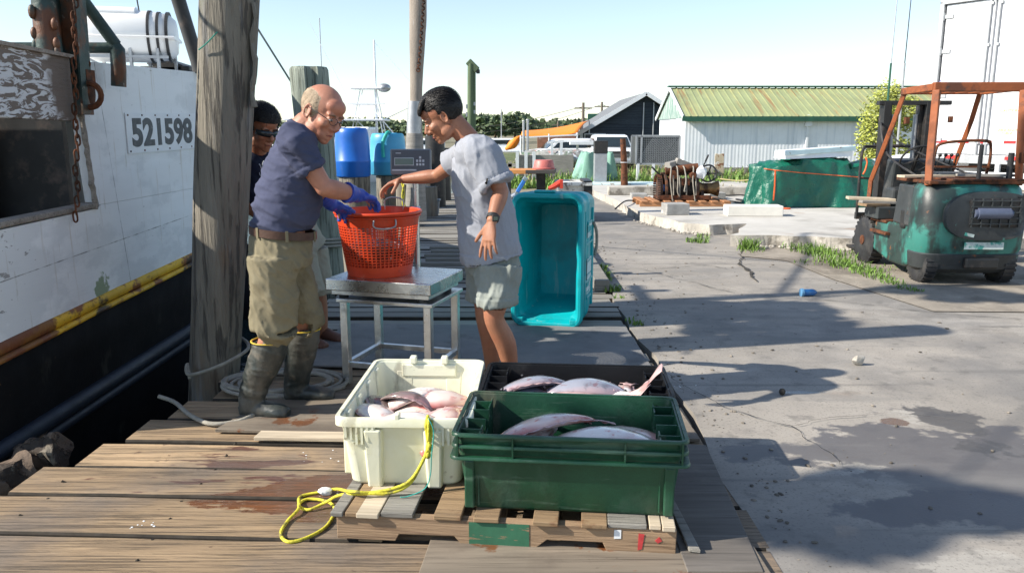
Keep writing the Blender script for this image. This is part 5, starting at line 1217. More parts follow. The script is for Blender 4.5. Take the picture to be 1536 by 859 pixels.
# ---- flatfish
def fish_mat(name, belly, edge, spots=None, e0=.62, e1=.95):
    m = bpy.data.materials.new(name); m.use_nodes = True; N = m.node_tree.nodes; L = m.node_tree.links; b = N['Principled BSDF']
    tc = N.new('ShaderNodeTexCoord'); mp = N.new('ShaderNodeMapping'); mp.inputs['Location'].default_value = (-.42, -.5, -.5); L.new(tc.outputs['Generated'], mp.inputs[0])
    mp2 = N.new('ShaderNodeMapping'); mp2.inputs['Scale'].default_value = (1.9, 2.0, 0); L.new(mp.outputs[0], mp2.inputs[0])
    ln = N.new('ShaderNodeVectorMath'); ln.operation = 'LENGTH'; L.new(mp2.outputs[0], ln.inputs[0])
    n = N.new('ShaderNodeTexNoise'); n.inputs['Scale'].default_value = 9; n.inputs['Detail'].default_value = 6; L.new(tc.outputs['Object'], n.inputs[0])
    ad = N.new('ShaderNodeMath'); ad.operation = 'MULTIPLY_ADD'; ad.inputs[1].default_value = .5; L.new(n.outputs[0], ad.inputs[0]); L.new(ln.outputs['Value'], ad.inputs[2])
    r = N.new('ShaderNodeMapRange'); r.inputs[1].default_value = e0 + .25; r.inputs[2].default_value = e1 + .25; L.new(ad.outputs[0], r.inputs[0])
    mx = N.new('ShaderNodeMix'); mx.data_type = 'RGBA'; L.new(r.outputs[0], mx.inputs[0]); mx.inputs[6].default_value = (*belly, 1); mx.inputs[7].default_value = (*edge, 1)
    n2 = N.new('ShaderNodeTexNoise'); n2.inputs['Scale'].default_value = 14; n2.inputs['Detail'].default_value = 8; L.new(tc.outputs['Object'], n2.inputs[0])
    r2 = N.new('ShaderNodeMapRange'); r2.inputs[1].default_value = .56; r2.inputs[2].default_value = .68; L.new(n2.outputs[0], r2.inputs[0])
    mx2 = N.new('ShaderNodeMix'); mx2.data_type = 'RGBA'; L.new(r2.outputs[0], mx2.inputs[0]); L.new(mx.outputs[2], mx2.inputs[6]); mx2.inputs[7].default_value = (*(spots or tuple(c * .75 for c in belly)), 1)
    n3 = N.new('ShaderNodeTexNoise'); n3.inputs['Scale'].default_value = 26; n3.inputs['Detail'].default_value = 8; L.new(tc.outputs['Object'], n3.inputs[0])
    r3 = N.new('ShaderNodeMapRange'); r3.inputs[1].default_value = .6; r3.inputs[2].default_value = .66; r3.inputs[4].default_value = .7; L.new(n3.outputs[0], r3.inputs[0])
    mx3 = N.new('ShaderNodeMix'); mx3.data_type = 'RGBA'; L.new(r3.outputs[0], mx3.inputs[0]); L.new(mx2.outputs[2], mx3.inputs[6]); mx3.inputs[7].default_value = (belly[0] * .75, belly[1] * .35, belly[2] * .33, 1)
    bpn = N.new('ShaderNodeBump'); bpn.inputs['Strength'].default_value = .35; bpn.inputs['Distance'].default_value = .004; L.new(n2.outputs[0], bpn.inputs['Height']); L.new(bpn.outputs[0], b.inputs['Normal'])
    L.new(mx3.outputs[2], b.inputs['Base Color']); b.inputs['Roughness'].default_value = .2; b.inputs['Coat Weight'].default_value = .5; b.inputs['Coat Roughness'].default_value = .1; b.inputs['Subsurface Weight'].default_value = .0
    return m
mf_w = fish_mat('pale_fish_belly', (.86, .77, .70), (.5, .25, .22), (.72, .55, .5), .75, 1.0)
mf_p = fish_mat('pink_fish_belly', (.76, .6, .54), (.45, .15, .13), (.62, .34, .3), .55, .95)
mf_b = fish_mat('brown_fish_back', (.2, .15, .14), (.35, .2, .2), (.1, .075, .07))
mf_g = fish_mat('grey_fish_back', (.28, .29, .34), (.4, .3, .32), (.18, .18, .21))
mf_fin = mat('pink_fin', (.5, .34, .33), .4, var=.25, vs=20, st=(1, 8, 1))
m_eye = mat('black_eye', (.01, .01, .01), .1)
def flatfish(label, loc, rz, ln, m, tilt=(0, 0), bend=0.0, tail_up=0.0, group='flatfish in the crates', prnt=None):
    t = thing('flatfish', label, 'fish', loc, 0, group)
    R = Matrix.Rotation(rz, 3, 'Z') @ Matrix.Rotation(tilt[0], 3, 'X') @ Matrix.Rotation(tilt[1], 3, 'Y')
    wd = ln * .46
    def sh(p):
        x, y, z = p; q = x / ln
        z2 = z - bend * (q * 2) ** 2 * ln * .25 - bend * .6 * (y / wd) ** 2 * ln * .3
        if tail_up and q > .15: z2 += tail_up * (q - .15) ** 1.5 * ln * 3
        return R @ V((x, y, z2))
    def half(u):   # half width along body, u 0 head..1 tail root
        return wd / 2 * (max(0.0, math.sin(PI * min(1, (u * .97 + .03)) ** .82)) ** .75) * (1 - .12 * u) + .004 + .028 * ln * (1 if u > .9 else 0)
    mb = MB(); nu, nv = 22, 16; rings = []
    for i in range(nu + 1):
        u = i / nu; x = (-.5 + .86 * u) * ln; hw = half(u) * .86; tk = .05 * ln * math.sin(PI * min(1, u * .93 + .05)) ** .7 + .003; rings.append([sh((x, hw * math.cos(a), tk * math.sin(a) + .002 * noise.noise(V((x * 30, a, 0))))) for a in [2 * PI * k / nv for k in range(nv)]])
    mb.loft(rings); obj('fish_body', mb, m, t, smooth=180)
    mb = MB()
    for s in (-1, 1):
        rows = []
        for i in range(3, nu):
            u = i / nu; x = (-.5 + .86 * u) * ln; hw = half(u) * .82; ex = .03 * ln * math.sin(PI * (u - .1) / .9) ** .6 if .1 < u < 1 else 0
            wv = .0015 * math.sin(i * 2.3)
            rows.append([sh((x, s * hw, 0)), sh((x + .01, s * (hw + ex * .6), wv)), sh((x + .02, s * (hw + ex), wv * 2))])
        mb.loft(rows, caps=False, closed=False)
    obj('fin', mb, mf_fin, t, smooth=180, solid=.002)
    mb = MB(); rows = []
    for k in range(7):
        a = (k - 3) / 3; rows.append([sh((ln * .34, a * .035 * ln, 0)), sh((ln * .42, a * .07 * ln, .003)), sh((ln * (.5 - .02 * abs(a)), a * .13 * ln, .004 * math.sin(k * 2)))])
    mb.loft(rows, caps=False, closed=False); obj('tail', mb, mf_fin, t, smooth=180, solid=.003)
    mb = MB(); mb.ell(sh((-.43 * ln, .02 * ln, .034 * ln)), .007, None, 8, 6); obj('eye', mb, m_eye, t, smooth=180)
    mb = MB(); a_ = [sh((ln * (-.5 + .2 + .015 * math.sin(q * PI)), wd * .33 * (q * 2 - 1) * .8, .036 * ln)) for q in [k / 8 for k in range(9)]]; mb.tube(a_, .0018, 5); obj('gill', mb, mf_fin, t)
    return t
def inw(crate, x, y, z):
    a = crate.rotation_euler.z; return (crate.location.x + x * math.cos(a) - y * math.sin(a), crate.location.y + x * math.sin(a) + y * math.cos(a), crate.location.z + z)
WG = 'flatfish in the cream crate'
flatfish('smooth white flatfish belly-up against the front wall of the cream crate', inw(wc, .02, -.26, .235), .2, .36, mf_w, (.12, .05), .5, group=WG)
flatfish('pinkish flatfish lying in the front right corner of the cream crate', inw(wc, .14, -.2, .215), 1.35, .42, mf_p, (.1, -.15), .5, group=WG)
flatfish('pale flatfish with brown edges along the left wall of the cream crate', inw(wc, -.13, -.16, .215), -.95, .44, mf_w, (-.22, .1), .5, group=WG)
flatfish('brown-backed flatfish folded over the middle of the pile in the cream crate', inw(wc, -.01, -.02, .25), -.35, .3, mf_b, (-.3, .2), .9, group=WG)
flatfish('flatfish with a dark pink edge at the back of the cream crate pile', inw(wc, .0, .08, .232), .55, .44, mf_w, (-.25, .0), .6, group=WG)
flatfish('narrow red-stained flatfish near the right wall of the cream crate', inw(wc, .14, .02, .23), .25, .36, mf_p, (.2, .15), .6, group=WG)
flatfish('grey-brown flatfish half hidden low at the left wall of the cream crate', inw(wc, -.15, .02, .2), 2.2, .4, mf_b, (.3, -.1), .4, group=WG)
flatfish('pale flatfish lying low under the back of the pile in the cream crate', inw(wc, .05, .2, .175), .1, .46, mf_w, (-.3, 0), .4, group=WG)
flatfish('broad pale flatfish lying low in the middle of the cream crate', inw(wc, .0, -.05, .18), 1.5, .6, mf_w, (0, 0), .3, group=WG)
GG = 'flatfish in the dark green crate'
flatfish('brown-edged flatfish under the arched one at the left inside the dark green crate', inw(gc, -.14, .02, .225), 1.1, .42, mf_w, (-.1, .1), .2, group=GG)
flatfish('pinkish flatfish lying low at the right end inside the dark green crate', inw(gc, .22, .05, .215), 2.2, .42, mf_p, (.05, .1), .2, group=GG)
flatfish('small brown-backed flatfish resting on the arched one inside the dark green crate', inw(gc, -.01, .0, .29), .5, .2, mf_b, (-.25, .25), .3, group=GG)
flatfish('pale flatfish with a pink fin arched at the left inside the dark green crate', inw(gc, -.08, -.03, .285), .25, .5, mf_p, (-.3, -.1), .45, group=GG)
flatfish('smooth white flatfish lying at the right inside the dark green crate', inw(gc, .12, -.09, .262), 3.05, .54, mf_w, (.2, 0), .5, group=GG)
flatfish('pale flatfish lying low across the bottom of the dark green crate', inw(gc, -.1, -.07, .2), .1, .5, mf_w, (.1, 0), .3, group=GG)
KG = 'flatfish in the black crate'
flatfish('grey flatfish lying low at the left end inside the black crate', inw(kc, -.2, .02, .23), 1.4, .36, mf_g, (0, .1), .2, group=KG)
flatfish('pale flatfish lying low at the right end inside the black crate', inw(kc, .2, .0, .22), 1.2, .36, mf_w, (0, -.1), .2, group=KG)
flatfish('rounded grey-backed flatfish at the left inside the black crate', inw(kc, -.16, -.0, .275), .12, .44, mf_g, (-.3, -.0), .6, group=KG)
flatfish('bluish grey flatfish in the middle of the black crate', inw(kc, .03, -.05, .275), 3.2, .44, mf_g, (-.05, 0), .5, group=KG)
flatfish('pink-white flatfish with its tail standing up at the right of the black crate', inw(kc, .17, -.08, .235), -.1, .42, mf_w, (.0, -.06), .2, tail_up=.62, group=KG)
flatfish('pale flatfish lying low at the bottom of the black crate', inw(kc, .0, -.02, .2), .3, .5, mf_w, (0, 0), .3, group=KG)
ice('lump of ice at the left front corner inside the black crate', V(inw(kc, -.24, -.15, .245)), .022)
# yellow rope tied to the cream crate and lying in loops on the planks
Z = .008
pts = [V(inw(wc, .10, -.405, .305)), V(inw(wc, .095, -.43, .27)), V(inw(wc, .10, -.425, .19)), V(inw(wc, .075, -.43, .12)), V(inw(wc, .03, -.45, .045)), V(inw(wc, -.04, -.47, .016)), V(inw(wc, -.14, -.48, .016)), G(510, 742, .11), G(490, 752, .03), G(463, 764, Z), G(448, 757, Z), G(462, 748, Z), G(492, 752, Z), G(502, 765, Z), G(490, 788, Z), G(462, 805, Z), G(433, 812, Z), G(421, 800, Z), G(432, 780, Z), G(448, 762, Z + .01), G(450, 745, Z), G(478, 738, Z), G(505, 733, Z + .02), V(inw(wc, -.2, -.47, .02)), V(inw(wc, -.1, -.475, .02)), V(inw(wc, .02, -.455, .05)), V(inw(wc, .08, -.435, .13)), V(inw(wc, .11, -.428, .22)), V(inw(wc, .115, -.415, .29))]
mb = MB(); mb.tube(pts, .0065, 8, sub=8); tag(obj('rope', mb, m_yrope, smooth=180), 'yellow rope tied to the cream crate and looped over the planks', 'rope')
mb = MB(); c = V(inw(wc, .105, -.415, .275))
for k in range(3): mb.torus(c + V((0, 0, -.02 * k)), .02 + .003 * k, .006, 'X', 16, 6)
mb.ell(c + V((0, -.015, -.09)), (.014, .013, .02), None, 10, 6); mb.ell(c + V((-.005, -.015, -.12)), (.012, .012, .016), None, 10, 6); tag(obj('rope_knot', mb, m_yrope, smooth=180), 'yellow rope knot around the rim of the cream crate', 'knot')
mb = MB(); mb.tube([c + V((0, -.02, .03)), c + V((.02, -.03, -.02)), c + V((.01, -.03, -.12)), V(inw(wc, .11, -.44, .08)), V(inw(wc, .09, -.46, .03)), V(inw(wc, .03, -.48, .008)), V(inw(wc, -.0, -.49, .008))], .0022, 5, sub=6); mb.torus(c, .022, .003, 'X', 14, 5); tag(obj('twine', mb, mat('teal_twine', (.02, .35, .3), .6), smooth=180), 'thin teal twine beside the yellow rope on the cream crate', 'twine')
# grey mooring rope coil on the dock
m_grope = mat('grey_mooring_rope', (.3, .28, .235), .9, var=.25, vs=20, bump=.8, bs=120, bdist=.006)
mb = MB(); P = [G(238, 594, .03), G(262, 603, Z), G(285, 622, .02), G(315, 635, .02), G(350, 633, .02), G(372, 626, .03), G(400, 612, .04)]
mb.tube(P, .012, 8, sub=8)
cc = G(425, 583); P = []
for k in range(90):
    a = k * .42; r = .25 + .05 * math.sin(k * .23) + (k / 90) * .05; P.append(cc + V((r * 1.15 * math.cos(a), r * .75 * math.sin(a), .035 + .02 * abs(math.sin(k * .11)))))
mb.tube(P, .012, 7, sub=2); tag(obj('rope', mb, m_grope, smooth=180), 'thick grey mooring rope coiled on the dock around the rubber boots', 'rope')
mb = MB(); a = J(326, 575, 4.92); mb.tube([G(285, 568, .03), J(281, 545, 4.75), J(284, 562, 4.66), J(330, 548, 4.62), J(368, 527, 4.75), J(372, 515, 4.95), J(360, 505, 5.2)], .011, 7, sub=5); tag(obj('rope', mb, m_grope, smooth=180), 'loop of thin grey rope round the foot of the thick near piling', 'rope')

# ================================================================ WEIGHING STAND, SCALE, BASKET
sA, sB, sC = G(498, 418, .655), G(657, 427, .655), G(684, 403, .655)
srz = math.atan2(sB.y - sA.y, sB.x - sA.x); sw = (sB - sA).length; sdp = (sC - sB).length
sc_c = (sA + sC) / 2; sc_c.z = 0
st_ = thing('steel_table', 'stainless steel stand with four square legs under the bench scale', 'table', (sc_c.x, sc_c.y, 0), srz)
tz = .525
mb = MB(); mb.box((.03, .0, tz), (sw * .92, sdp * .95, .022)); obj('table_top', mb, m_steel, st_, bevel=.003)
for sx in (-1, 1):
    for sy in (-1, 1):
        mb = MB(); mb.box((.03 + sx * (sw * .4), sy * sdp * .41, tz / 2), (.045, .045, tz - .02)); obj('leg', mb, m_steel, st_, bevel=.003)
mb = MB()
for sy in (-1, 1): mb.box((.03, sy * sdp * .41, .13), (sw * .8, .03, .03))
for sx in (-1, 1): mb.box((.03 + sx * sw * .4, 0, .13), (.03, sdp * .8, .03))
obj('stretcher', mb, m_steel, st_)
t = thing('platform_scale', 'stainless platform scale with a grey digital display on a column', 'scale', (sc_c.x, sc_c.y, tz + .011), srz)
bz = .655 - tz - .011
m_tray = mat('brushed_tray', (.6, .6, .6), .28, 1, var=.08, vs=4, st=(1, 12, 1), bump=.1, bs=60, layers=[dict(c=(.35, .38, .42), s=5, lo=.55, hi=.62, r=.1, a=.6), dict(c=(.2, .12, .08), s=9, lo=.64, hi=.68, a=.5)])
mb = MB(); mb.box((0, 0, bz - .035), (sw, sdp, .07)); obj('weighing_platform', mb, m_tray, t, bevel=.006)
mb = MB(); mb.box((0, 0, .035), (sw * .93, sdp * .9, .03)); obj('scale_base', mb, m_steel, t, bevel=.003)
for sx in (-1, 1):
    for sy in (-1, 1): mb = MB(); mb.cyl((sx * sw * .38, sy * sdp * .36, 0), (sx * sw * .38, sy * sdp * .36, .03), .028, n=14); obj('foot', mb, m_rubber, t)
cw = J(624, 300, sc_c.y + sdp / 2 + .05); cl = Matrix.Rotation(-srz, 3, 'Z') @ (V((cw.x, cw.y, 0)) - sc_c)
ztop = J(620, 262, cw.y).z - (tz + .011)
mb = MB(); mb.cyl((cl.x, cl.y, .0), (cl.x, cl.y, ztop), .019, n=18); mb.box((cl.x, cl.y - .03, .05), (.1, .09, .05)); obj('column', mb, m_steel, t, smooth=40)
mb = MB(); mb.cyl((cl.x, cl.y, ztop - .24), (cl.x, cl.y, ztop - .20), .026, n=18); obj('collar', mb, mat('pale_collar', (.55, .55, .7), .5), t, smooth=40)
m_disp = mat('display_housing', (.2, .21, .225), .5, var=.08); m_lcd = mat('lcd', (.13, .17, .13), .2, var=.05); m_panel = mat('display_fascia', (.085, .09, .105), .45, var=.05); m_btn = mat('key', (.5, .52, .54), .5)
d0, d1 = J(587, 224, cw.y), J(648, 262, cw.y); dcx = (d0.x + d1.x) / 2; dcz = (d0.z + d1.z) / 2; dw = d1.x - d0.x; dh = d0.z - d1.z
lc = Matrix.Rotation(-srz, 3, 'Z') @ (V((dcx, cw.y - .03, 0)) - sc_c); lz = dcz - (tz + .011)
hd = bpy.data.objects.new('display_head', None)
RZ_ = -srz + .05
Rm = Matrix.Rotation(RZ_, 3, 'Z') @ Matrix.Rotation(-.12, 3, 'X')
def hb(name, c, d, m, par, bev=0):
    mb = MB(); mb.box((0, 0, 0), d); mb.v = [tuple(V((lc.x, lc.y, lz)) + Rm @ (V(p) + V(c))) for p in mb.v]; return obj(name, mb, m, par, bevel=bev)
hs_ = hb('display_housing', (0, 0, 0), (dw, .07, dh), m_disp, t, .008)
hb('fascia', (0, -.037, dh * .06), (dw * .92, .006, dh * .78), m_panel, hs_)
hb('lcd_frame', (-dw * .16, -.0415, .0), (dw * .48, .004, dh * .31), m_galv, hs_); hb('lcd_screen', (-dw * .16, -.0445, .0), (dw * .44, .004, dh * .24), m_lcd, hs_)
for kx, kz in ((.16, .03), (.235, .03), (.31, .03), (.16, -.11), (.235, -.11), (.31, -.11), (.235, .16)):
    hb('key', (dw * kx, -.0415, dh * kz), (dw * .05, .004, dh * .09), m_btn, hs_)
hb('label_strip', (-dw * .16, -.041, -dh * .33), (dw * .6, .003, dh * .06), m_btn, hs_)
hb('label_strip', (-dw * .3, -.041, dh * .33), (dw * .13, .003, dh * .03), m_btn, hs_)

# orange basket
m_ob = mat('orange_red_plastic', (.62, .055, .012), .42, var=.2, vs=3, bump=.1, layers=[dict(c=(.2, .04, .02), s=7, det=10, lo=.56, hi=.66, a=.6), dict(c=(.7, .25, .15), s=20, lo=.66, hi=.7, a=.4)])
bc = G(570, 409, .655 + .001); 
bk = thing('bushel_basket', 'orange-red perforated plastic bushel basket of fish on the scale', 'basket', (bc.x, bc.y, .656))
bh = .375; rb, rt = .19, .246
def rr(z): return rb + (rt - rb) * (z / bh) ** .9
mb = MB(); nc, zr = 54, 15; z0, z1 = .055, .30
zs = [z0 + (z1 - z0) * (k + (.28 if k % 2 == 0 and 0 < k < 2 * zr else 0) - 0) / (2 * zr) for k in range(2 * zr + 1)]
zs = [0, .02] + zs + [.33, bh]; ths = [2 * PI * k / (2 * nc) for k in range(2 * nc)]
vs = []; fs = []; NT = 2 * nc
for z in zs:
    for k, a in enumerate(ths):
        aa = a - (.024 if k % 2 else -.0); vs.append((rr(z) * math.cos(aa), rr(z) * math.sin(aa), z))
for j in range(len(zs) - 1):
    hole_row = 2 <= j < 2 + 2 * zr and (j - 2) % 2 == 1
    for k in range(NT):
        if hole_row and k % 2 == 1: continue
        k2 = (k + 1) % NT; fs.append((j * NT + k, j * NT + k2, (j + 1) * NT + k2, (j + 1) * NT + k))
mb.add(vs, fs); obj('basket_wall', mb, m_ob, bk, solid=.005)
mb = MB(); mb.cyl((0, 0, 0), (0, 0, .008), rb, n=48); obj('bottom', mb, m_ob, bk)
mb = MB(); mb.torus((0, 0, bh), rt + .008, .011, 'Z', 64, 10); mb.torus((0, 0, bh - .02), rt + .006, .006, 'Z', 64, 8); mb.torus((0, 0, .03), rb + .004, .005, 'Z', 56, 6); obj('rim', mb, m_ob, bk, smooth=180)
for s, aa in ((1, .15), (-1, .15)):
    mb = MB(); c = V((s * .02, -.06 if s < 0 else .22, bh)); 
    a0 = -1.25 if s < 0 else 1.3
    p0 = V((rt * math.cos(a0 - .25), rt * math.sin(a0 - .25), bh - .02)); p1 = V((rt * math.cos(a0 + .25), rt * math.sin(a0 + .25), bh - .02)); up = V((0, 0, .075))
    if s < 0: up = V((0, 0, -.05)) + V((.0, -.02, 0)); 
    mb.tube([p0, p0 + up * .9, (p0 + p1) / 2 + up * 1.15, p1 + up * .9, p1], .005, 7, sub=4); obj('wire_handle', mb, m_galv, bk, smooth=180)
m_dfish = fish_mat('dark_wet_fish', (.06, .04, .032), (.1, .05, .04), (.03, .022, .02))
BG = 'fish in the orange basket'
for k, (x, y, z, rz, tl, lb) in enumerate(((-.0, -.05, .16, 1.2, (.9, .3), 'dark fish standing against the near side of the orange basket'), (.05, .02, .17, -.4, (.4, .2), 'dark fish lying across the middle of the orange basket'), (-.03, .05, .16, 2.2, (.8, -.2), 'dark fish at the far side inside the orange basket'), (.0, .0, .1, .3, (.1, 0), 'dark fish lowest inside the orange basket'), (.04, -.03, .12, 1.8, (.9, .1), 'dark fish pressed to the right side inside the orange basket'), (-.09, -.08, .13, 2.4, (1.15, 0), 'dark fish pressed to the near left side of the orange basket'), (.02, -.125, .14, 3.1, (1.2, .1), 'broad dark fish against the front wall of the orange basket'), (.12, -.03, .13, 4.4, (1.15, 0), 'dark fish upright at the right wall of the orange basket'), (-.12, .02, .14, 1.2, (1.2, 0), 'dark fish upright at the left wall of the orange basket'))):
    flatfish(lb, (bc.x + x, bc.y + y, .656 + z), rz, .25, m_dfish, tl, .3, group=BG)

# ================================================================ TEAL TUB ON END
m_teal = mat('teal_plastic', (.0, .36, .4), .42, var=.18, vs=1.5, bump=.2, bs=30, layers=[dict(c=(.02, .12, .12), s=3, det=10, lo=.56, hi=.68, a=.4), dict(c=(.3, .5, .5), s=14, st=(1, 1, .15), det=10, lo=.62, hi=.68, a=.5), dict(c=(.25, .5, .5), s=6, st=(1, 1, .3), det=9, lo=.6, hi=.72, a=.4)])
m_tealw = mat('scraped_label', (.5, .66, .66), .6, var=.2, vs=8, layers=[dict(c=(.0, .33, .36), s=9, st=(.3, .3, 2.5), lo=.5, hi=.56)])
fl_, fr_ = G(768, 489), G(868, 495)
ang = -.25
tcx = (fl_ + fr_) / 2
tb = thing('fish_tub', 'large teal insulated fish tub standing on its end with its open side to the front', 'tub', (tcx.x + .005, tcx.y, 0), ang)
TW, TH, TD = .57, 1.05, .72
def tring(w0, h0, r, y, zc_=TH / 2, n=5):
    return [V((p.x, y, zc_ + p.y)) for p in rring(w0, h0, r, 0, n)]
mb = MB()
R_ = [tring(TW * .80, TH * .88, .05, .07), tring(TW * .86, TH * .92, .06, .0), tring(TW * .97, TH * .985, .1, -.0), tring(TW, TH, .10, .02), tring(TW, TH, .10, .07), tring(TW * .96, TH * .97, .09, .08), tring(TW * .955, TH * .965, .09, .26), tring(TW * .985, TH * .98, .09, .28), tring(TW * .98, TH * .975, .09, .36), tring(TW * .945, TH * .955, .09, .38), tring(TW * .92, TH * .93, .09, TD - .04), tring(TW * .86, TH * .87, .07, TD)]
inner = [tring(TW * .80, TH * .88, .05, .07), tring(TW * .76, TH * .84, .05, .10), tring(TW * .68, TH * .77, .05, TD - .12), tring(TW * .62, TH * .72, .04, TD - .08)]
mb.loft(R_, caps=False); n_ = len(R_[0]); mb.add(R_[-1], [tuple(range(n_))])
mb.loft(inner, caps=False); mb.add(inner[-1], [tuple(range(n_))])
obj('tub_shell', mb, m_teal, tb, smooth=32, bevel=.006)
for s in (-1, 1):
    for z in (.2, .34, .5, .64, .8): mb = MB(); mb.box((s * TW * .475, .34, z), (.03, .34 if z in (.34, .64) else .2, .022)); obj('moulded_rib', mb, m_teal, tb, bevel=.006)
mb = MB(); mb.box((TW * .47, .16, .5), (.03, .03, .8)); mb.box((TW * .47, .52, .5), (.03, .03, .8))
obj('moulded_rib', mb, m_teal, tb, bevel=.006)
for z, hh, yy in ((.74, .11, .33), (.42, .2, .33), (.27, .1, .3)):
    mb = MB(); mb.box((TW * .4935, yy, z), (.004, .2, hh)); obj('scraped_label', mb, m_tealw, tb)
for c_, d_ in (((-.02, .03, TH + .008), (.16, .05, .018)), ((.21, .05, .05), (.05, .1, .05)), ((-.21, .05, .05), (.05, .1, .05))): mb = MB(); mb.box(c_, d_); obj('latch', mb, m_teal, tb, bevel=.006)
mb = MB(); ropeP = [V((TW * .5, .5, .78)), V((TW * .53, .56, .7)), V((TW * .53, .58, .58)), V((TW * .51, .56, .5))]; mb.tube(ropeP, .012, 6, sub=4); obj('rope_handle', mb, m_grope, tb, smooth=180)

# ================================================================ THINGS ON THE PALE SLAB
wl_, wr_ = J(983, 310, 16.3), J(1062, 310, 16.0)
WY = 15.2
def wp_(x, y, Y=WY): return J(x, y, Y)
t = thing('pallet', 'small orange-brown pallet under the rusty winch', 'pallet', (wp_(1020, 310).x, WY, PZ))
x0, x1 = wp_(958, 310).x, wp_(1090, 310).x; L2 = x1 - x0
m_op = wood('orange_pallet_wood', (.42, .2, .09), (.2, .1, .05), island=.2, bump=.3)
for k in range(3): mb = MB(); mb.box((0, -.45 + .45 * k, .045), (L2, .06, .08)); obj('stringer', mb, m_op, t)
for k in range(8): mb = MB(); mb.box((-L2 / 2 + .08 + k * (L2 - .16) / 7, 0, .095), (.12, 1.0, .02)); obj('deck_board', mb, m_op, t, bevel=.004)
wz = PZ + .106
cx = wp_(1022, 310).x
wn = thing('winch', 'rusty cable winch with a handwheel and tangled hoses on top', 'winch', (cx, WY, wz))
m_wr = mat('dark_rusty_iron', (.06, .035, .025), .75, .3, var=.5, vs=9, bump=.6, bs=40, layers=[dict(c=(.22, .08, .03), s=6, lo=.52, hi=.62, a=.8)])
m_wire = mat('wire_rope', (.05, .04, .032), .6, .4, var=.4, vs=14, bump=.8, bs=90)
S = WY / F_PX * 1.0
def lx(px): return wp_(px, 290).x - cx
def lz(py): return wp_(1022, py).z - wz
mb = MB(); mb.box((0, 0, .025), (lx(1060) - lx(985), .6, .05)); mb.box((0, -.28, .05), (lx(1062) - lx(985), .05, .08)); obj('bed_plate', mb, m_rust, wn, bevel=.006)
zc_ = lz(284)
for px, r in ((987, .27), (994, .29), (1040, .3)):
    mb = MB(); mb.cyl((lx(px), 0, zc_), (lx(px) + .045, 0, zc_), r, n=36); obj('flange', mb, m_wr, wn, smooth=30, bevel=.006)
mb = MB(); mb.cyl((lx(994), 0, zc_), (lx(1040), 0, zc_), .19, n=28)
for k in range(17): mb.torus((lx(997) + k * (lx(1039) - lx(997)) / 16.5, 0, zc_), .2 + .012 * math.sin(k * 1.7), .018, 'X', 28, 6)
obj('cable_drum', mb, m_wire, wn, smooth=50)
mb = MB()
for k in range(40):
    a = 2 * PI * k / 40; mb.box((lx(985), .28 * math.cos(a), zc_ + .28 * math.sin(a)), (.05, .025, .025), rx=a)
obj('gear', mb, m_wr, wn)
mb = MB(); mb.lathe([(.001, lx(1045)), (.13, lx(1046)), (.1, lx(1052)), (.105, lx(1066)), (.14, lx(1073)), (.15, lx(1075)), (.11, lx(1075) + .005), (.001, lx(1070))], (0, -.05, zc_ + .02), 26, 'X'); obj('capstan_drum', mb, mat('brassy_iron', (.25, .15, .06), .5, .6, var=.4, vs=6, layers=[dict(c=(.06, .03, .015), s=5, lo=.5, hi=.6)]), wn, smooth=40)
mb = MB()
for px in (1050, 990):
    mb.prism([(lx(px) - .03, -.25, .04), (lx(px) - .03, .25, .04), (lx(px) - .03, .1, zc_ + .05), (lx(px) - .03, -.12, zc_ + .05)], (.06, 0, 0))
mb.bar((lx(990), .0, lz(262)), (lx(1048), 0, lz(258)), .08); obj('side_frame', mb, m_wr, wn, bevel=.006)
mb = MB(); mb.cyl((lx(996), -.05, lz(256)), (lx(1044), -.08, lz(250)), .07, n=16); mb.box((lx(1008), -.1, lz(262)), (.16, .14, .16)); mb.box((lx(1024), -.22, lz(272)), (.14, .1, .12)); mb.cyl((lx(1034), -.15, lz(262)), (lx(1034), -.3, lz(262)), .06, n=14); mb.ell((lx(1003), -.1, lz(270)), .08, None, 12, 8); obj('motor', mb, m_rust, wn, smooth=40, bevel=.006)
mb = MB(); c = V((lx(1060), -.05, lz(260))); mb.torus(c, .155, .017, 'Y', 30, 7)
for k in range(5): a = 2 * PI * k / 5; mb.bar(c, c + V((.15 * math.cos(a), 0, .15 * math.sin(a))), .025)
mb.ell(c, .035, None, 10, 7); mb.cyl(c, c + V((0, .2, 0)), .02); obj('handwheel', mb, m_black, wn, smooth=40)
mb = MB(); mb.bar((lx(1046), -.05, lz(262)), (lx(1058), -.05, lz(236)), .035, .02); mb.bar((lx(1055), -.05, lz(242)), (lx(1059), -.05, lz(232)), .055, .025); mb.bar((lx(996), 0, lz(270)), (lx(975), -.1, lz(250)), .03); obj('lever', mb, m_black, wn, bevel=.004)
mb = MB(); random.seed(9)
for k, px in enumerate((1003, 1012, 1022, 1036)):
    mb.tube([(lx(px), .1, lz(252)), (lx(px - 1), -.2, lz(250)), (lx(px - 3 + (k % 3) * 2), -.31, lz(268)), (lx(px - 1), -.32, lz(285)), (lx(px + 2), -.31, lz(300 - (k % 3) * 8)), (lx(px + 3), -.28, lz(290)), (lx(px + 2), -.26, lz(262))], .012, 7, sub=5)
obj('hose_coil', mb, m_grope, wn, smooth=180)
mb = MB(); mb.ell((lx(1047), -.2, lz(258)), (.1, .08, .12), None, 14, 9); mb.v = [tuple(V(p) + V((1, 1, 1)) * noise.noise(V(p) * 12) * .04) for p in mb.v]; obj('plastic_wrap', mb, m_white, wn, smooth=30)
mb = MB(); mb.box((lx(993), -.18, lz(281)), (.05, .03, .13)); obj('blue_rag', mb, mat('blue_rag', (.1, .16, .35), .7), wn, bevel=.01)
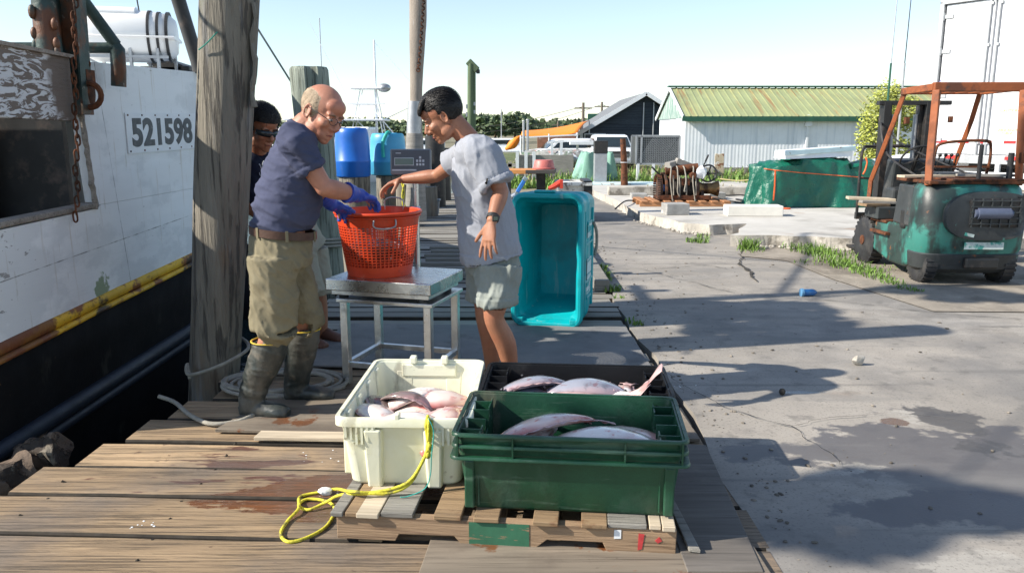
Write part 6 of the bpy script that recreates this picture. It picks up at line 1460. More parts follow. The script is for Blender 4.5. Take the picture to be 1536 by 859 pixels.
for a, b_, w_, lb in (((1001, 248, -.1), (1018, 244, .1), .13, 'short squared timber block on the left top of the winch'), ((1014, 241, .0), (1041, 252, .05), .14, 'longer squared timber block sloping across the top of the winch')):
    p_, q_ = wp_(a[0], a[1], WY + a[2]), wp_(b_[0], b_[1], WY + b_[2]); mb = MB(); mb.bar(p_, q_, w_, w_ * .8); tag(obj('timber_block', mb, m_greywood, bevel=.006), lb, 'timber')
def block(name, label, px0, px1, py0, py1, Y, dep, m, rz=0, cat='block', z0=PZ, bev=.012):
    a, b_ = J(px0, py1, Y), J(px1, py0, Y); t_ = MB(); h = b_.z - z0
    t_.box((0, 0, h / 2), (b_.x - a.x, dep, h)); o = obj(name, t_, m, bevel=bev); o.location = ((a.x + b_.x) / 2, Y + dep / 2, z0); o.rotation_euler.z = rz; return tag(o, label, cat)
m_cb = mat('concrete_block', (.3, .295, .28), .9, var=.25, vs=5, bump=.5, layers=[dict(c=(.55, .53, .5), s=5, lo=.56, hi=.66, a=.6)])
block('concrete_block', 'squared grey concrete block in front of the winch pallet', 998, 1034, 306, 329, 13.2, .36, m_cb, .08)
block('concrete_block', 'pale concrete block behind the left end of the winch', 948, 972, 291, 307, 16.6, .4, m_cb, -.05)
block('concrete_block', 'pale concrete block half hidden behind the right end of the winch pallet', 1062, 1088, 289, 306, 16.4, .4, m_cb, .1)
m_foam = mat('white_painted_kerb', (.72, .69, .62), .8, var=.08, vs=4, bump=.3)
block('kerb_stone', 'long white painted kerb stone lying on the slab right of the winch', 1092, 1176, 309, 330, 13.0, .34, m_foam, -.05, 'kerb stone')
mb = MB(); P = [J(1010 + k * 9, 292 + 5 * math.sin(k * 1.9), 17) * 1 for k in range(14)]; P = [V((p.x, p.y, PZ + .02 + .02 * abs(math.sin(k)))) for k, p in enumerate(P)]; mb.tube(P, .014, 6, sub=4); P = [V((J(1085 + 6 * k, 300, 15.8 + .25 * math.sin(k * 2)).x, 15.8 + .4 * math.sin(k * 1.5), PZ + .02)) for k in range(9)]; mb.tube(P, .016, 6, sub=4); tag(obj('hose', mb, m_rubber, smooth=180), 'thin dark hose lying in curves on the slab beside the winch', 'hose')
mb = MB(); P = [J(923, 312, 14.0), J(938, 296, 15), J(955, 290, 15.8), J(975, 289, 16)]; P = [V((p.x, p.y, PZ + .03 + .05 * (k % 2))) for k, p in enumerate(P)]; mb.tube(P, .014, 6, sub=6); tag(obj('cable', mb, m_rubber, smooth=180), 'dark cable curving to the left end of the winch', 'cable')
# wall along the back of the slab, rope to the shed
mb = MB(); P = [J(1078, 268, 22), J(1110, 271, 21), J(1140, 266, 20), J(1175, 250, 18)]; mb.tube(P, .016, 6, sub=5); tag(obj('rope', mb, mat('tan_rope', (.35, .3, .14), .8), smooth=180), 'slack tan rope running from the upright board to the tarpaulin pile', 'rope')
# green tarpaulin pile
m_tarp = mat('green_tarpaulin', (.006, .11, .07), .32, var=.2, vs=3, bump=.8, bs=10, bdist=.03)
Y = 14.6
xl, xr = J(1142, 290, Y).x, J(1335, 290, Y).x; zt_ = J(1200, 240, Y).z
t = thing('tarpaulin_pile', 'big pile wrapped in a wrinkled dark green tarpaulin with an orange strap', 'tarpaulin', ((xl + xr) / 2, Y, PZ))
mb = MB(); rings = []; NR, NA = 60, 160
for j in range(NR + 1):
    q = j / NR; ring = []
    for k in range(NA):
        a = 2 * PI * k / NA; ca, sa = math.cos(a), math.sin(a)
        e = 4.0; rx_ = (abs(ca) ** e + abs(sa) ** e) ** (-1 / e)
        # side part q<.62 goes up, then over the top
        if q < .68: up_ = q / .68; sc2 = 1.04 - .05 * up_ + .03 * math.exp(-up_ * 9)
        else: up_ = 1; sc2 = .99 * math.cos((q - .68) / .32 * PI / 2) ** .6 if q < 1 else 0.001
        X = ca * rx_ * sc2; Yy = sa * rx_ * sc2
        hgt = .86 + .14 * noise.noise(V((X * 1.7, Yy * 1.2, 4))) + (.06 if X > -.4 and X < .4 else -.05) - .12 * max(0, X - .5)
        zz = up_ * hgt * (1 + (.06 if q > .8 else 0))
        fold = 1 + (.09 * noise.noise(V((a * 3.2 + zz * .8, zz * .5, 1))) + .06 * math.sin(a * 13 + 4 * noise.noise(V((a * 2, zz, 0)))) * (1 - up_ * .5) + .03 * noise.noise(V((a * 11, zz * 2.6, 5)))) * (1 if q < .75 else .3)
        rdg = (1 - abs(noise.noise(V((a * 2.6 + .5 * zz, zz * .35, 2))))) ** 4; fold += (.1 * rdg - .05) * (1 if q < .75 else .4)
        ring.append(V(((xl + xr) / 2 + X * fold * (xr - xl) / 2, Y + .62 + Yy * fold * .62, PZ + .005 + zz * (zt_ - PZ) / .92 + .025 * noise.noise(V((X * 9, Yy * 7, zz * 7))) * min(1, q * 5))))
    rings.append(ring)
mb.loft(rings); obj('tarp_cover', mb, m_tarp, t, world=True, smooth=180)
m_os = mat('orange_strap', (.75, .13, .03), .6)
tarp_o = bpy.data.objects['tarp_cover']
def surf(px, py):
    o_ = V((0, 0, H)) - root_loc(tarp_o); ok_, q_, n__, i__ = tarp_o.ray_cast(o_, ray(px, py).normalized())
    return q_ + root_loc(tarp_o) - ray(px, py) * .012 if ok_ else J(px, py, Y)
def dense(P, k=10): return [surf(a[0] + (b[0] - a[0]) * i / k, a[1] + (b[1] - a[1]) * i / k) for a, b in zip(P, P[1:]) for i in range(k)]
mb = MB(); P = dense([(1146, 253), (1160, 255), (1200, 259), (1240, 262), (1280, 265), (1312, 268), (1330, 268)]); mb.tube(P, [(.004, .008)] * len(P), 6, side=(0, 1, 0)); P = dense([(1163, 256), (1162, 280), (1160, 303)]); mb.tube(P, [(.005, .016)] * len(P), 6, side=(0, 1, 0)); obj('strap', mb, m_os, t, world=True)
mb = MB(); P = [J(1150, 310, 14.2), J(1165, 312, 14.2), J(1185, 318, 14.2), J(1172, 314, 14.3)]; mb.tube([V((p.x, p.y, PZ + .015)) for p in P], .012, 6, sub=5); obj('strap_end', mb, m_os, t, world=True)
t = thing('overturned_dinghy', 'small white overturned dinghy hull on top of the tarpaulin pile', 'dinghy', J(1220, 240, Y + .5))
a, b_ = J(1170, 226, Y + .3), J(1272, 219, Y + .5); zlow = J(1180, 238, Y + .3).z
mb = MB(); rings = []
for k in range(9):
    q = k / 8; p = a.lerp(b_, q); hw = .34 * (1 - .5 * max(0, q - .7) * 2); rings.append([V((p.x, p.y - hw, zlow + .05 * q)), V((p.x, p.y - hw * .85, p.z - .02)), V((p.x, p.y, p.z + .01)), V((p.x, p.y + hw * .85, p.z)), V((p.x, p.y + hw, zlow + .05 * q))])
mb.loft(rings); obj('hull', mb, m_white, t, world=True, smooth=30)
mb = MB(); mb.bar((a.x - .02, a.y - .37, a.z - .035), (b_.x + .02, b_.y - .28, b_.z - .035), .05, .09); obj('gunwale', mb, m_pb, t, world=True, bevel=.01)
# white boat hull behind the tarp at the right
t = thing('small_boat', 'white boat hull showing between the tarpaulin pile and the forklift mast', 'boat', (J(1315, 240, 17).x, 17, 0))
mb = MB(); rings = []
for k in range(9):
    q = k / 8; x = J(1265, 240, 17).x + 3.0 * q; hw = .75 * min(1, .25 + q * 2); z1 = J(1300, 252 - 17 * min(1, q * 2.2), 17).z; rings.append([V((x, 17 - hw, z1)), V((x, 17 - hw * .8, .5)), V((x, 17 + hw * .8, .5)), V((x, 17 + hw, z1)), V((x, 17, z1 + .08))])
mb.loft(rings); obj('hull', mb, m_fb, t, world=True, smooth=50)
mb = MB()
for k in (.6, 2.2): mb.box((J(1265, 240, 17).x + k, 17, .25), (.1, 1.2, .55))
obj('cradle', mb, m_greywood, t, world=True)

# ================================================================ FORKLIFT
m_fg = mat('teal_machine_paint', (.04, .2, .165), .45, var=.1, vs=2, bump=.1, layers=[dict(c=(.025, .028, .028), s=2.2, st=(1, 1, .5), det=10, lo=.46, hi=.54, a=.9), dict(c=(.02, .025, .025), s=3, at=(-.45, .1, .75), rad=.55, pk=.3, lo=.5, hi=.6, a=.9), dict(c=(.2, .08, .03), s=7, lo=.64, hi=.68, a=.8), dict(c=(.4, .45, .4), s=15, lo=.68, hi=.72, a=.5)])
m_fk = mat('scuffed_dark_panel', (.035, .04, .042), .5, var=.3, vs=4, bump=.15, layers=[dict(c=(.1, .3, .25), s=7, st=(1, 1, .6), lo=.66, hi=.7, a=.7), dict(c=(.14, .13, .12), s=4, det=9, lo=.55, hi=.7, a=.5), dict(c=(.2, .08, .03), s=9, lo=.66, hi=.7)])
m_og = mat('rusty_orange_guard', (.27, .075, .022), .65, var=.2, vs=4, bump=.25, bs=30, layers=[dict(c=(.09, .035, .02), s=4, det=9, lo=.53, hi=.62, a=.85), dict(c=(.05, .04, .035), s=10, lo=.64, hi=.68)])
FO = V((4.55, 7.78, 0))
fk = thing('forklift', 'rusty teal forklift with an orange-brown overhead guard parked before the trailer', 'forklift', FO, -.02)
hw = .555
# counterweight: lofted rounded block
def cring(z, w0, y0, y1, rr_):
    pts = []
    nn = 8
    for k in range(nn + 1): a = PI + (PI / 2) * k / nn; pts.append(V((-w0 + rr_ + rr_ * math.cos(a), y0 + rr_ + rr_ * .8 * math.sin(a), z)))
    for k in range(1, 6): q = k / 6; pts.append(V((-w0 + rr_ + (2 * w0 - 2 * rr_) * q, y0 + rr_ * .2 - .03 * math.sin(PI * q), z)))
    for k in range(nn + 1): a = 1.5 * PI + (PI / 2) * k / nn; pts.append(V((w0 - rr_ + rr_ * math.cos(a), y0 + rr_ + rr_ * .8 * math.sin(a), z)))
    pts += [V((w0, y1, z)), V((-w0, y1, z))]
    return pts
mb = MB(); mb.loft([cring(z, w0, y0, .34, .2) for z, w0, y0 in ((.14, .50, .07), (.17, .545, .02), (.32, .56, -.01), (.36, .575, -.03), (.55, .58, -.04), (.80, .565, -.01), (.95, .55, .03), (1.0, .52, .07))]); cwt = obj('counterweight', mb, m_fg, fk, smooth=35, bevel=.01)
def dark_ring(z, w0, y0, q0=0): return cring(z, w0, y0, .2, .2)
mb = MB(); mb.loft([cring(z, w0, y0, .32, .2) for z, w0, y0 in ((.12, .49, .06), (.165, .553, .01), (.31, .57, -.02), (.335, .55, .0))]); obj('lower_skirt', mb, m_fk, cwt, smooth=35)
mb = MB(); mb.box((.06, -.02, .235), (.36, .06, .11)); obj('tow_slot', mb, m_black, cwt, bevel=.02)
# dark oval grille panel, raised a few mm on the rear face
mb = MB(); outer = []; 
def yface(x): 
    ax_ = abs(x); return -.05 if ax_ < .35 else -.05 + (ax_ - .35) ** 2 * 3.2
NP = 40; ring0, ring1 = [], []
for k in range(NP):
    a = 2 * PI * k / NP; x = .08 + .47 * math.copysign(abs(math.cos(a)) ** .75, math.cos(a)); z = .70 + .235 * math.copysign(abs(math.sin(a)) ** .8, math.sin(a))
    ring0.append(V((x, yface(x) + .05, z))); ring1.append(V((x, yface(x) - .022, z)))
ring2 = [V((.08 + (p.x - .08) * .93, p.y - .004, .7 + (p.z - .7) * .93)) for p in ring1]
mb.loft([ring0, ring1, ring2]); pnl = obj('rear_panel', mb, m_fk, cwt, smooth=30)
mb = MB(); mb.box((.12, -.045, .735), (.56, .08, .29)); obj('radiator_opening', mb, m_black, pnl, bevel=.03)
mb = MB()
for k in range(6): mb.box((-.13 + k * .1, -.092, .735), (.012, .012, .28))
for k in range(5): mb.box((.12, -.094, .63 + k * .055), (.54, .012, .01))
obj('grille_bars', mb, m_fk, pnl)
mb = MB(); mb.cyl((-.08, -.088, .73), (.26, -.088, .73), .055, n=20); mb.cyl((-.11, -.088, .73), (-.08, -.088, .73), .04, n=16); mb.cyl((.26, -.088, .73), (.29, -.088, .73), .035, n=16); obj('gas_bottle', mb, mat('grey_blue_cylinder', (.11, .13, .19), .4, .3, var=.2), pnl, smooth=40)
mb = MB(); mb.box((-.13, -.075, .52), (.1, .012, .03), ry=.2); mb.box((.06, -.043, .41), (.42, .006, .07)); obj('faded_decal', mb, mat('faded_white', (.5, .58, .55), .7, var=.3, vs=9, layers=[dict(c=(.06, .3, .25), s=8, lo=.54, hi=.6)]), cwt)
# mid body: side panels, hood
mb = MB()
mb.prism([V((-hw + .02, .3, .18)), V((-hw + .02, .3, .98)), V((-hw + .02, .62, .98)), V((-hw + .02, .78, .55)), V((-hw + .02, 1.22, .52)), V((-hw + .02, 1.22, .2)), V((-hw + .02, .8, .12)), V((-hw + .02, .5, .12))], (2 * hw - .04, 0, 0)); obj('chassis', mb, m_fg, fk, bevel=.03, smooth=30)
mb = MB(); mb.prism([V((-hw, .36, .55)), V((-hw, .34, .97)), V((-hw, .66, .97)), V((-hw, .74, .56))], (.05, 0, 0)); obj('dark_side_panel', mb, m_fk, fk, bevel=.015)
mb = MB(); mb.box((-hw + .03, .52, .62), (.07, .12, .22), ry=0); obj('vent_slot', mb, m_black, fk, bevel=.03)
mb = MB(); mb.box((0, .42, 1.015), (1.06, .72, .03)); mb.box((0.1, .30, 1.04), (.8, .5, .02), rz=.05); obj('hood_plate', mb, m_rust, fk, bevel=.004)
mb = MB(); mb.box((-hw + .06, 1.0, .42), (.2, .4, .03)); mb.box((-.1, 1.1, .54), (.9, .4, .03)); obj('step', mb, m_rust, fk, bevel=.004)
fk.scale = (.9, 1, 1)
def wheel(x, y, r, wd, name='wheel'):
    mb = MB(); s = 1 if x > 0 else -1
    mb.lathe([(r * .62, -wd / 2), (r * .9, -wd / 2), (r, -wd * .38), (r, wd * .38), (r * .9, wd / 2), (r * .62, wd / 2)], (0, 0, 0), 40, 'X'); mb.v = [(p[0] + x, p[1] + y, p[2] + r) for p in mb.v]; w_ = obj(name, mb, m_rubber, fk, smooth=40)
    mb = MB()
    for k in range(26): a = 2 * PI * k / 26; mb.box((x, y + r * 1.0 * math.cos(a), r + r * 1.0 * math.sin(a)), (wd * .9, .028, .02), rx=a + PI / 2)
    obj('tread', mb, m_rubber, w_)
    mb = MB(); mb.lathe([(.001, -wd * .3), (r * .3, -wd * .32), (r * .35, -wd * .42), (r * .55, -wd * .3), (r * .62, -wd * .45), (r * .64, -wd * .45), (r * .64, wd * .45), (.001, wd * .4)] if s < 0 else [(.001, wd * .3), (r * .3, wd * .32), (r * .35, wd * .42), (r * .55, wd * .3), (r * .62, wd * .45), (r * .64, wd * .45), (r * .64, -wd * .45), (.001, -wd * .4)], (0, 0, 0), 28, 'X'); mb.v = [(p[0] + x, p[1] + y, p[2] + r) for p in mb.v]; obj('rim', mb, m_galv, w_, smooth=35)
    mb = MB(); mb.cyl((x + s * wd * .4, y, r), (x + s * wd * .56, y, r), r * .2, n=12); obj('hub', mb, m_rust, w_)
for sx in (-1, 1): wheel(sx * .43, .25, .205, .14); wheel(sx * .46, 1.47, .27, .18)
# overhead guard
GZ = 1.93
gy0, gy1 = .25, .95
for sx in (-1, 1):
    mb = MB(); mb.tube([(sx * .49, .16, .98), (sx * .485, .18, 1.2), (sx * .465, .22, GZ - .03)], [(.045, .055), (.05, .055), (.05, .055)], 4, side=(1, .0, 0)); obj('rear_pillar', mb, m_og, fk, bevel=.008)
    mb = MB(); mb.tube([(sx * .44, gy1 + .0, GZ - .02), (sx * .46, gy1 + .14, GZ - .3), (sx * .49, 1.5, .95), (sx * .49, 1.52, .6)], [(.034, .04)] * 4, 4, side=(1, 0, 0)); obj('front_pillar', mb, m_og if sx < 0 else m_og, fk, bevel=.008)
mb = MB(); mb.bar((-.49, gy0, GZ), (.49, gy0, GZ), .07, .09); mb.bar((-.46, gy1, GZ - .01), (.46, gy1, GZ - .01), .06, .06)
for sx in (-1, 1): mb.bar((sx * .47, gy0, GZ), (sx * .45, gy1 + .02, GZ - .01), .06, .07)
for k in range(5): mb.bar((-.3 + .15 * k, gy0, GZ - .01), (-.3 + .15 * k, gy1, GZ - .02), .03, .03)
obj('guard_roof', mb, m_og, fk, bevel=.008)
mb = MB(); mb.box((.48, .13, 1.25), (.05, .06, .1)); mb.box((.5, .14, 1.42), (.04, .06, .04)); mb.tube([(.52, .12, 1.5), (.54, .1, 1.35), (.52, .12, 1.22)], .012, 6, sub=3); mb.box((-.36, 1.0, 1.62), (.05, .05, .07)); mb.box((-.3, .2, 1.62), (.04, .04, .06)); obj('lamp_bracket', mb, m_rust, fk, bevel=.004)
# mast
for sx in (-1, 1):
    mb = MB(); mb.box((sx * .27, 1.74, .98), (.09, .14, 1.72)); mb.box((sx * .2, 1.8, .98), (.05, .1, 1.7)); obj('mast_channel', mb, m_black, fk, bevel=.006)
    mb = MB(); mb.cyl((sx * .15, 1.78, .2), (sx * .15, 1.78, 1.7), .03, n=12); obj('lift_cylinder', mb, m_galv, fk, smooth=40)
for c_, d_ in (((0.08, 1.72, 1.83), (.92, .09, .05)), ((0, 1.74, 1.05), (.6, .08, .08)), ((0, 1.78, .3), (.6, .08, .1))): mb = MB(); mb.box(c_, d_); obj('crossbar', mb, m_black, fk, bevel=.006)
mb = MB(); mb.tube([(-.42, 1.98, .5), (-.42, 1.98, 1.1), (-.40, 1.98, 1.3), (-.3, 1.98, 1.33), (.3, 1.98, 1.33), (.42, 1.98, 1.28), (.44, 1.98, .5)], .02, 8, sub=3); mb.bar((-.42, 1.98, .95), (.42, 1.98, .95), .02); mb.bar((-.45, 1.95, .5), (.45, 1.95, .5), .06, .08); mb.bar((-.45, 1.95, .2), (.45, 1.95, .2), .06, .08); obj('load_backrest', mb, m_black, fk, smooth=40)
for sx in (-1, 1): mb = MB(); mb.box((sx * .25, 2.0, .3), (.1, .04, .55)); mb.box((sx * .25, 2.5, .06), (.1, 1.0, .035)); obj('fork', mb, m_black, fk, bevel=.006)
mb = MB(); mb.tube([(-.37, 1.96, 1.2), (-.35, 1.95, 1.14), (-.37, 1.94, 1.05), (-.4, 1.93, 1.0)], .012, 6, sub=4); obj('orange_strap', mb, m_os, fk, smooth=180)
# cockpit
mb = MB(); mb.box((.05, 1.42, .95), (.75, .2, .5), rx=.15); mb.box((.05, 1.3, .74), (.8, .2, .3)); obj('dashboard', mb, m_fk, fk, bevel=.03)
mb = MB(); c = V((-.12, 1.16, 1.2)); R_ = Matrix.Rotation(-.9, 3, 'X'); pts = [c + R_ @ V((.19 * math.cos(a), .19 * math.sin(a), 0)) for a in [2 * PI * k / 26 for k in range(26)]]; mb.tube(pts, .012, 7, closed=True)
for k in (0, 1, 2): a = k * 2.1 + .5; mb.bar(c, c + R_ @ V((.19 * math.cos(a), .19 * math.sin(a), 0)), .018)
mb.cyl(c, V((-.1, 1.35, .95)), .025); obj('steering_wheel', mb, m_black, fk, smooth=50)
mb = MB()
for k in range(4): x = .18 + k * .07; mb.tube([(x, 1.3, 1.0), (x, 1.22, 1.16), (x - .01, 1.18, 1.24)], .008, 6); mb.ell((x - .01, 1.17, 1.25), .022, None, 8, 6)
obj('levers', mb, m_black, fk, smooth=50)
mb = MB(); mb.tube([(-.26, .55, 1.04), (-.26, .5, 1.3), (-.22, .48, 1.38), (0, .46, 1.41), (.28, .46, 1.41), (.34, .48, 1.36), (.36, .5, 1.2), (.36, .55, 1.04)], .016, 8, sub=3); mb.bar((-.26, .5, 1.15), (.36, .5, 1.15), .02); obj('seat_frame', mb, m_rust, fk, smooth=50)
mb = MB(); mb.box((.06, .7, 1.06), (.5, .42, .05)); obj('seat', mb, m_fk, fk, bevel=.02)
mb = MB(); mb.tube([(-.42, .3, 1.0), (-.45, 1.2, 1.25), (-.35, 1.65, 1.6), (-.2, 1.7, 1.4)], .012, 6, sub=5); mb.tube([(.1, .28, 1.05), (-.25, 1.4, 1.4), (-.15, 1.7, 1.65)], .01, 6, sub=5); mb.cyl((.02, .12, 1.03), (.02, .12, 1.38), .022); mb.cyl((.4, .2, 1.0), (.4, .2, 1.3), .03); obj('hose', mb, m_rubber, fk, smooth=50)
random.seed(14)
for k, (x, y, z, lb) in enumerate(((-.5, 1.28, .76, 'topmost weathered plank of the scrap wood stack on the forklift step'), (-.45, 1.22, .73, 'middle weathered plank of the scrap wood stack on the forklift step'), (-.5, 1.18, .70, 'lowest weathered plank of the scrap wood stack on the forklift step'))):
    mb = MB(); mb.box((0, 0, 0), (.5 - .1 * k, .16, .03), rz=.2 * k - .2, ry=.03); o = obj('scrap_plank', mb, [m_fresh, m_greywood, m_pal][k], bevel=.004); o.location = FO + V((x, y, z)); tag(o, lb, 'plank', 'scrap planks on the forklift')
mb = MB(); mb.box((-.42, 1.2, .62), (.35, .35, .13)); obj('battery_tray', mb, m_fk, fk, bevel=.01)
for k, (x, y, z, lb) in enumerate(((-.3, .5, 1.055, 'short pale board lying across the forklift hood'), (.2, .28, 1.075, 'dark board lying at the rear edge of the forklift hood'))):
    mb = MB(); mb.box((0, 0, 0), (.55, .14, .025), rz=.1 - .2 * k); o = obj('scrap_board', mb, [m_fresh, m_greywood][k], bevel=.004); o.location = FO + V((x, y, z)); tag(o, lb, 'board')

# ================================================================ TRAILER
TL, TR = V((8.42, 16.4, 0)), V((9.48, 14.75, 0))
fd = (TR - TL); TWd = fd.length; fd.normalize(); bk_ = V((-fd.y, fd.x, 0))
trz = math.atan2(fd.y, fd.x)
m_tw = mat('white_trailer_panel', (.66, .67, .69), .4, var=.02, coat=.2, layers=[dict(c=(.6, .58, .55), s=2, st=(1, 1, .3), lo=.6, hi=.75, a=.3)])
tr = thing('box_trailer', 'tall white box trailer with closed rear doors behind the forklift', 'trailer', TL, trz)
W = TWd; Z0, Z1 = 1.0, J(1392, 2, 16.4).z
mb = MB(); mb.box((W / 2, 4.6, (Z0 + Z1) / 2), (W - .02, 9.0, Z1 - Z0 - .02)); obj('trailer_box', mb, m_tw, tr)
for i in (0, 1):
    mb = MB(); mb.box((.06 + W * .49 * i + W * .24 - .0, .07, (Z0 + Z1) / 2), (W * .47, .05, Z1 - Z0 - .16)); dr = obj('door', mb, m_tw, tr, bevel=.01)
    for k in (.94 if i == 0 else .08, ):
        mb = MB(); x = .06 + W * .49 * i + W * .47 * k; mb.cyl((x, .02, Z0 + .05), (x, .02, Z1 - .04), .02, n=10)
        for z in (Z0 + .3, Z0 + 1.3, Z1 - .9, Z1 - .15): mb.box((x, .03, z), (.08, .05, .05))
        obj('lock_rod', mb, m_galv, dr, smooth=40)
    for z in (Z0 + .35, Z0 + 1.2, Z0 + 2.05, Z1 - .3):
        mb = MB(); x = .04 if i == 0 else W - .04; mb.box((x + (.06 if i == 0 else -.06), .035, z), (.24, .03, .07)); mb.cyl((x, .02, z - .07), (x, .02, z + .07), .022); obj('hinge', mb, m_galv, dr)
mb = MB()
for x in (.0, W): mb.box((x, .05, (Z0 + Z1) / 2), (.09, .12, Z1 - Z0))
mb.box((W / 2, .05, Z1), (W + .09, .12, .14)); mb.box((W / 2, .05, Z0 - .02), (W + .09, .14, .16)); obj('rear_frame', mb, m_galv, tr, bevel=.01)
m_red = mat('red_reflective', (.6, .03, .03), .4); m_refw = mat('white_reflective', (.8, .8, .78), .4)
mb = MB(); 
zz = J(1470, 213, 15.6).z
for k in range(8):
    mb.mi = k % 2; mb.box((.12 + (k + .5) * (W - .24) / 8, .041, zz), ((W - .24) / 8 - .003, .004, .055))
obj('reflective_tape', mb, [m_red, m_refw], tr)
mb = MB(); mb.box((W / 2, -.02, Z0 - .3), (W * .96, .06, .1)); mb.box((W * .3, .0, Z0 - .2), (.08, .06, .3)); mb.box((W * .7, .0, Z0 - .2), (.08, .06, .3)); mb.box((W / 2, -.02, .52), (W * .96, .1, .12)); mb.box((W * .3, .0, .66), (.08, .06, .5)); mb.box((W * .7, .0, .66), (.08, .06, .5)); obj('under_bumper', mb, m_white, tr)
for x in (.5, W - .35):
    mb = MB(); mb.box((x, -.06, Z0 + .02), (.2, .03, .07)); obj('tail_light', mb, m_red, tr, bevel=.006)
for x in (.1, W - .35):
    for y in (1.2, 2.4):
        mb = MB(); mb.cyl((x, y, .5), (x + .25, y, .5), .5, n=30); wh = obj('wheel', mb, m_tyre, tr, bevel=.03); mb = MB(); mb.cyl((x - .01, y, .5), (x + .26, y, .5), .26, n=20); obj('rim', mb, m_galv, wh)
mb = MB(); mb.box((W / 2, 4.8, .9), (W * .5, 8.4, .2)); mb.box((W / 2, 1.8, .6), (W * .6, 2, .3)); obj('chassis', mb, m_black, tr)
m_yell = mat('caution_yellow', (.62, .36, .06), .6, var=.1)
def text(name, body, size, m, parent, M4, extr=.001, offset=0):
    cu = bpy.data.curves.new(name, 'FONT'); cu.body = body; cu.size = size; cu.extrude = extr; cu.align_x = 'CENTER'; cu.align_y = 'CENTER'; cu.offset = offset
    to = bpy.data.objects.new(name, cu); COL.objects.link(to); bpy.context.view_layer.update(); dg = bpy.context.evaluated_depsgraph_get(); me = bpy.data.meshes.new_from_object(to.evaluated_get(dg)); bpy.data.objects.remove(to)
    me.transform(M4); me.materials.clear(); me.materials.append(m); o = bpy.data.objects.new(name, me); COL.objects.link(o); o.parent = parent; return o
sx_ = W * .74; fz = lambda y: J(1492, y, 15.1).z
T_ = lambda x, z: Matrix.Translation((x, .0415, z)) @ Matrix.Rotation(PI / 2, 4, 'X')
z1 = fz(166); 
text('caution_lettering', 'CAUTION', .068, m_yell, tr, T_(sx_, z1) @ Matrix.Diagonal((1.1, 1, 1, 1)), offset=.001)
text('caution_lettering', 'WIDE RIGHT\nTURNS', .056, m_yell, tr, T_(sx_, fz(198)) @ Matrix.Diagonal((1.1, 1, 1, 1)), offset=.0008)
mb = MB(); zm_ = fz(183)
mb.prism([(sx_ - .09, .0405, zm_ - .09), (sx_ - .01, .0405, zm_ - .09), (sx_ - .01, .0405, zm_ - .01), (sx_ + .09, .0405, zm_ + .06), (sx_ + .07, .0405, zm_ + .09), (sx_ - .06, .0405, zm_ + .02)], (0, .003, 0)); obj('warning_pictogram', mb, mat('pale_caution', (.78, .68, .45), .6), tr)
mb = MB(); mb.torus((.13, .042, J(1393, 125, 16.3).z), .07, .008, 'Y', 20, 5); mb.box((.13, .042, J(1393, 125, 16.3).z), (.15, .004, .025)); obj('round_emblem', mb, mat('violet_emblem', (.35, .33, .6), .6), tr)
mb = MB(); mb.box((.3, .042, Z1 - .33), (.3, .003, .06)); mb.box((.18, .042, Z1 - .6), (.05, .003, .5)); obj('grey_stripe', mb, mat('pale_grey_tape', (.55, .55, .55), .6), tr)
# whip antennas rising near the bush
for px, Y, yb, lb in ((1350, 17.5, 150, 'thin green-based whip aerial rising above the bush, left of the pair'), (1371, 17.8, 150, 'thin blue-banded whip aerial beside the trailer, right of the pair')):
    a = J(px, -60, Y); t = thing('whip_aerial', lb, 'aerial', (a.x, Y, 0), group='whip aerials'); mb = MB(); zj = J(px, 95, Y).z; mb.cyl((a.x, Y, 0), (a.x, Y, zj), .028, .022, 8); obj('base_mast', mb, m_dkgreen if px == 1350 else m_galv, t, world=True); mb = MB(); mb.cyl((a.x, Y, zj), (a.x + .03, Y, a.z + 1), .012, .007, 6); obj('whip', mb, m_galv if px == 1350 else m_strap, t, world=True)
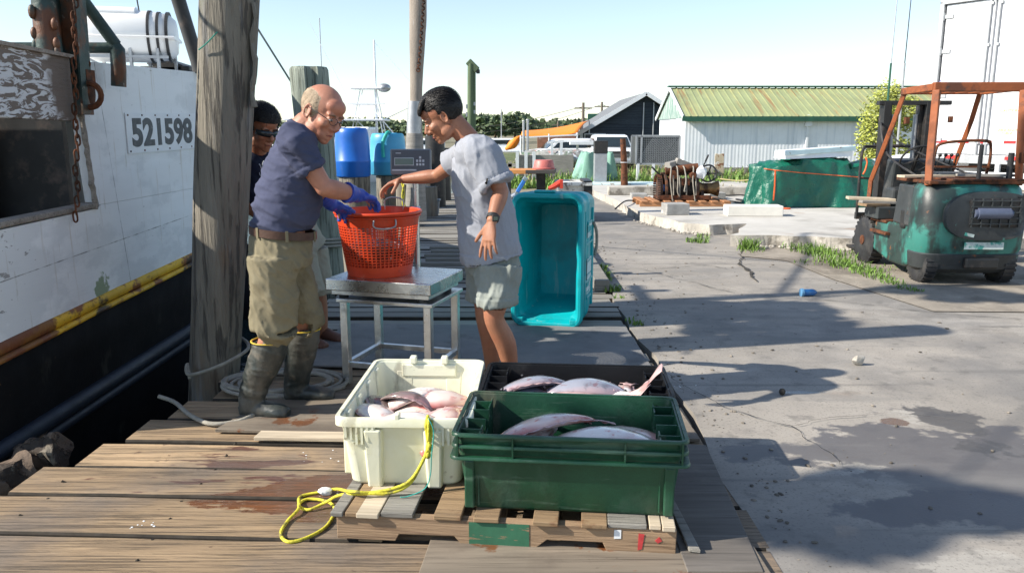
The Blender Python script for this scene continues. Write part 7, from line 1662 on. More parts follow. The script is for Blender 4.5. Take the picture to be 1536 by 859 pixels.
# ================================================================ PEOPLE
def skin_mat(name, col, red=.3, hair=0):
    return mat(name, col, .52, var=.12, vs=14, bump=.4, bs=160, bdist=.003, layers=[dict(c=(col[0] * .8, col[1] * .75, col[2] * .72), s=4, lo=.5, hi=.66, a=.6), dict(c=(col[0] * 1.15, col[1] * .95, col[2] * .9), s=22, lo=.6, hi=.72, a=.5), dict(c=(col[0] * 1.05, col[1] * .72, col[2] * .65), s=7, lo=.5, hi=.7, a=.5), dict(c=(col[0] * .6, col[1] * .5, col[2] * .42), s=60, lo=.62, hi=.7, a=.35)])
def remesh(name, mb, m, parent, voxel=.005, smooth=4, cuts=(), solid=0, disp=None, origin=(0, 0, 0)):
    me = bpy.data.meshes.new('tmp'); me.from_pydata([tuple(V(p) - V(origin)) for p in mb.v], [], mb.f); me.update(); fix(me)
    # per-piece normals consistent: flood through remesh
    o = bpy.data.objects.new('tmp', me); COL.objects.link(o)
    r = o.modifiers.new('r', 'REMESH'); r.mode = 'VOXEL'; r.voxel_size = voxel; r.use_smooth_shade = True
    if smooth:
        s = o.modifiers.new('s', 'SMOOTH'); s.factor = .5; s.iterations = smooth
    bpy.context.view_layer.update(); dg = bpy.context.evaluated_depsgraph_get()
    m2 = bpy.data.meshes.new_from_object(o.evaluated_get(dg)); bpy.data.objects.remove(o)
    if disp:
        ns = [v.normal.copy() for v in m2.vertices]
        for v, n_ in zip(m2.vertices, ns): v.co = v.co + n_ * disp(v.co + V(origin), n_)
    if cuts:
        bm = bmesh.new(); bm.from_mesh(m2)
        for c, n_, rad, eps in cuts:
            c = V(c) - V(origin); n_ = V(n_).normalized(); dl = []
            for f in bm.faces:
                q = f.calc_center_median()
                if (q - c).length < rad and -.016 < (q - c).dot(n_) < .03 and f.normal.dot(n_) > .45: dl.append(f)
            bmesh.ops.delete(bm, geom=dl, context='FACES')
        bm.to_mesh(m2); bm.free()
    m2.name = name; m2.materials.clear(); m2.materials.append(m)
    for p in m2.polygons: p.use_smooth = True; p.material_index = 0
    ob = bpy.data.objects.new(name, m2); COL.objects.link(ob); ob.parent = parent
    if solid: md = ob.modifiers.new('s', 'SOLIDIFY'); md.thickness = solid; md.offset = -1
    return ob
def frame(fwd, up=(0, 0, 1)):
    f = V(fwd).normalized(); l_ = V(up).cross(f).normalized(); u = f.cross(l_).normalized(); return Matrix((f, l_, u)).transposed()
def add_head(mb, c, R, k=1.0, nose=1.0, jaw=1.0):
    def P(x, y, z): return V(c) + R @ (V((x, y, z)) * k)
    def E(p, r, rot=None): mb.ell(P(*p), tuple(q * k for q in r), R if rot is None else R @ rot, 22, 14)
    E((-.018, 0, .038), (.1, .077, .085)); E((-.04, 0, .015), (.075, .07, .075)); E((.02, 0, -.02), (.07, .063, .088)); E((.026, 0, -.072), (.056 * jaw, .05 * jaw, .042)); E((.062, 0, -.1), (.022, .024, .017)); E((.05, 0, .055), (.045, .055, .04))
    for s in (-1, 1):
        E((.072, s * .028, .024), (.016, .026, .009), Matrix.Rotation(-s * .3, 3, 'Z')); E((.058, s * .042, -.022), (.028, .022, .022)); E((.01, s * .052, -.07), (.035, .016, .03)); E((.088, s * .013, -.034), (.012, .009, .008))
        # ear: rim ring plus lobe
        pts = [P(-.012 + .016 * math.cos(a) * 1, s * (.08 + .006 * (1 if math.cos(a) < 0 else 0)), -.004 + .029 * math.sin(a)) for a in [2 * PI * q / 10 for q in range(10)]]
        mb.tube(pts, .0052 * k, 6, closed=True); E((-.008, s * .076, -.005), (.012, .006, .024)); E((-.006, s * .077, -.03), (.008, .006, .01))
        E((.078, s * .031, .004), (.012, .014, .009))
    mb.tube([P(.078, 0, .022), P(.092, 0, .0), P(.102 + .004 * nose, 0, -.022), P(.104 + .006 * nose, 0, -.032)], [.009 * k, .0105 * k, .013 * k, .0145 * k], 10, sub=3)
    E((.1, 0, -.036), (.014, .0125, .010)); E((.083, 0, -.058), (.011, .024, .0065)); E((.081, 0, -.069), (.011, .02, .0075)); E((.078, 0, -.082), (.012, .02, .01))
    return P
def face_parts(parent, P, R, k, m_lip, m_brow, m_white_, m_iris, o, glasses=False):
    def mk(name, mb, m): return obj(name, mb, m, parent, world=True, smooth=180)
    mb = MB(); mb.tube([P(.084, -.019, -.0705), P(.0955, 0, -.064), P(.084, .019, -.0705)], [(.002, .001), (.0035, .0022), (.002, .001)], 6, sub=3, side=(0, 0, 1)); mk('mouth', mb, m_lip)
    for s in (-1, 1):
        mb = MB(); mb.ell(P(.084, s * .031, .0025), (.0085 * k, .0125 * k, .0045 * k), R, 14, 10); e = mk('eye', mb, m_white_)
        mb = MB(); mb.ell(P(.0905, s * .031, .002), (.003 * k, .0052 * k, .0042 * k), R, 10, 7); mk('iris', mb, m_iris)
        mb = MB(); mb.tube([P(.088, s * .012, .021), P(.092, s * .03, .027), P(.078, s * .05, .021)], [(.0035, .003), (.004, .0045), (.0025, .002)], 6, sub=3); mk('eyebrow', mb, m_brow)
def hair_cap(name, parent, c, R, k, tfun, m, nu=56, nv=40, rough=.004, seed=0, strands=0, flow=None, slen=.05, wid=.0012, messy=0):
    mb = MB(); vs = []; fs = []
    for j in range(nv + 1):
        ph = PI * j / nv
        for i in range(nu):
            th = 2 * PI * i / nu; d = V((math.sin(ph) * math.cos(th), math.sin(ph) * math.sin(th), math.cos(ph)))
            p = V((-.018, 0, .034)) + V((d.x * .1, d.y * .077, d.z * .087)); t_ = tfun(p, d)
            nn = noise.noise(V((d.x * 5, d.y * 26, d.z * 9 + seed))) * rough * 2 + noise.noise(V((d.x * 12, d.y * 60, d.z * 20))) * rough
            p = p + d * (t_ + (nn if t_ > 0 else 0)); vs.append(V(c) + R @ (p * k))
    for j in range(nv):
        for i in range(nu): i2 = (i + 1) % nu; fs.append((j * nu + i, (j + 1) * nu + i, (j + 1) * nu + i2, j * nu + i2))
    mb.add(vs, fs)
    rg = random.Random(seed + 5); cen = V((-.018, 0, .034)); ax_ = V((.1, .077, .087))
    def at_(d): return cen + V((d.x * ax_.x, d.y * ax_.y, d.z * ax_.z))
    for i in range(strands):
        d = V((rg.gauss(0, 1), rg.gauss(0, 1), rg.gauss(0, 1) + .35)).normalized(); t_ = tfun(at_(d), d)
        if t_ < .0015: continue
        fl = V(flow(d, rg)); fl = (fl - d * fl.dot(d)).normalized(); wv = d.cross(fl) * wid; pts = []
        for k4 in range(5):
            q4 = k4 / 4; dd = (d + fl * (slen * 10 * q4)).normalized(); lift = t_ * (.85 + .2 * math.sin(q4 * PI)) + .0015 + messy * q4 * rg.uniform(-.2, 1)
            c4 = at_(dd) + dd * lift; ww = wv * (1 - .8 * q4); pts += [V(c) + R @ ((c4 - ww) * k), V(c) + R @ ((c4 + ww) * k)]
        mb.add(pts, [(2 * z4, 2 * z4 + 1, 2 * z4 + 3, 2 * z4 + 2) for z4 in range(4)])
    return obj(name, mb, m, parent, world=True, smooth=180)
def add_hand(mb, wrist, D, N, thumb_side, k=1.0, curl=(.3, .35, .4, .45), thumb=(.5, .25), spread=.1, fat=1.0, wr=.026):
    """D towards the fingers, N out of the palm, thumb_side vector; each finger is its own bent chain"""
    D = V(D).normalized(); N = (V(N) - D * V(N).dot(D)).normalized(); S = D.cross(N); S = S if S.dot(V(thumb_side)) > 0 else -S
    w_ = V(wrist); f = fat
    mb.tube([w_ - D * .03, w_, w_ + D * .03 * k, w_ + D * .065 * k, w_ + D * .092 * k], [(wr, wr * .75), (wr * .98, wr * .7), (.034 * k * f, .0175 * f), (.041 * k * f, .016 * f), (.038 * k * f, .0135 * f)], 14, side=S, sub=3)
    mb.ell(w_ + D * .04 * k + S * .024 * k + N * .008, (.02 * f, .02 * f, .016 * f), None, 12, 8)
    Ls = [(.043, .027, .022), (.047, .030, .024), (.044, .028, .023), (.035, .021, .02)]
    tips = []
    for i in range(4):
        off = (1.5 - i) * .0205 * k
        base = w_ + D * (.088 - .004 * abs(i - 1)) * k + S * off
        d = (D + S * (1.5 - i) * spread).normalized(); p = base - d * .02; pts = [p, base]; ang = 0; c_ = curl[i]
        q = base
        for j, l_ in enumerate(Ls[i]):
            ang += c_ * (.8 if j == 0 else 1.0); dd = d * math.cos(ang) + N * math.sin(ang); q = q + dd * l_ * k; pts.append(q)
        r0 = (.0098 if i < 3 else .0088) * f; mb.tube(pts, [r0, r0 * 1.08, r0 * .98, r0 * .92, r0 * .68], 9, sub=3); tips.append(q)
    base = w_ + D * .022 * k + S * .026 * k; d = (D * math.cos(.75) + S * math.sin(.75)).normalized(); pts = [base - d * .012, base]; q = base; ang = thumb[1]
    for j, l_ in enumerate((.040, .032, .026)):
        dd = (d * math.cos(ang) + N * math.sin(ang)).normalized(); dd = (dd + D * thumb[0] * j * .5).normalized(); q = q + dd * l_ * k; pts.append(q)
    mb.tube(pts, [.014 * f, .0148 * f, .0118 * f, .0112 * f, .008 * f], 9, sub=3); tips.append(q)
    return tips
def folds(seed, amp, dirs, rid=.006, ax=(1, .3, 1), hems=()):
    a_ = V(ax).normalized()
    def f(p, n_):
        q = p * 5.5 - a_ * (p.dot(a_) * 5.5) + a_ * (p.dot(a_) * 17)     # stretched along the crease
        s = rid * ((1 - abs(noise.noise(q + V((seed, seed, 0))))) ** 5 - .35) + rid * .6 * ((1 - abs(noise.noise(q * 1.9 + V((0, seed, 3))))) ** 6 - .3)
        for c, n2, w in hems:
            d_ = (p - V(c)).dot(V(n2).normalized())
            if (p - V(c)).length < w: s += .0035 if -.028 < d_ else (-.0025 if -.036 < d_ else 0)
        for (c, rad, ax, fr, a) in dirs:
            d = (p - V(c)).length / rad
            if d < 1: s += a * (1 - d) ** 1.2 * math.sin((p - V(c)).dot(V(ax)) * fr + 3 * noise.noise(p * 6 + V((seed, 0, 0))))
        s += amp * noise.noise(V((p.x * 5, p.y * 5, p.z * 8)) + V((seed, 0, 0))) + amp * .5 * noise.noise(p * 16 + V((0, seed, 0)))
        return s
    return f
m_ew = mat('eye_white', (.6, .57, .54), .3, var=.02); m_ir = mat('dark_iris', (.03, .02, .015), .2)
m_lipd = mat('lip_line', (.2, .05, .045), .5)

# ---------------------------------------------------------------- man in navy T-shirt, shorts and boots
m_sk1 = skin_mat('ruddy_skin', (.44, .2, .13)); 
m_sh1 = mat('navy_cotton', (.065, .072, .12), .9, var=.12, vs=4, bump=.3, bs=260, bdist=.002, spec=.15)
m_kh = mat('khaki_cotton', (.2, .175, .115), .9, var=.15, vs=4, bump=.35, bs=220, bdist=.002, spec=.15, layers=[dict(c=(.1, .08, .05), s=4, lo=.54, hi=.66, a=.6), dict(c=(.27, .25, .18), s=5, lo=.58, hi=.68, a=.4)])
m_boot = mat('muddy_rubber_boot', (.03, .036, .034), .4, var=.3, vs=5, bump=.25, bs=30, layers=[dict(c=(.13, .12, .1), s=4, st=(1, 1, .5), det=9, lo=.47, hi=.62, a=.75, r=.75), dict(c=(.2, .17, .13), s=9, lo=.6, hi=.68, a=.5, r=.85)])
m_ybd = mat('yellow_band', (.6, .42, .04), .5)
m_gl = mat('blue_rubber_glove', (.03, .07, .42), .38, var=.12, vs=9, bump=.35, bs=30, bdist=.006, layers=[dict(c=(.06, .05, .1), s=9, lo=.6, hi=.7, a=.5)])
m_belt = mat('brown_leather', (.065, .03, .018), .5, var=.2, bump=.2)
o1 = G(412, 612); 
p1_ = thing('person', 'bald man in a navy T-shirt, khaki shorts and rubber boots reaching into the basket', 'person', (o1.x, o1.y, 0))
YB = 4.13
pel, wai, bel, che, uch, nkb = J(420, 392, YB), J(424, 338, YB), J(433, 300, YB), J(441, 255, YB), J(447, 220, YB), J(456, 190, YB - .01)
fw = V((.93, .36, 0)).normalized(); lat = V((-.36, .93, 0)).normalized()
hc = J(484, 171, YB - .02); hf = V((.76, -.50, -.42)); HR = frame(hf, (0.10, .12, 1)); HK = 1.13
shR, shL = J(440, 209, 3.97), J(447, 206, 4.33)
elR, wrR, ndR = J(486, 281, 4.0), J(536, 292, 4.22), J(580, 306, 4.42)
elL, wrL, ndL = J(474, 285, 4.42), J(497, 306, 4.5), J(520, 318, 4.62)
hipR, knR, anR = J(410, 392, 4.02), J(412, 486, 4.03), V((G(393, 612).x, 4.07, .12))
hipL, knL, anL = J(430, 392, 4.22), J(456, 478, 4.28), V((G(457, 590).x, 4.32, .12))
mb = MB()
add_head(mb, hc, HR, HK, 1.15, 1.1)
mb.tube([nkb - V((0, 0, .06)), nkb, hc + HR @ V((-.03, 0, -.05))], [(.075, .07), (.068, .066), (.062, .062)], 16, sub=4)
mb.tube([pel, wai, bel, che, uch], [(.14, .115), (.135, .115), (.145, .12), (.145, .105), (.12, .08)], 20, side=lat, sub=4); mb.tube([uch, nkb], [(.12, .07), (.065, .06)], 18, side=lat, sub=3)
mb.tube([shL, shR], .05, 12)
def arm(mb, sh, el, wr, k=1.0):
    mb.tube([sh, sh.lerp(el, .35), el], [.052 * k, .05 * k, .04 * k], 14, sub=4); mb.tube([el, el.lerp(wr, .35), wr], [.041 * k, .044 * k, .027 * k], 14, sub=4); mb.ell(el, .041 * k, None, 12, 8)
arm(mb, shR, elR, wrR, 1.12); arm(mb, shL, elL, wrL, 1.1)
add_hand(mb, wrR, ndR - wrR, (.1, .2, -1), (0, 1, .2), 1.0, curl=(.3, .32, .35, .4)); add_hand(mb, wrL, ndL - wrL, (0, -.3, -1), (0, -1, 0), 1.0)
for h_, k_, a_ in ((hipR, knR, anR), (hipL, knL, anL)):
    mb.tube([h_, h_.lerp(k_, .5), k_], [.085, .075, .056], 16, sub=4); mb.tube([k_, k_.lerp(a_, .35), a_], [.055, .056, .036], 16, sub=4); mb.ell(a_ + V((.03, 0, -.05)), (.06, .03, .025), None, 12, 8)
remesh('person_body', mb, m_sk1, p1_, .0052, 3, origin=(o1.x, o1.y, 0))
face_parts(p1_, lambda x, y, z: hc + HR @ (V((x, y, z)) * HK), HR, HK, m_lipd, mat('sandy_brow', (.2, .12, .07), .8), m_ew, m_ir, o1)
m_hr1 = mat('short_grey_blond_hair', (.38, .29, .2), .8, var=.3, vs=30, st=(1, 1, .3), bump=.5, bs=200)
def t1(p, d):
    top = .088 - .3 * max(0, p.x + .03)      # bald crown, hair round the sides and back
    a = (top - p.z) * .3; b = (p.z + .035 + .35 * max(0, p.x + .03)) * .3; c = (.022 - p.x) * .3
    return max(-.012, min(.0055, a, b, c))
hair_cap('hair', p1_, hc, HR, HK, t1, m_hr1, rough=.001, strands=1800, flow=lambda d, r: (-.5 + r.gauss(0, .2), 0, -1 + r.gauss(0, .2)), slen=.018, wid=.0007, messy=.0015)
mb = MB()
for s in (-1, 1):
    q = lambda x, y, z: hc + HR @ (V((x, y, z)) * HK)
    mb.tube([q(-.01, s * .084, .012), q(.04, s * .08, .012), q(.098, s * .062, .006)], .0022, 6)
    pts = [q(.104, s * .032 + .024 * math.cos(a), .002 + .016 * math.sin(a)) for a in [2 * PI * k / 14 for k in range(14)]]; mb.tube(pts, .0016, 5, closed=True)
mb.tube([q(.104, -.009, .004), q(.112, 0, .007), q(.104, .009, .004)], .0016, 5); obj('spectacles', mb, m_strap, p1_, world=True, smooth=180)
# T-shirt
mb = MB()
mb.tube([wai - V((0, 0, .03)), wai + V((0, 0, .03)), bel, che, uch, uch.lerp(nkb, .55), nkb + V((.006, 0, .016))], [(.18, .15), (.185, .155), (.188, .168), (.182, .146), (.16, .11), (.112, .082), (.08, .078)], 30, side=lat, sub=5)
def sleeve(mb, sh, el, t, r0, r1, mid):
    e = sh.lerp(el, t); mb.tube([mid, sh, sh.lerp(e, .5), e, e + (e - sh).normalized() * .02], [r0 * 1.15, r0, (r0 + r1) / 2, r1, r1], 20, sub=4); return e
eR = sleeve(mb, shR, elR, .56, .086, .078, uch + lat * -.07); eL = sleeve(mb, shL, elL, .55, .086, .078, uch + lat * .07)
dR = (elR - shR).normalized(); dL = (elL - shL).normalized()
fd1 = folds(3, .0045, [(shR + V((.02, -.05, -.06)), .2, (.8, 0, .7), 60, .007), (wai + V((0, -.1, .06)), .28, (.25, .1, 1), 52, .007), (wai + V((-.15, -.05, .08)), .22, (.2, 0, 1), 60, .008), (shR + V((.06, -.02, -.1)), .22, (.5, .3, .85), 55, .008), (che + V((.1, 0, -.05)), .2, (.7, 0, 1), 40, .005)], rid=.008, ax=(.35, 0, 1), hems=[(eR + dR * .018, dR, .13)])
remesh('t_shirt', mb, m_sh1, p1_, .0075, 5, origin=(o1.x, o1.y, 0), solid=.004, disp=fd1)
# shorts
mb = MB(); hemR = hipR.lerp(knR, .98); hemL = hipL.lerp(knL, .98)
mb.tube([wai + V((0, 0, -.03)), wai.lerp(pel, .4), pel], [(.172, .148), (.19, .16), (.195, .165)], 28, side=lat, sub=4)
for h_, e_, r1 in ((hipR, hemR, .12), (hipL, hemL, .11)): mb.tube([h_ + V((0, 0, .03)), h_.lerp(e_, .4), e_, e_ - V((0, 0, .02))], [(.12, .125), (.116, .118), (r1, r1 * 1.02), (r1, r1)], 24, side=lat, sub=5)
fd2 = folds(9, .006, [(hipR + V((0, -.1, -.2)), .32, (.5, 0, .9), 34, .008), (hemR + V((0, 0, .1)), .2, (1, 0, .4), 45, .006), (pel + V((.1, -.1, 0)), .2, (.8, 0, -.7), 50, .007)], rid=.009, ax=(.8, 0, .5))
remesh('shorts', mb, m_kh, p1_, .0075, 4, origin=(o1.x, o1.y, 0), solid=.004, disp=fd2)
tilt = -.12
mb = MB(); pts = []
for k in range(48):
    a = 2 * PI * k / 48; d = fw * (math.cos(a) * .163) + lat * (math.sin(a) * .188); pts.append(wai + V((0, 0, -.035)) + d + V((0, 0, tilt * math.cos(a) * .16)))
mb.tube(pts, [(.004, .02)] * 48, 8, closed=True, side=None)
bl = MB(); vs = []; fs = []
for i, p in enumerate(pts):
    n_ = (p - wai); n_.z = 0; n_.normalize()
    for dz, o_ in ((-.02, .006), (.02, .006), (.02, -.002), (-.02, -.002)): vs.append(p + n_ * o_ + V((0, 0, dz)))
for i in range(48):
    j = (i + 1) % 48
    for k in range(4): k2 = (k + 1) % 4; fs.append((i * 4 + k, i * 4 + k2, j * 4 + k2, j * 4 + k))
bl.add(vs, fs); obj('belt', bl, m_belt, p1_, world=True, smooth=40)
mb = MB()
for k in (36, 29, 44, 6): 
    p = pts[k]; n_ = (p - wai); n_.z = 0; n_.normalize(); mb.bar(p + n_ * .008 - V((0, 0, .028)), p + n_ * .008 + V((0, 0, .026)), .014, .005, up=n_)
obj('belt_loop', mb, m_kh, p1_, world=True)
# boots
def boot(parent, an, kn, toe_dir, ztop, label=None):
    toe_dir = V(toe_dir).normalized(); top = an.lerp(kn, (ztop - an.z) / (kn.z - an.z)); b0 = V((an.x, an.y, 0))
    mb = MB(); mb.tube([b0 + V((0, 0, .05)), b0 + V((0, 0, .12)), an.lerp(top, .4), top - V((0, 0, .04)), top], [(.055, .068), (.058, .072), (.076, .082), (.089, .09), (.09, .09)], 24, side=toe_dir.cross(V((0, 0, 1))), sub=5)
    mb.tube([b0 - toe_dir * .065 + V((0, 0, .04)), b0 + V((0, 0, .055)), b0 + toe_dir * .09 + V((0, 0, .052)), b0 + toe_dir * .16 + V((0, 0, .045)), b0 + toe_dir * .205 + V((0, 0, .036))], [(.036, .034), (.05, .052), (.052, .044), (.053, .038), (.034, .026)], 20, side=toe_dir.cross(V((0, 0, 1))), sub=5)
    fb = folds(an.x * 9, .003, [(b0 + V((0, 0, .14)), .12, (.3, 0, 1), 70, .006), (an.lerp(top, .5), .2, (.5, .3, .6), 30, .006)], rid=.0035, ax=(.2, .1, 1))
    bo = remesh('boot', mb, m_boot, parent, .0065, 2, origin=root_loc(parent), solid=.004, disp=fb, cuts=[(top - V((0, 0, .002)), (0, 0, 1), .12, 0)])
    mb = MB(); q = [top + V((.093 * math.cos(a), .093 * math.sin(a), -.004)) for a in [2 * PI * k / 28 for k in range(28)]]; mb.tube(q, [(.004, .006)] * 28, 6, closed=True); yb = obj('boot_band', mb, m_ybd, None, smooth=180)
    yb.data.transform(Matrix.Translation(-root_loc(parent))); yb.parent = bo
    mb = MB(); rings = []
    for z, k in ((.004, 1), (.024, 1.02), (.03, .97)):
        ring = []
        for i in range(28):
            a = 2 * PI * i / 28; L1 = .147 * (1 if math.cos(a) > 0 else .95); w_ = .054 - (.012 if math.cos(a) < -.2 else 0); sd = toe_dir.cross(V((0, 0, 1))); ring.append(b0 + toe_dir * (.068 + L1 * math.cos(a) * k) + sd * (w_ * k * math.copysign(abs(math.sin(a)) ** .7, math.sin(a))) + V((0, 0, z)))
        rings.append(ring)
    mb.loft(rings); so_ = obj('sole', mb, m_boot, None, smooth=40); so_.data.transform(Matrix.Translation(-root_loc(parent))); so_.parent = bo
boot(p1_, V((G(393, 612).x, 4.07, .12)), knR, (1, -.22, 0), .44); boot(p1_, V((G(457, 590).x, 4.32, .12)), knL, (1, .03, 0), .44)
# gloves
def glove(wr, el, nd, N, S, curl):
    mb = MB(); d = (wr - el).normalized(); mb.tube([wr - d * .09, wr - d * .04, wr, wr + (nd - wr).normalized() * .03], [.056, .045, .039, .036], 18, sub=4)
    add_hand(mb, wr, nd - wr, N, S, 1.1, curl=curl, fat=1.42, wr=.034)
    return remesh('glove', mb, m_gl, p1_, .0048, 3, origin=(o1.x, o1.y, 0), disp=folds(5, .002, [(wr, .1, d, 90, .003)], rid=.004, ax=d))
glove(wrR, elR, ndR, (.1, .25, -1), (0, 1, .2), (.35, .38, .42, .5)); glove(wrL, elL, ndL, (0, -.3, -1), (0, -1, 0), (.35, .4, .45, .5))

# ---------------------------------------------------------------- man in grey T-shirt
m_sk2 = skin_mat('tanned_skin', (.34, .15, .085))
m_sh2 = mat('grey_marl_cotton', (.3, .315, .355), .9, var=.05, vs=90, bump=.3, bs=240, bdist=.002, spec=.15)
m_gs = mat('grey_green_cotton', (.24, .26, .235), .9, var=.1, vs=5, bump=.35, bs=200, bdist=.002, spec=.15, layers=[dict(c=(.33, .36, .34), s=5, lo=.54, hi=.66, a=.5)])
m_hr2 = mat('black_hair', (.008, .0065, .006), .42, spec=.4, var=.5, vs=40, st=(.4, 3, 1), bump=.9, bs=60, bst=(.5, 5, 1.5), bdist=.006)
YB = 4.35
pel, wai, bel, che, uch, nkb = J(741, 405, YB), J(736, 362, YB), J(728, 315, YB), J(716, 270, YB), J(710, 232, YB), J(700, 206, YB)
o2 = V((pel.x, YB, 0)); p2_ = thing('person', 'dark-haired man in a grey T-shirt and shorts leaning over the basket', 'person', o2)
lat = V((0, -1, 0)); fw = V((-1, 0, 0))
hc = J(663, 177, YB); hf = V((-.86, -.05, -.50)); HR = frame(hf); HK = 1.02
shL, elL, wrL, ndL = J(722, 228, 4.17), J(752, 287, 4.13), J(737, 334, 4.0), J(728, 392, 3.95)
shR, elR, wrR, ndR = J(700, 232, 4.53), J(655, 264, 4.66), J(604, 269, 4.72), J(574, 285, 4.72)
hipL, knL, anL = J(748, 410, 4.24), J(742, 470, 4.17), J(775, 585, 4.26)
hipR, knR, anR = J(730, 408, 4.46), J(728, 468, 4.44), J(742, 580, 4.52)
mb = MB(); add_head(mb, hc, HR, HK, 1.0, .95)
mb.tube([nkb - V((-.03, 0, .05)), nkb, hc + HR @ V((-.045, 0, -.045))], [(.07, .068), (.06, .06), (.054, .056)], 16, sub=4)
mb.tube([pel, wai, bel, che, uch], [(.14, .105), (.125, .1), (.13, .1), (.14, .1), (.12, .075)], 20, side=lat, sub=4); mb.tube([uch, nkb], [(.12, .065), (.06, .055)], 18, side=lat, sub=3); mb.tube([shL, shR], .05, 12)
def arm2(mb, sh, el, wr, k=1.0):
    mb.tube([sh, sh.lerp(el, .4), el], [.05 * k, .047 * k, .038 * k], 14, sub=4); mb.tube([el, el.lerp(wr, .3), wr.lerp(el, .15), wr], [.038 * k, .041 * k, .029 * k, .026 * k], 14, sub=4); mb.ell(el, .038 * k, None, 12, 8)
arm2(mb, shL, elL, wrL, 1.02); arm2(mb, shR, elR, wrR, .98)
add_hand(mb, wrL, ndL - wrL, (.55, .75, 0), (-1, -.1, 0), 1.04, curl=(.1, .16, .2, .26), thumb=(.3, .1), spread=.13)
add_hand(mb, wrR, V((-.93, 0, -.35)), (.35, -.05, -.93), (-.1, -1, -.2), 1.0, curl=(.42, .5, .5, .5), thumb=(.2, .7), spread=.06)
for h_, k_, a_ in ((hipR, knR, anR), (hipL, knL, anL)):
    mb.tube([h_, h_.lerp(k_, .6), k_ + V((0, 0, .03))], [.09, .078, .062], 18, sub=4); mb.tube([k_ + V((0, 0, .03)), k_ - V((0, 0, .04)), k_.lerp(a_, .38) + V((.012, 0, 0)), k_.lerp(a_, .75), a_], [.062, .054, .058, .04, .036], 18, sub=4); mb.ell(k_ + V((-.028, 0, 0)), (.032, .034, .04), None, 14, 9); mb.ell(a_ + V((-.05, 0, -.05)), (.1, .038, .035), None, 14, 8)
remesh('person_body', mb, m_sk2, p2_, .005, 3, origin=o2)
q2 = lambda x, y, z: hc + HR @ (V((x, y, z)) * HK)
face_parts(p2_, q2, HR, HK, m_lipd, m_hr2, m_ew, m_ir, o2)
def t2(p, d):
    v_ = .012 + .3 * max(0, p.z - .05)
    front = (p.z - .058) * .6 if p.x > .012 else .03          # hairline over the forehead
    sideb = (p.z - (.012 if p.x > -.02 else -.055 + .9 * max(0, p.x + .055))) * .5
    return max(-.014, min(v_, .03, front, sideb))
hair_cap('hair', p2_, hc, HR, HK, t2, m_hr2, rough=.0025, seed=4, nu=80, nv=56, strands=3600, flow=lambda d, r: (-1 + r.gauss(0, .15), .35 * d.y + r.gauss(0, .15), -.15 + r.gauss(0, .1)), slen=.055, wid=.0013, messy=.003)
mb = MB(); 
for k in range(7): y = (k - 3) * .014; mb.tube([q2(-.01, y, .125), q2(.045, y * 1.1, .118), q2(.085, y * 1.2, .088 - .002 * abs(k - 3)), q2(.098, y * 1.2, .062)], [.014, .015, .012, .004], 8, sub=4)
remesh('fringe', mb, m_hr2, p2_, .004, 1, origin=o2)
# shirt
mb = MB(); hemc = J(738, 388, YB)
mb.tube([hemc, wai + V((-.01, 0, 0)), bel, che, uch, uch.lerp(nkb, .5), nkb + V((.005, 0, -.002))], [(.2, .168), (.195, .165), (.188, .155), (.185, .142), (.165, .112), (.115, .085), (.072, .072)], 30, side=lat, sub=5)
eL = sleeve(mb, shL, elL, .74, .092, .094, uch + lat * .07); eR = sleeve(mb, shR, elR, .45, .084, .088, uch + lat * -.07)
dL = (elL - shL).normalized(); dR = (elR - shR).normalized()
fd3 = folds(17, .006, [(shL + V((-.06, -.04, -.06)), .24, (.95, 0, .25), 48, .011), (che + V((-.02, -.15, -.1)), .35, (1, 0, .28), 26, .011), (shL + V((.02, -.05, -.1)), .2, (.9, 0, -.3), 52, .007), (wai + V((.05, -.1, .0)), .26, (.8, 0, .6), 30, .009), (uch + V((.04, -.08, 0)), .2, (.4, 0, 1), 45, .006)], rid=.0065, ax=(1, 0, .35), hems=[(eL + dL * .018, dL, .14), (hemc + V((0, 0, .012)), (0, 0, -1), .3)])
shirt2 = remesh('t_shirt', mb, m_sh2, p2_, .0075, 4, origin=o2, solid=.004, disp=fd3, cuts=[(hemc + V((0, 0, .012)), V((.0, 0, -1)), .26, 0)])
mb = MB(); c_ = J(729, 270, 4.0); ok_, q_, n__, i__ = shirt2.closest_point_on_mesh(c_ - o2 + V((0, .02, 0))); c_ = o2 + q_ + n__ * .001; mb.box((c_.x, c_.y, c_.z), (.008, .004, .03), ry=.2); mb.box((c_.x - .004, c_.y, c_.z - .008), (.012, .004, .008)); obj('sleeve_emblem', mb, m_ir, p2_, world=True)
# shorts
mb = MB(); hemL = hipL.lerp(knL, .62); hemR = hipR.lerp(knR, .6)
mb.tube([wai, wai.lerp(pel, .6), pel], [(.16, .13), (.175, .14), (.185, .15)], 28, side=lat, sub=4)
for h_, e_ in ((hipL, hemL), (hipR, hemR)): mb.tube([h_ + V((0, 0, .04)), h_.lerp(e_, .5), e_, e_ - V((0, 0, .02))], [(.115, .125), (.112, .118), (.108, .116), (.108, .116)], 24, side=lat, sub=5)
remesh('shorts', mb, m_gs, p2_, .0075, 4, origin=o2, solid=.004, disp=folds(23, .006, [(hipL + V((0, -.1, -.08)), .22, (1, 0, .5), 48, .008), (hemL, .14, (1, 0, 0), 80, .005)], rid=.01, ax=(1, 0, -.2), hems=[(hemL - V((0, 0, .018)), (0, 0, -1), .17)]))
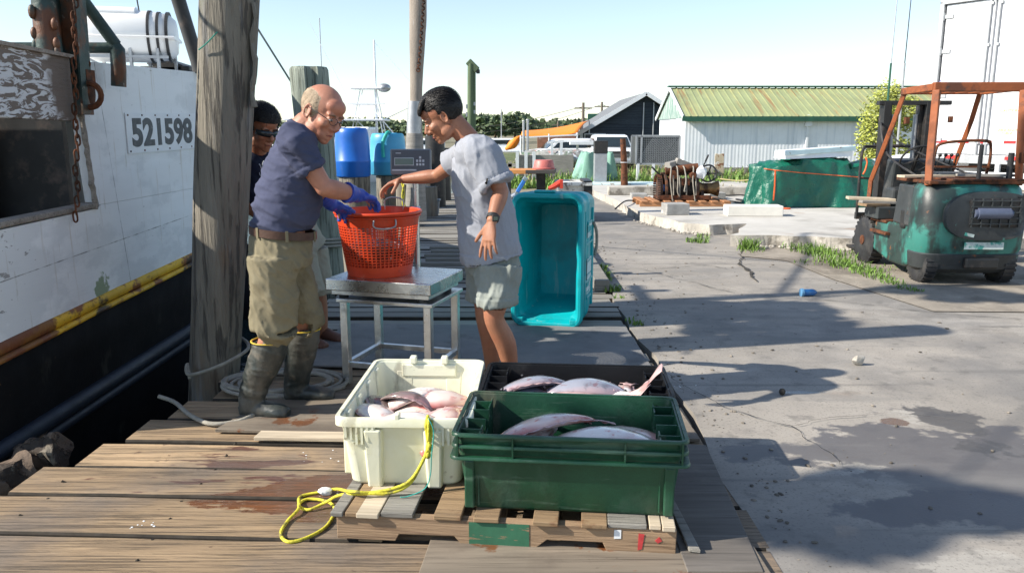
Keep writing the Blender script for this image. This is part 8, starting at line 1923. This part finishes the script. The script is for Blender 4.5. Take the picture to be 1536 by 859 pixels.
# watch
mb = MB(); d = (wrL - elL).normalized(); c_ = wrL - d * .032; mb.tube([c_ - d * .011, c_ + d * .011], .0335, 22); wt = obj('watch_strap', mb, m_strap, p2_, world=True, smooth=40); mb = MB(); sdv = V((.35, -.9, 0)); cc_ = c_ + sdv.normalized() * .034; mb.bar(cc_ - sdv * .006, cc_ + sdv * .006, .034, .034); wc_ = obj('watch_case', mb, m_black, wt, world=True, bevel=.004); mb = MB(); cc_ = c_ + sdv.normalized() * .042; mb.bar(cc_ - sdv * .001, cc_ + sdv * .001, .02, .018); obj('watch_screen', mb, m_lcd, wc_, world=True)
def shoe(parent, an, dirv, m):
    d = V(dirv).normalized(); b0 = V((an.x, an.y, 0)); mb = MB()
    mb.tube([b0 - d * .07 + V((0, 0, .045)), b0 + V((0, 0, .06)), b0 + d * .1 + V((0, 0, .045)), b0 + d * .17 + V((0, 0, .035)), b0 + d * .2 + V((0, 0, .03))], [(.03, .04), (.042, .055), (.045, .04), (.045, .032), (.028, .022)], 18, side=d.cross(V((0, 0, 1))), sub=4); return remesh('shoe', mb, m, parent, .006, 3, origin=root_loc(parent))
for an in (anL, anR): shoe(p2_, an, (-1, -.1, 0), mat('dark_shoe', (.05, .045, .04), .6))

# ---------------------------------------------------------------- man in sunglasses behind the piling
m_sh3 = mat('black_navy_cotton', (.010, .013, .028), .9, var=.2, bump=.3, bs=220, bdist=.002, spec=.15)
YB = 5.28
pel, wai, bel, che, uch, nkb = J(455, 375, 5.5), J(440, 340, 5.45), J(420, 310, 5.4), J(398, 278, 5.35), J(391, 250, 5.33), J(386, 232, 5.31)
o3 = V((pel.x, 5.5, 0)); p3_ = thing('person', 'dark-haired man in wraparound sunglasses leaning out from behind the thick piling', 'person', o3)
lat = V((.55, .83, 0)).normalized(); fw = V((.83, -.55, 0))
hc = J(393, 193, 5.2); hf = V((.72, -.6, -.36)); HR = frame(hf); HK = 1.13
shL, elL, wrL = J(418, 250, 5.55), J(430, 300, 5.6), J(455, 322, 5.5)
shR, elR, wrR = J(374, 250, 5.2), J(372, 310, 5.25), J(400, 330, 5.2)
hipL, knL, anL = J(468, 380, 5.58), J(478, 440, 5.6), J(484, 508, 5.68)
hipR, knR, anR = J(448, 380, 5.42), J(466, 440, 5.42), J(458, 515, 5.5)
mb = MB(); add_head(mb, hc, HR, HK); mb.tube([nkb - V((0, 0, .05)), nkb, hc + HR @ V((-.03, 0, -.05))], [.065, .058, .056], 16, sub=4)
mb.tube([pel, wai, bel, che, uch], [(.13, .1), (.125, .1), (.13, .1), (.14, .1), (.12, .075)], 20, side=lat, sub=4); mb.tube([uch, nkb], [(.12, .065), (.06, .055)], 18, side=lat, sub=3); mb.tube([shL, shR], .05, 12)
arm2(mb, shL, elL, wrL); arm2(mb, shR, elR, wrR)
add_hand(mb, wrL, (.6, -.5, -.5), (0, -.3, -1), (0, -1, 0)); add_hand(mb, wrR, (.6, -.3, -.4), (0, -.3, -1), (0, 1, 0))
for h_, k_, a_ in ((hipR, knR, anR), (hipL, knL, anL)):
    mb.tube([h_, h_.lerp(k_, .6), k_], [.085, .07, .055], 16, sub=4); mb.tube([k_, k_.lerp(a_, .35), a_], [.053, .055, .036], 16, sub=4); mb.ell(a_ + V((.05, -.02, -.05)), (.1, .04, .03), None, 14, 8)
remesh('person_body', mb, m_sk2, p3_, .0055, 3, origin=o3)
q3 = lambda x, y, z: hc + HR @ (V((x, y, z)) * HK)
face_parts(p3_, q3, HR, HK, m_lipd, m_hr2, m_ew, m_ir, o3)
def t3(p, d):
    v_ = .022
    if p.x > .02 and p.z < .058: v_ = -.012
    if -.03 < p.x <= .02 and p.z < -.0: v_ = -.012
    if p.x <= -.03 and p.z < -.06: v_ = -.012
    return v_
hair_cap('hair', p3_, hc, HR, HK, t3, m_hr2, rough=.006, seed=9, nu=80, nv=56, strands=2600, flow=lambda d, r: (r.gauss(0, .5), r.gauss(0, .5), .2), slen=.03, wid=.0013, messy=.014)
mb = MB(); rows = []
for k in range(21):
    a = (k - 10) / 10 * 1.12; r = .098; y = r * .86 * math.sin(a); x = .012 + r * math.cos(a) * .92; hh = .0185 * (1 - .25 * abs(a)) * (.45 if abs(k - 10) < 1 else 1)
    rows.append([q3(x, y, .004 + hh), q3(x + .004, y, .004), q3(x, y, .004 - hh)])
mb.loft(rows, caps=False, closed=False); obj('sunglasses', mb, m_glass, p3_, world=True, smooth=180, solid=.003)
mb = MB(); mb.tube([wai, bel, che, uch, uch.lerp(nkb, .5), nkb], [(.165, .14), (.17, .14), (.18, .135), (.16, .11), (.11, .08), (.068, .068)], 28, side=lat, sub=5); eL = sleeve(mb, shL, elL, .7, .08, .082, uch + lat * .07); eR = sleeve(mb, shR, elR, .7, .08, .082, uch - lat * .07)
dL = (elL - shL).normalized(); dR = (elR - shR).normalized()
remesh('t_shirt', mb, m_sh3, p3_, .009, 4, origin=o3, solid=.004, disp=folds(31, .006, []))
m_script = mat('white_print', (.55, .58, .65), .8)
mb = MB(); 
for r_, (ax0, ay0, n_) in enumerate(((378, 258, 16), (383, 265, 11))):
    P = [J(ax0 + k * 1.35, ay0 - k * .95 + 4.2 * math.sin(k * 1.35) , 5.175) for k in range(n_)]; mb.tube(P, .0022, 5, sub=5)
obj('script_print', mb, m_script, p3_, world=True, smooth=180)
mb = MB(); mb.tube([wai, wai.lerp(pel, .6), pel], [(.155, .13), (.17, .14), (.18, .15)], 26, side=lat, sub=4)
for h_, k_ in ((hipL, knL), (hipR, knR)): mb.tube([h_ + V((0, 0, .04)), h_.lerp(k_, .5), k_], [(.11, .12), (.108, .112), (.105, .108)], 22, side=lat, sub=5)
m_kh3 = mat('pale_khaki_cotton', (.33, .31, .25), .9, var=.1, bump=.3, bs=200, bdist=.002, spec=.15)
remesh('shorts', mb, m_kh3, p3_, .009, 4, origin=o3, solid=.004, disp=folds(37, .006, []))
for an in (anL, anR): shoe(p3_, an, (.85, -.5, 0), mat('brown_sandal', (.12, .05, .03), .6))
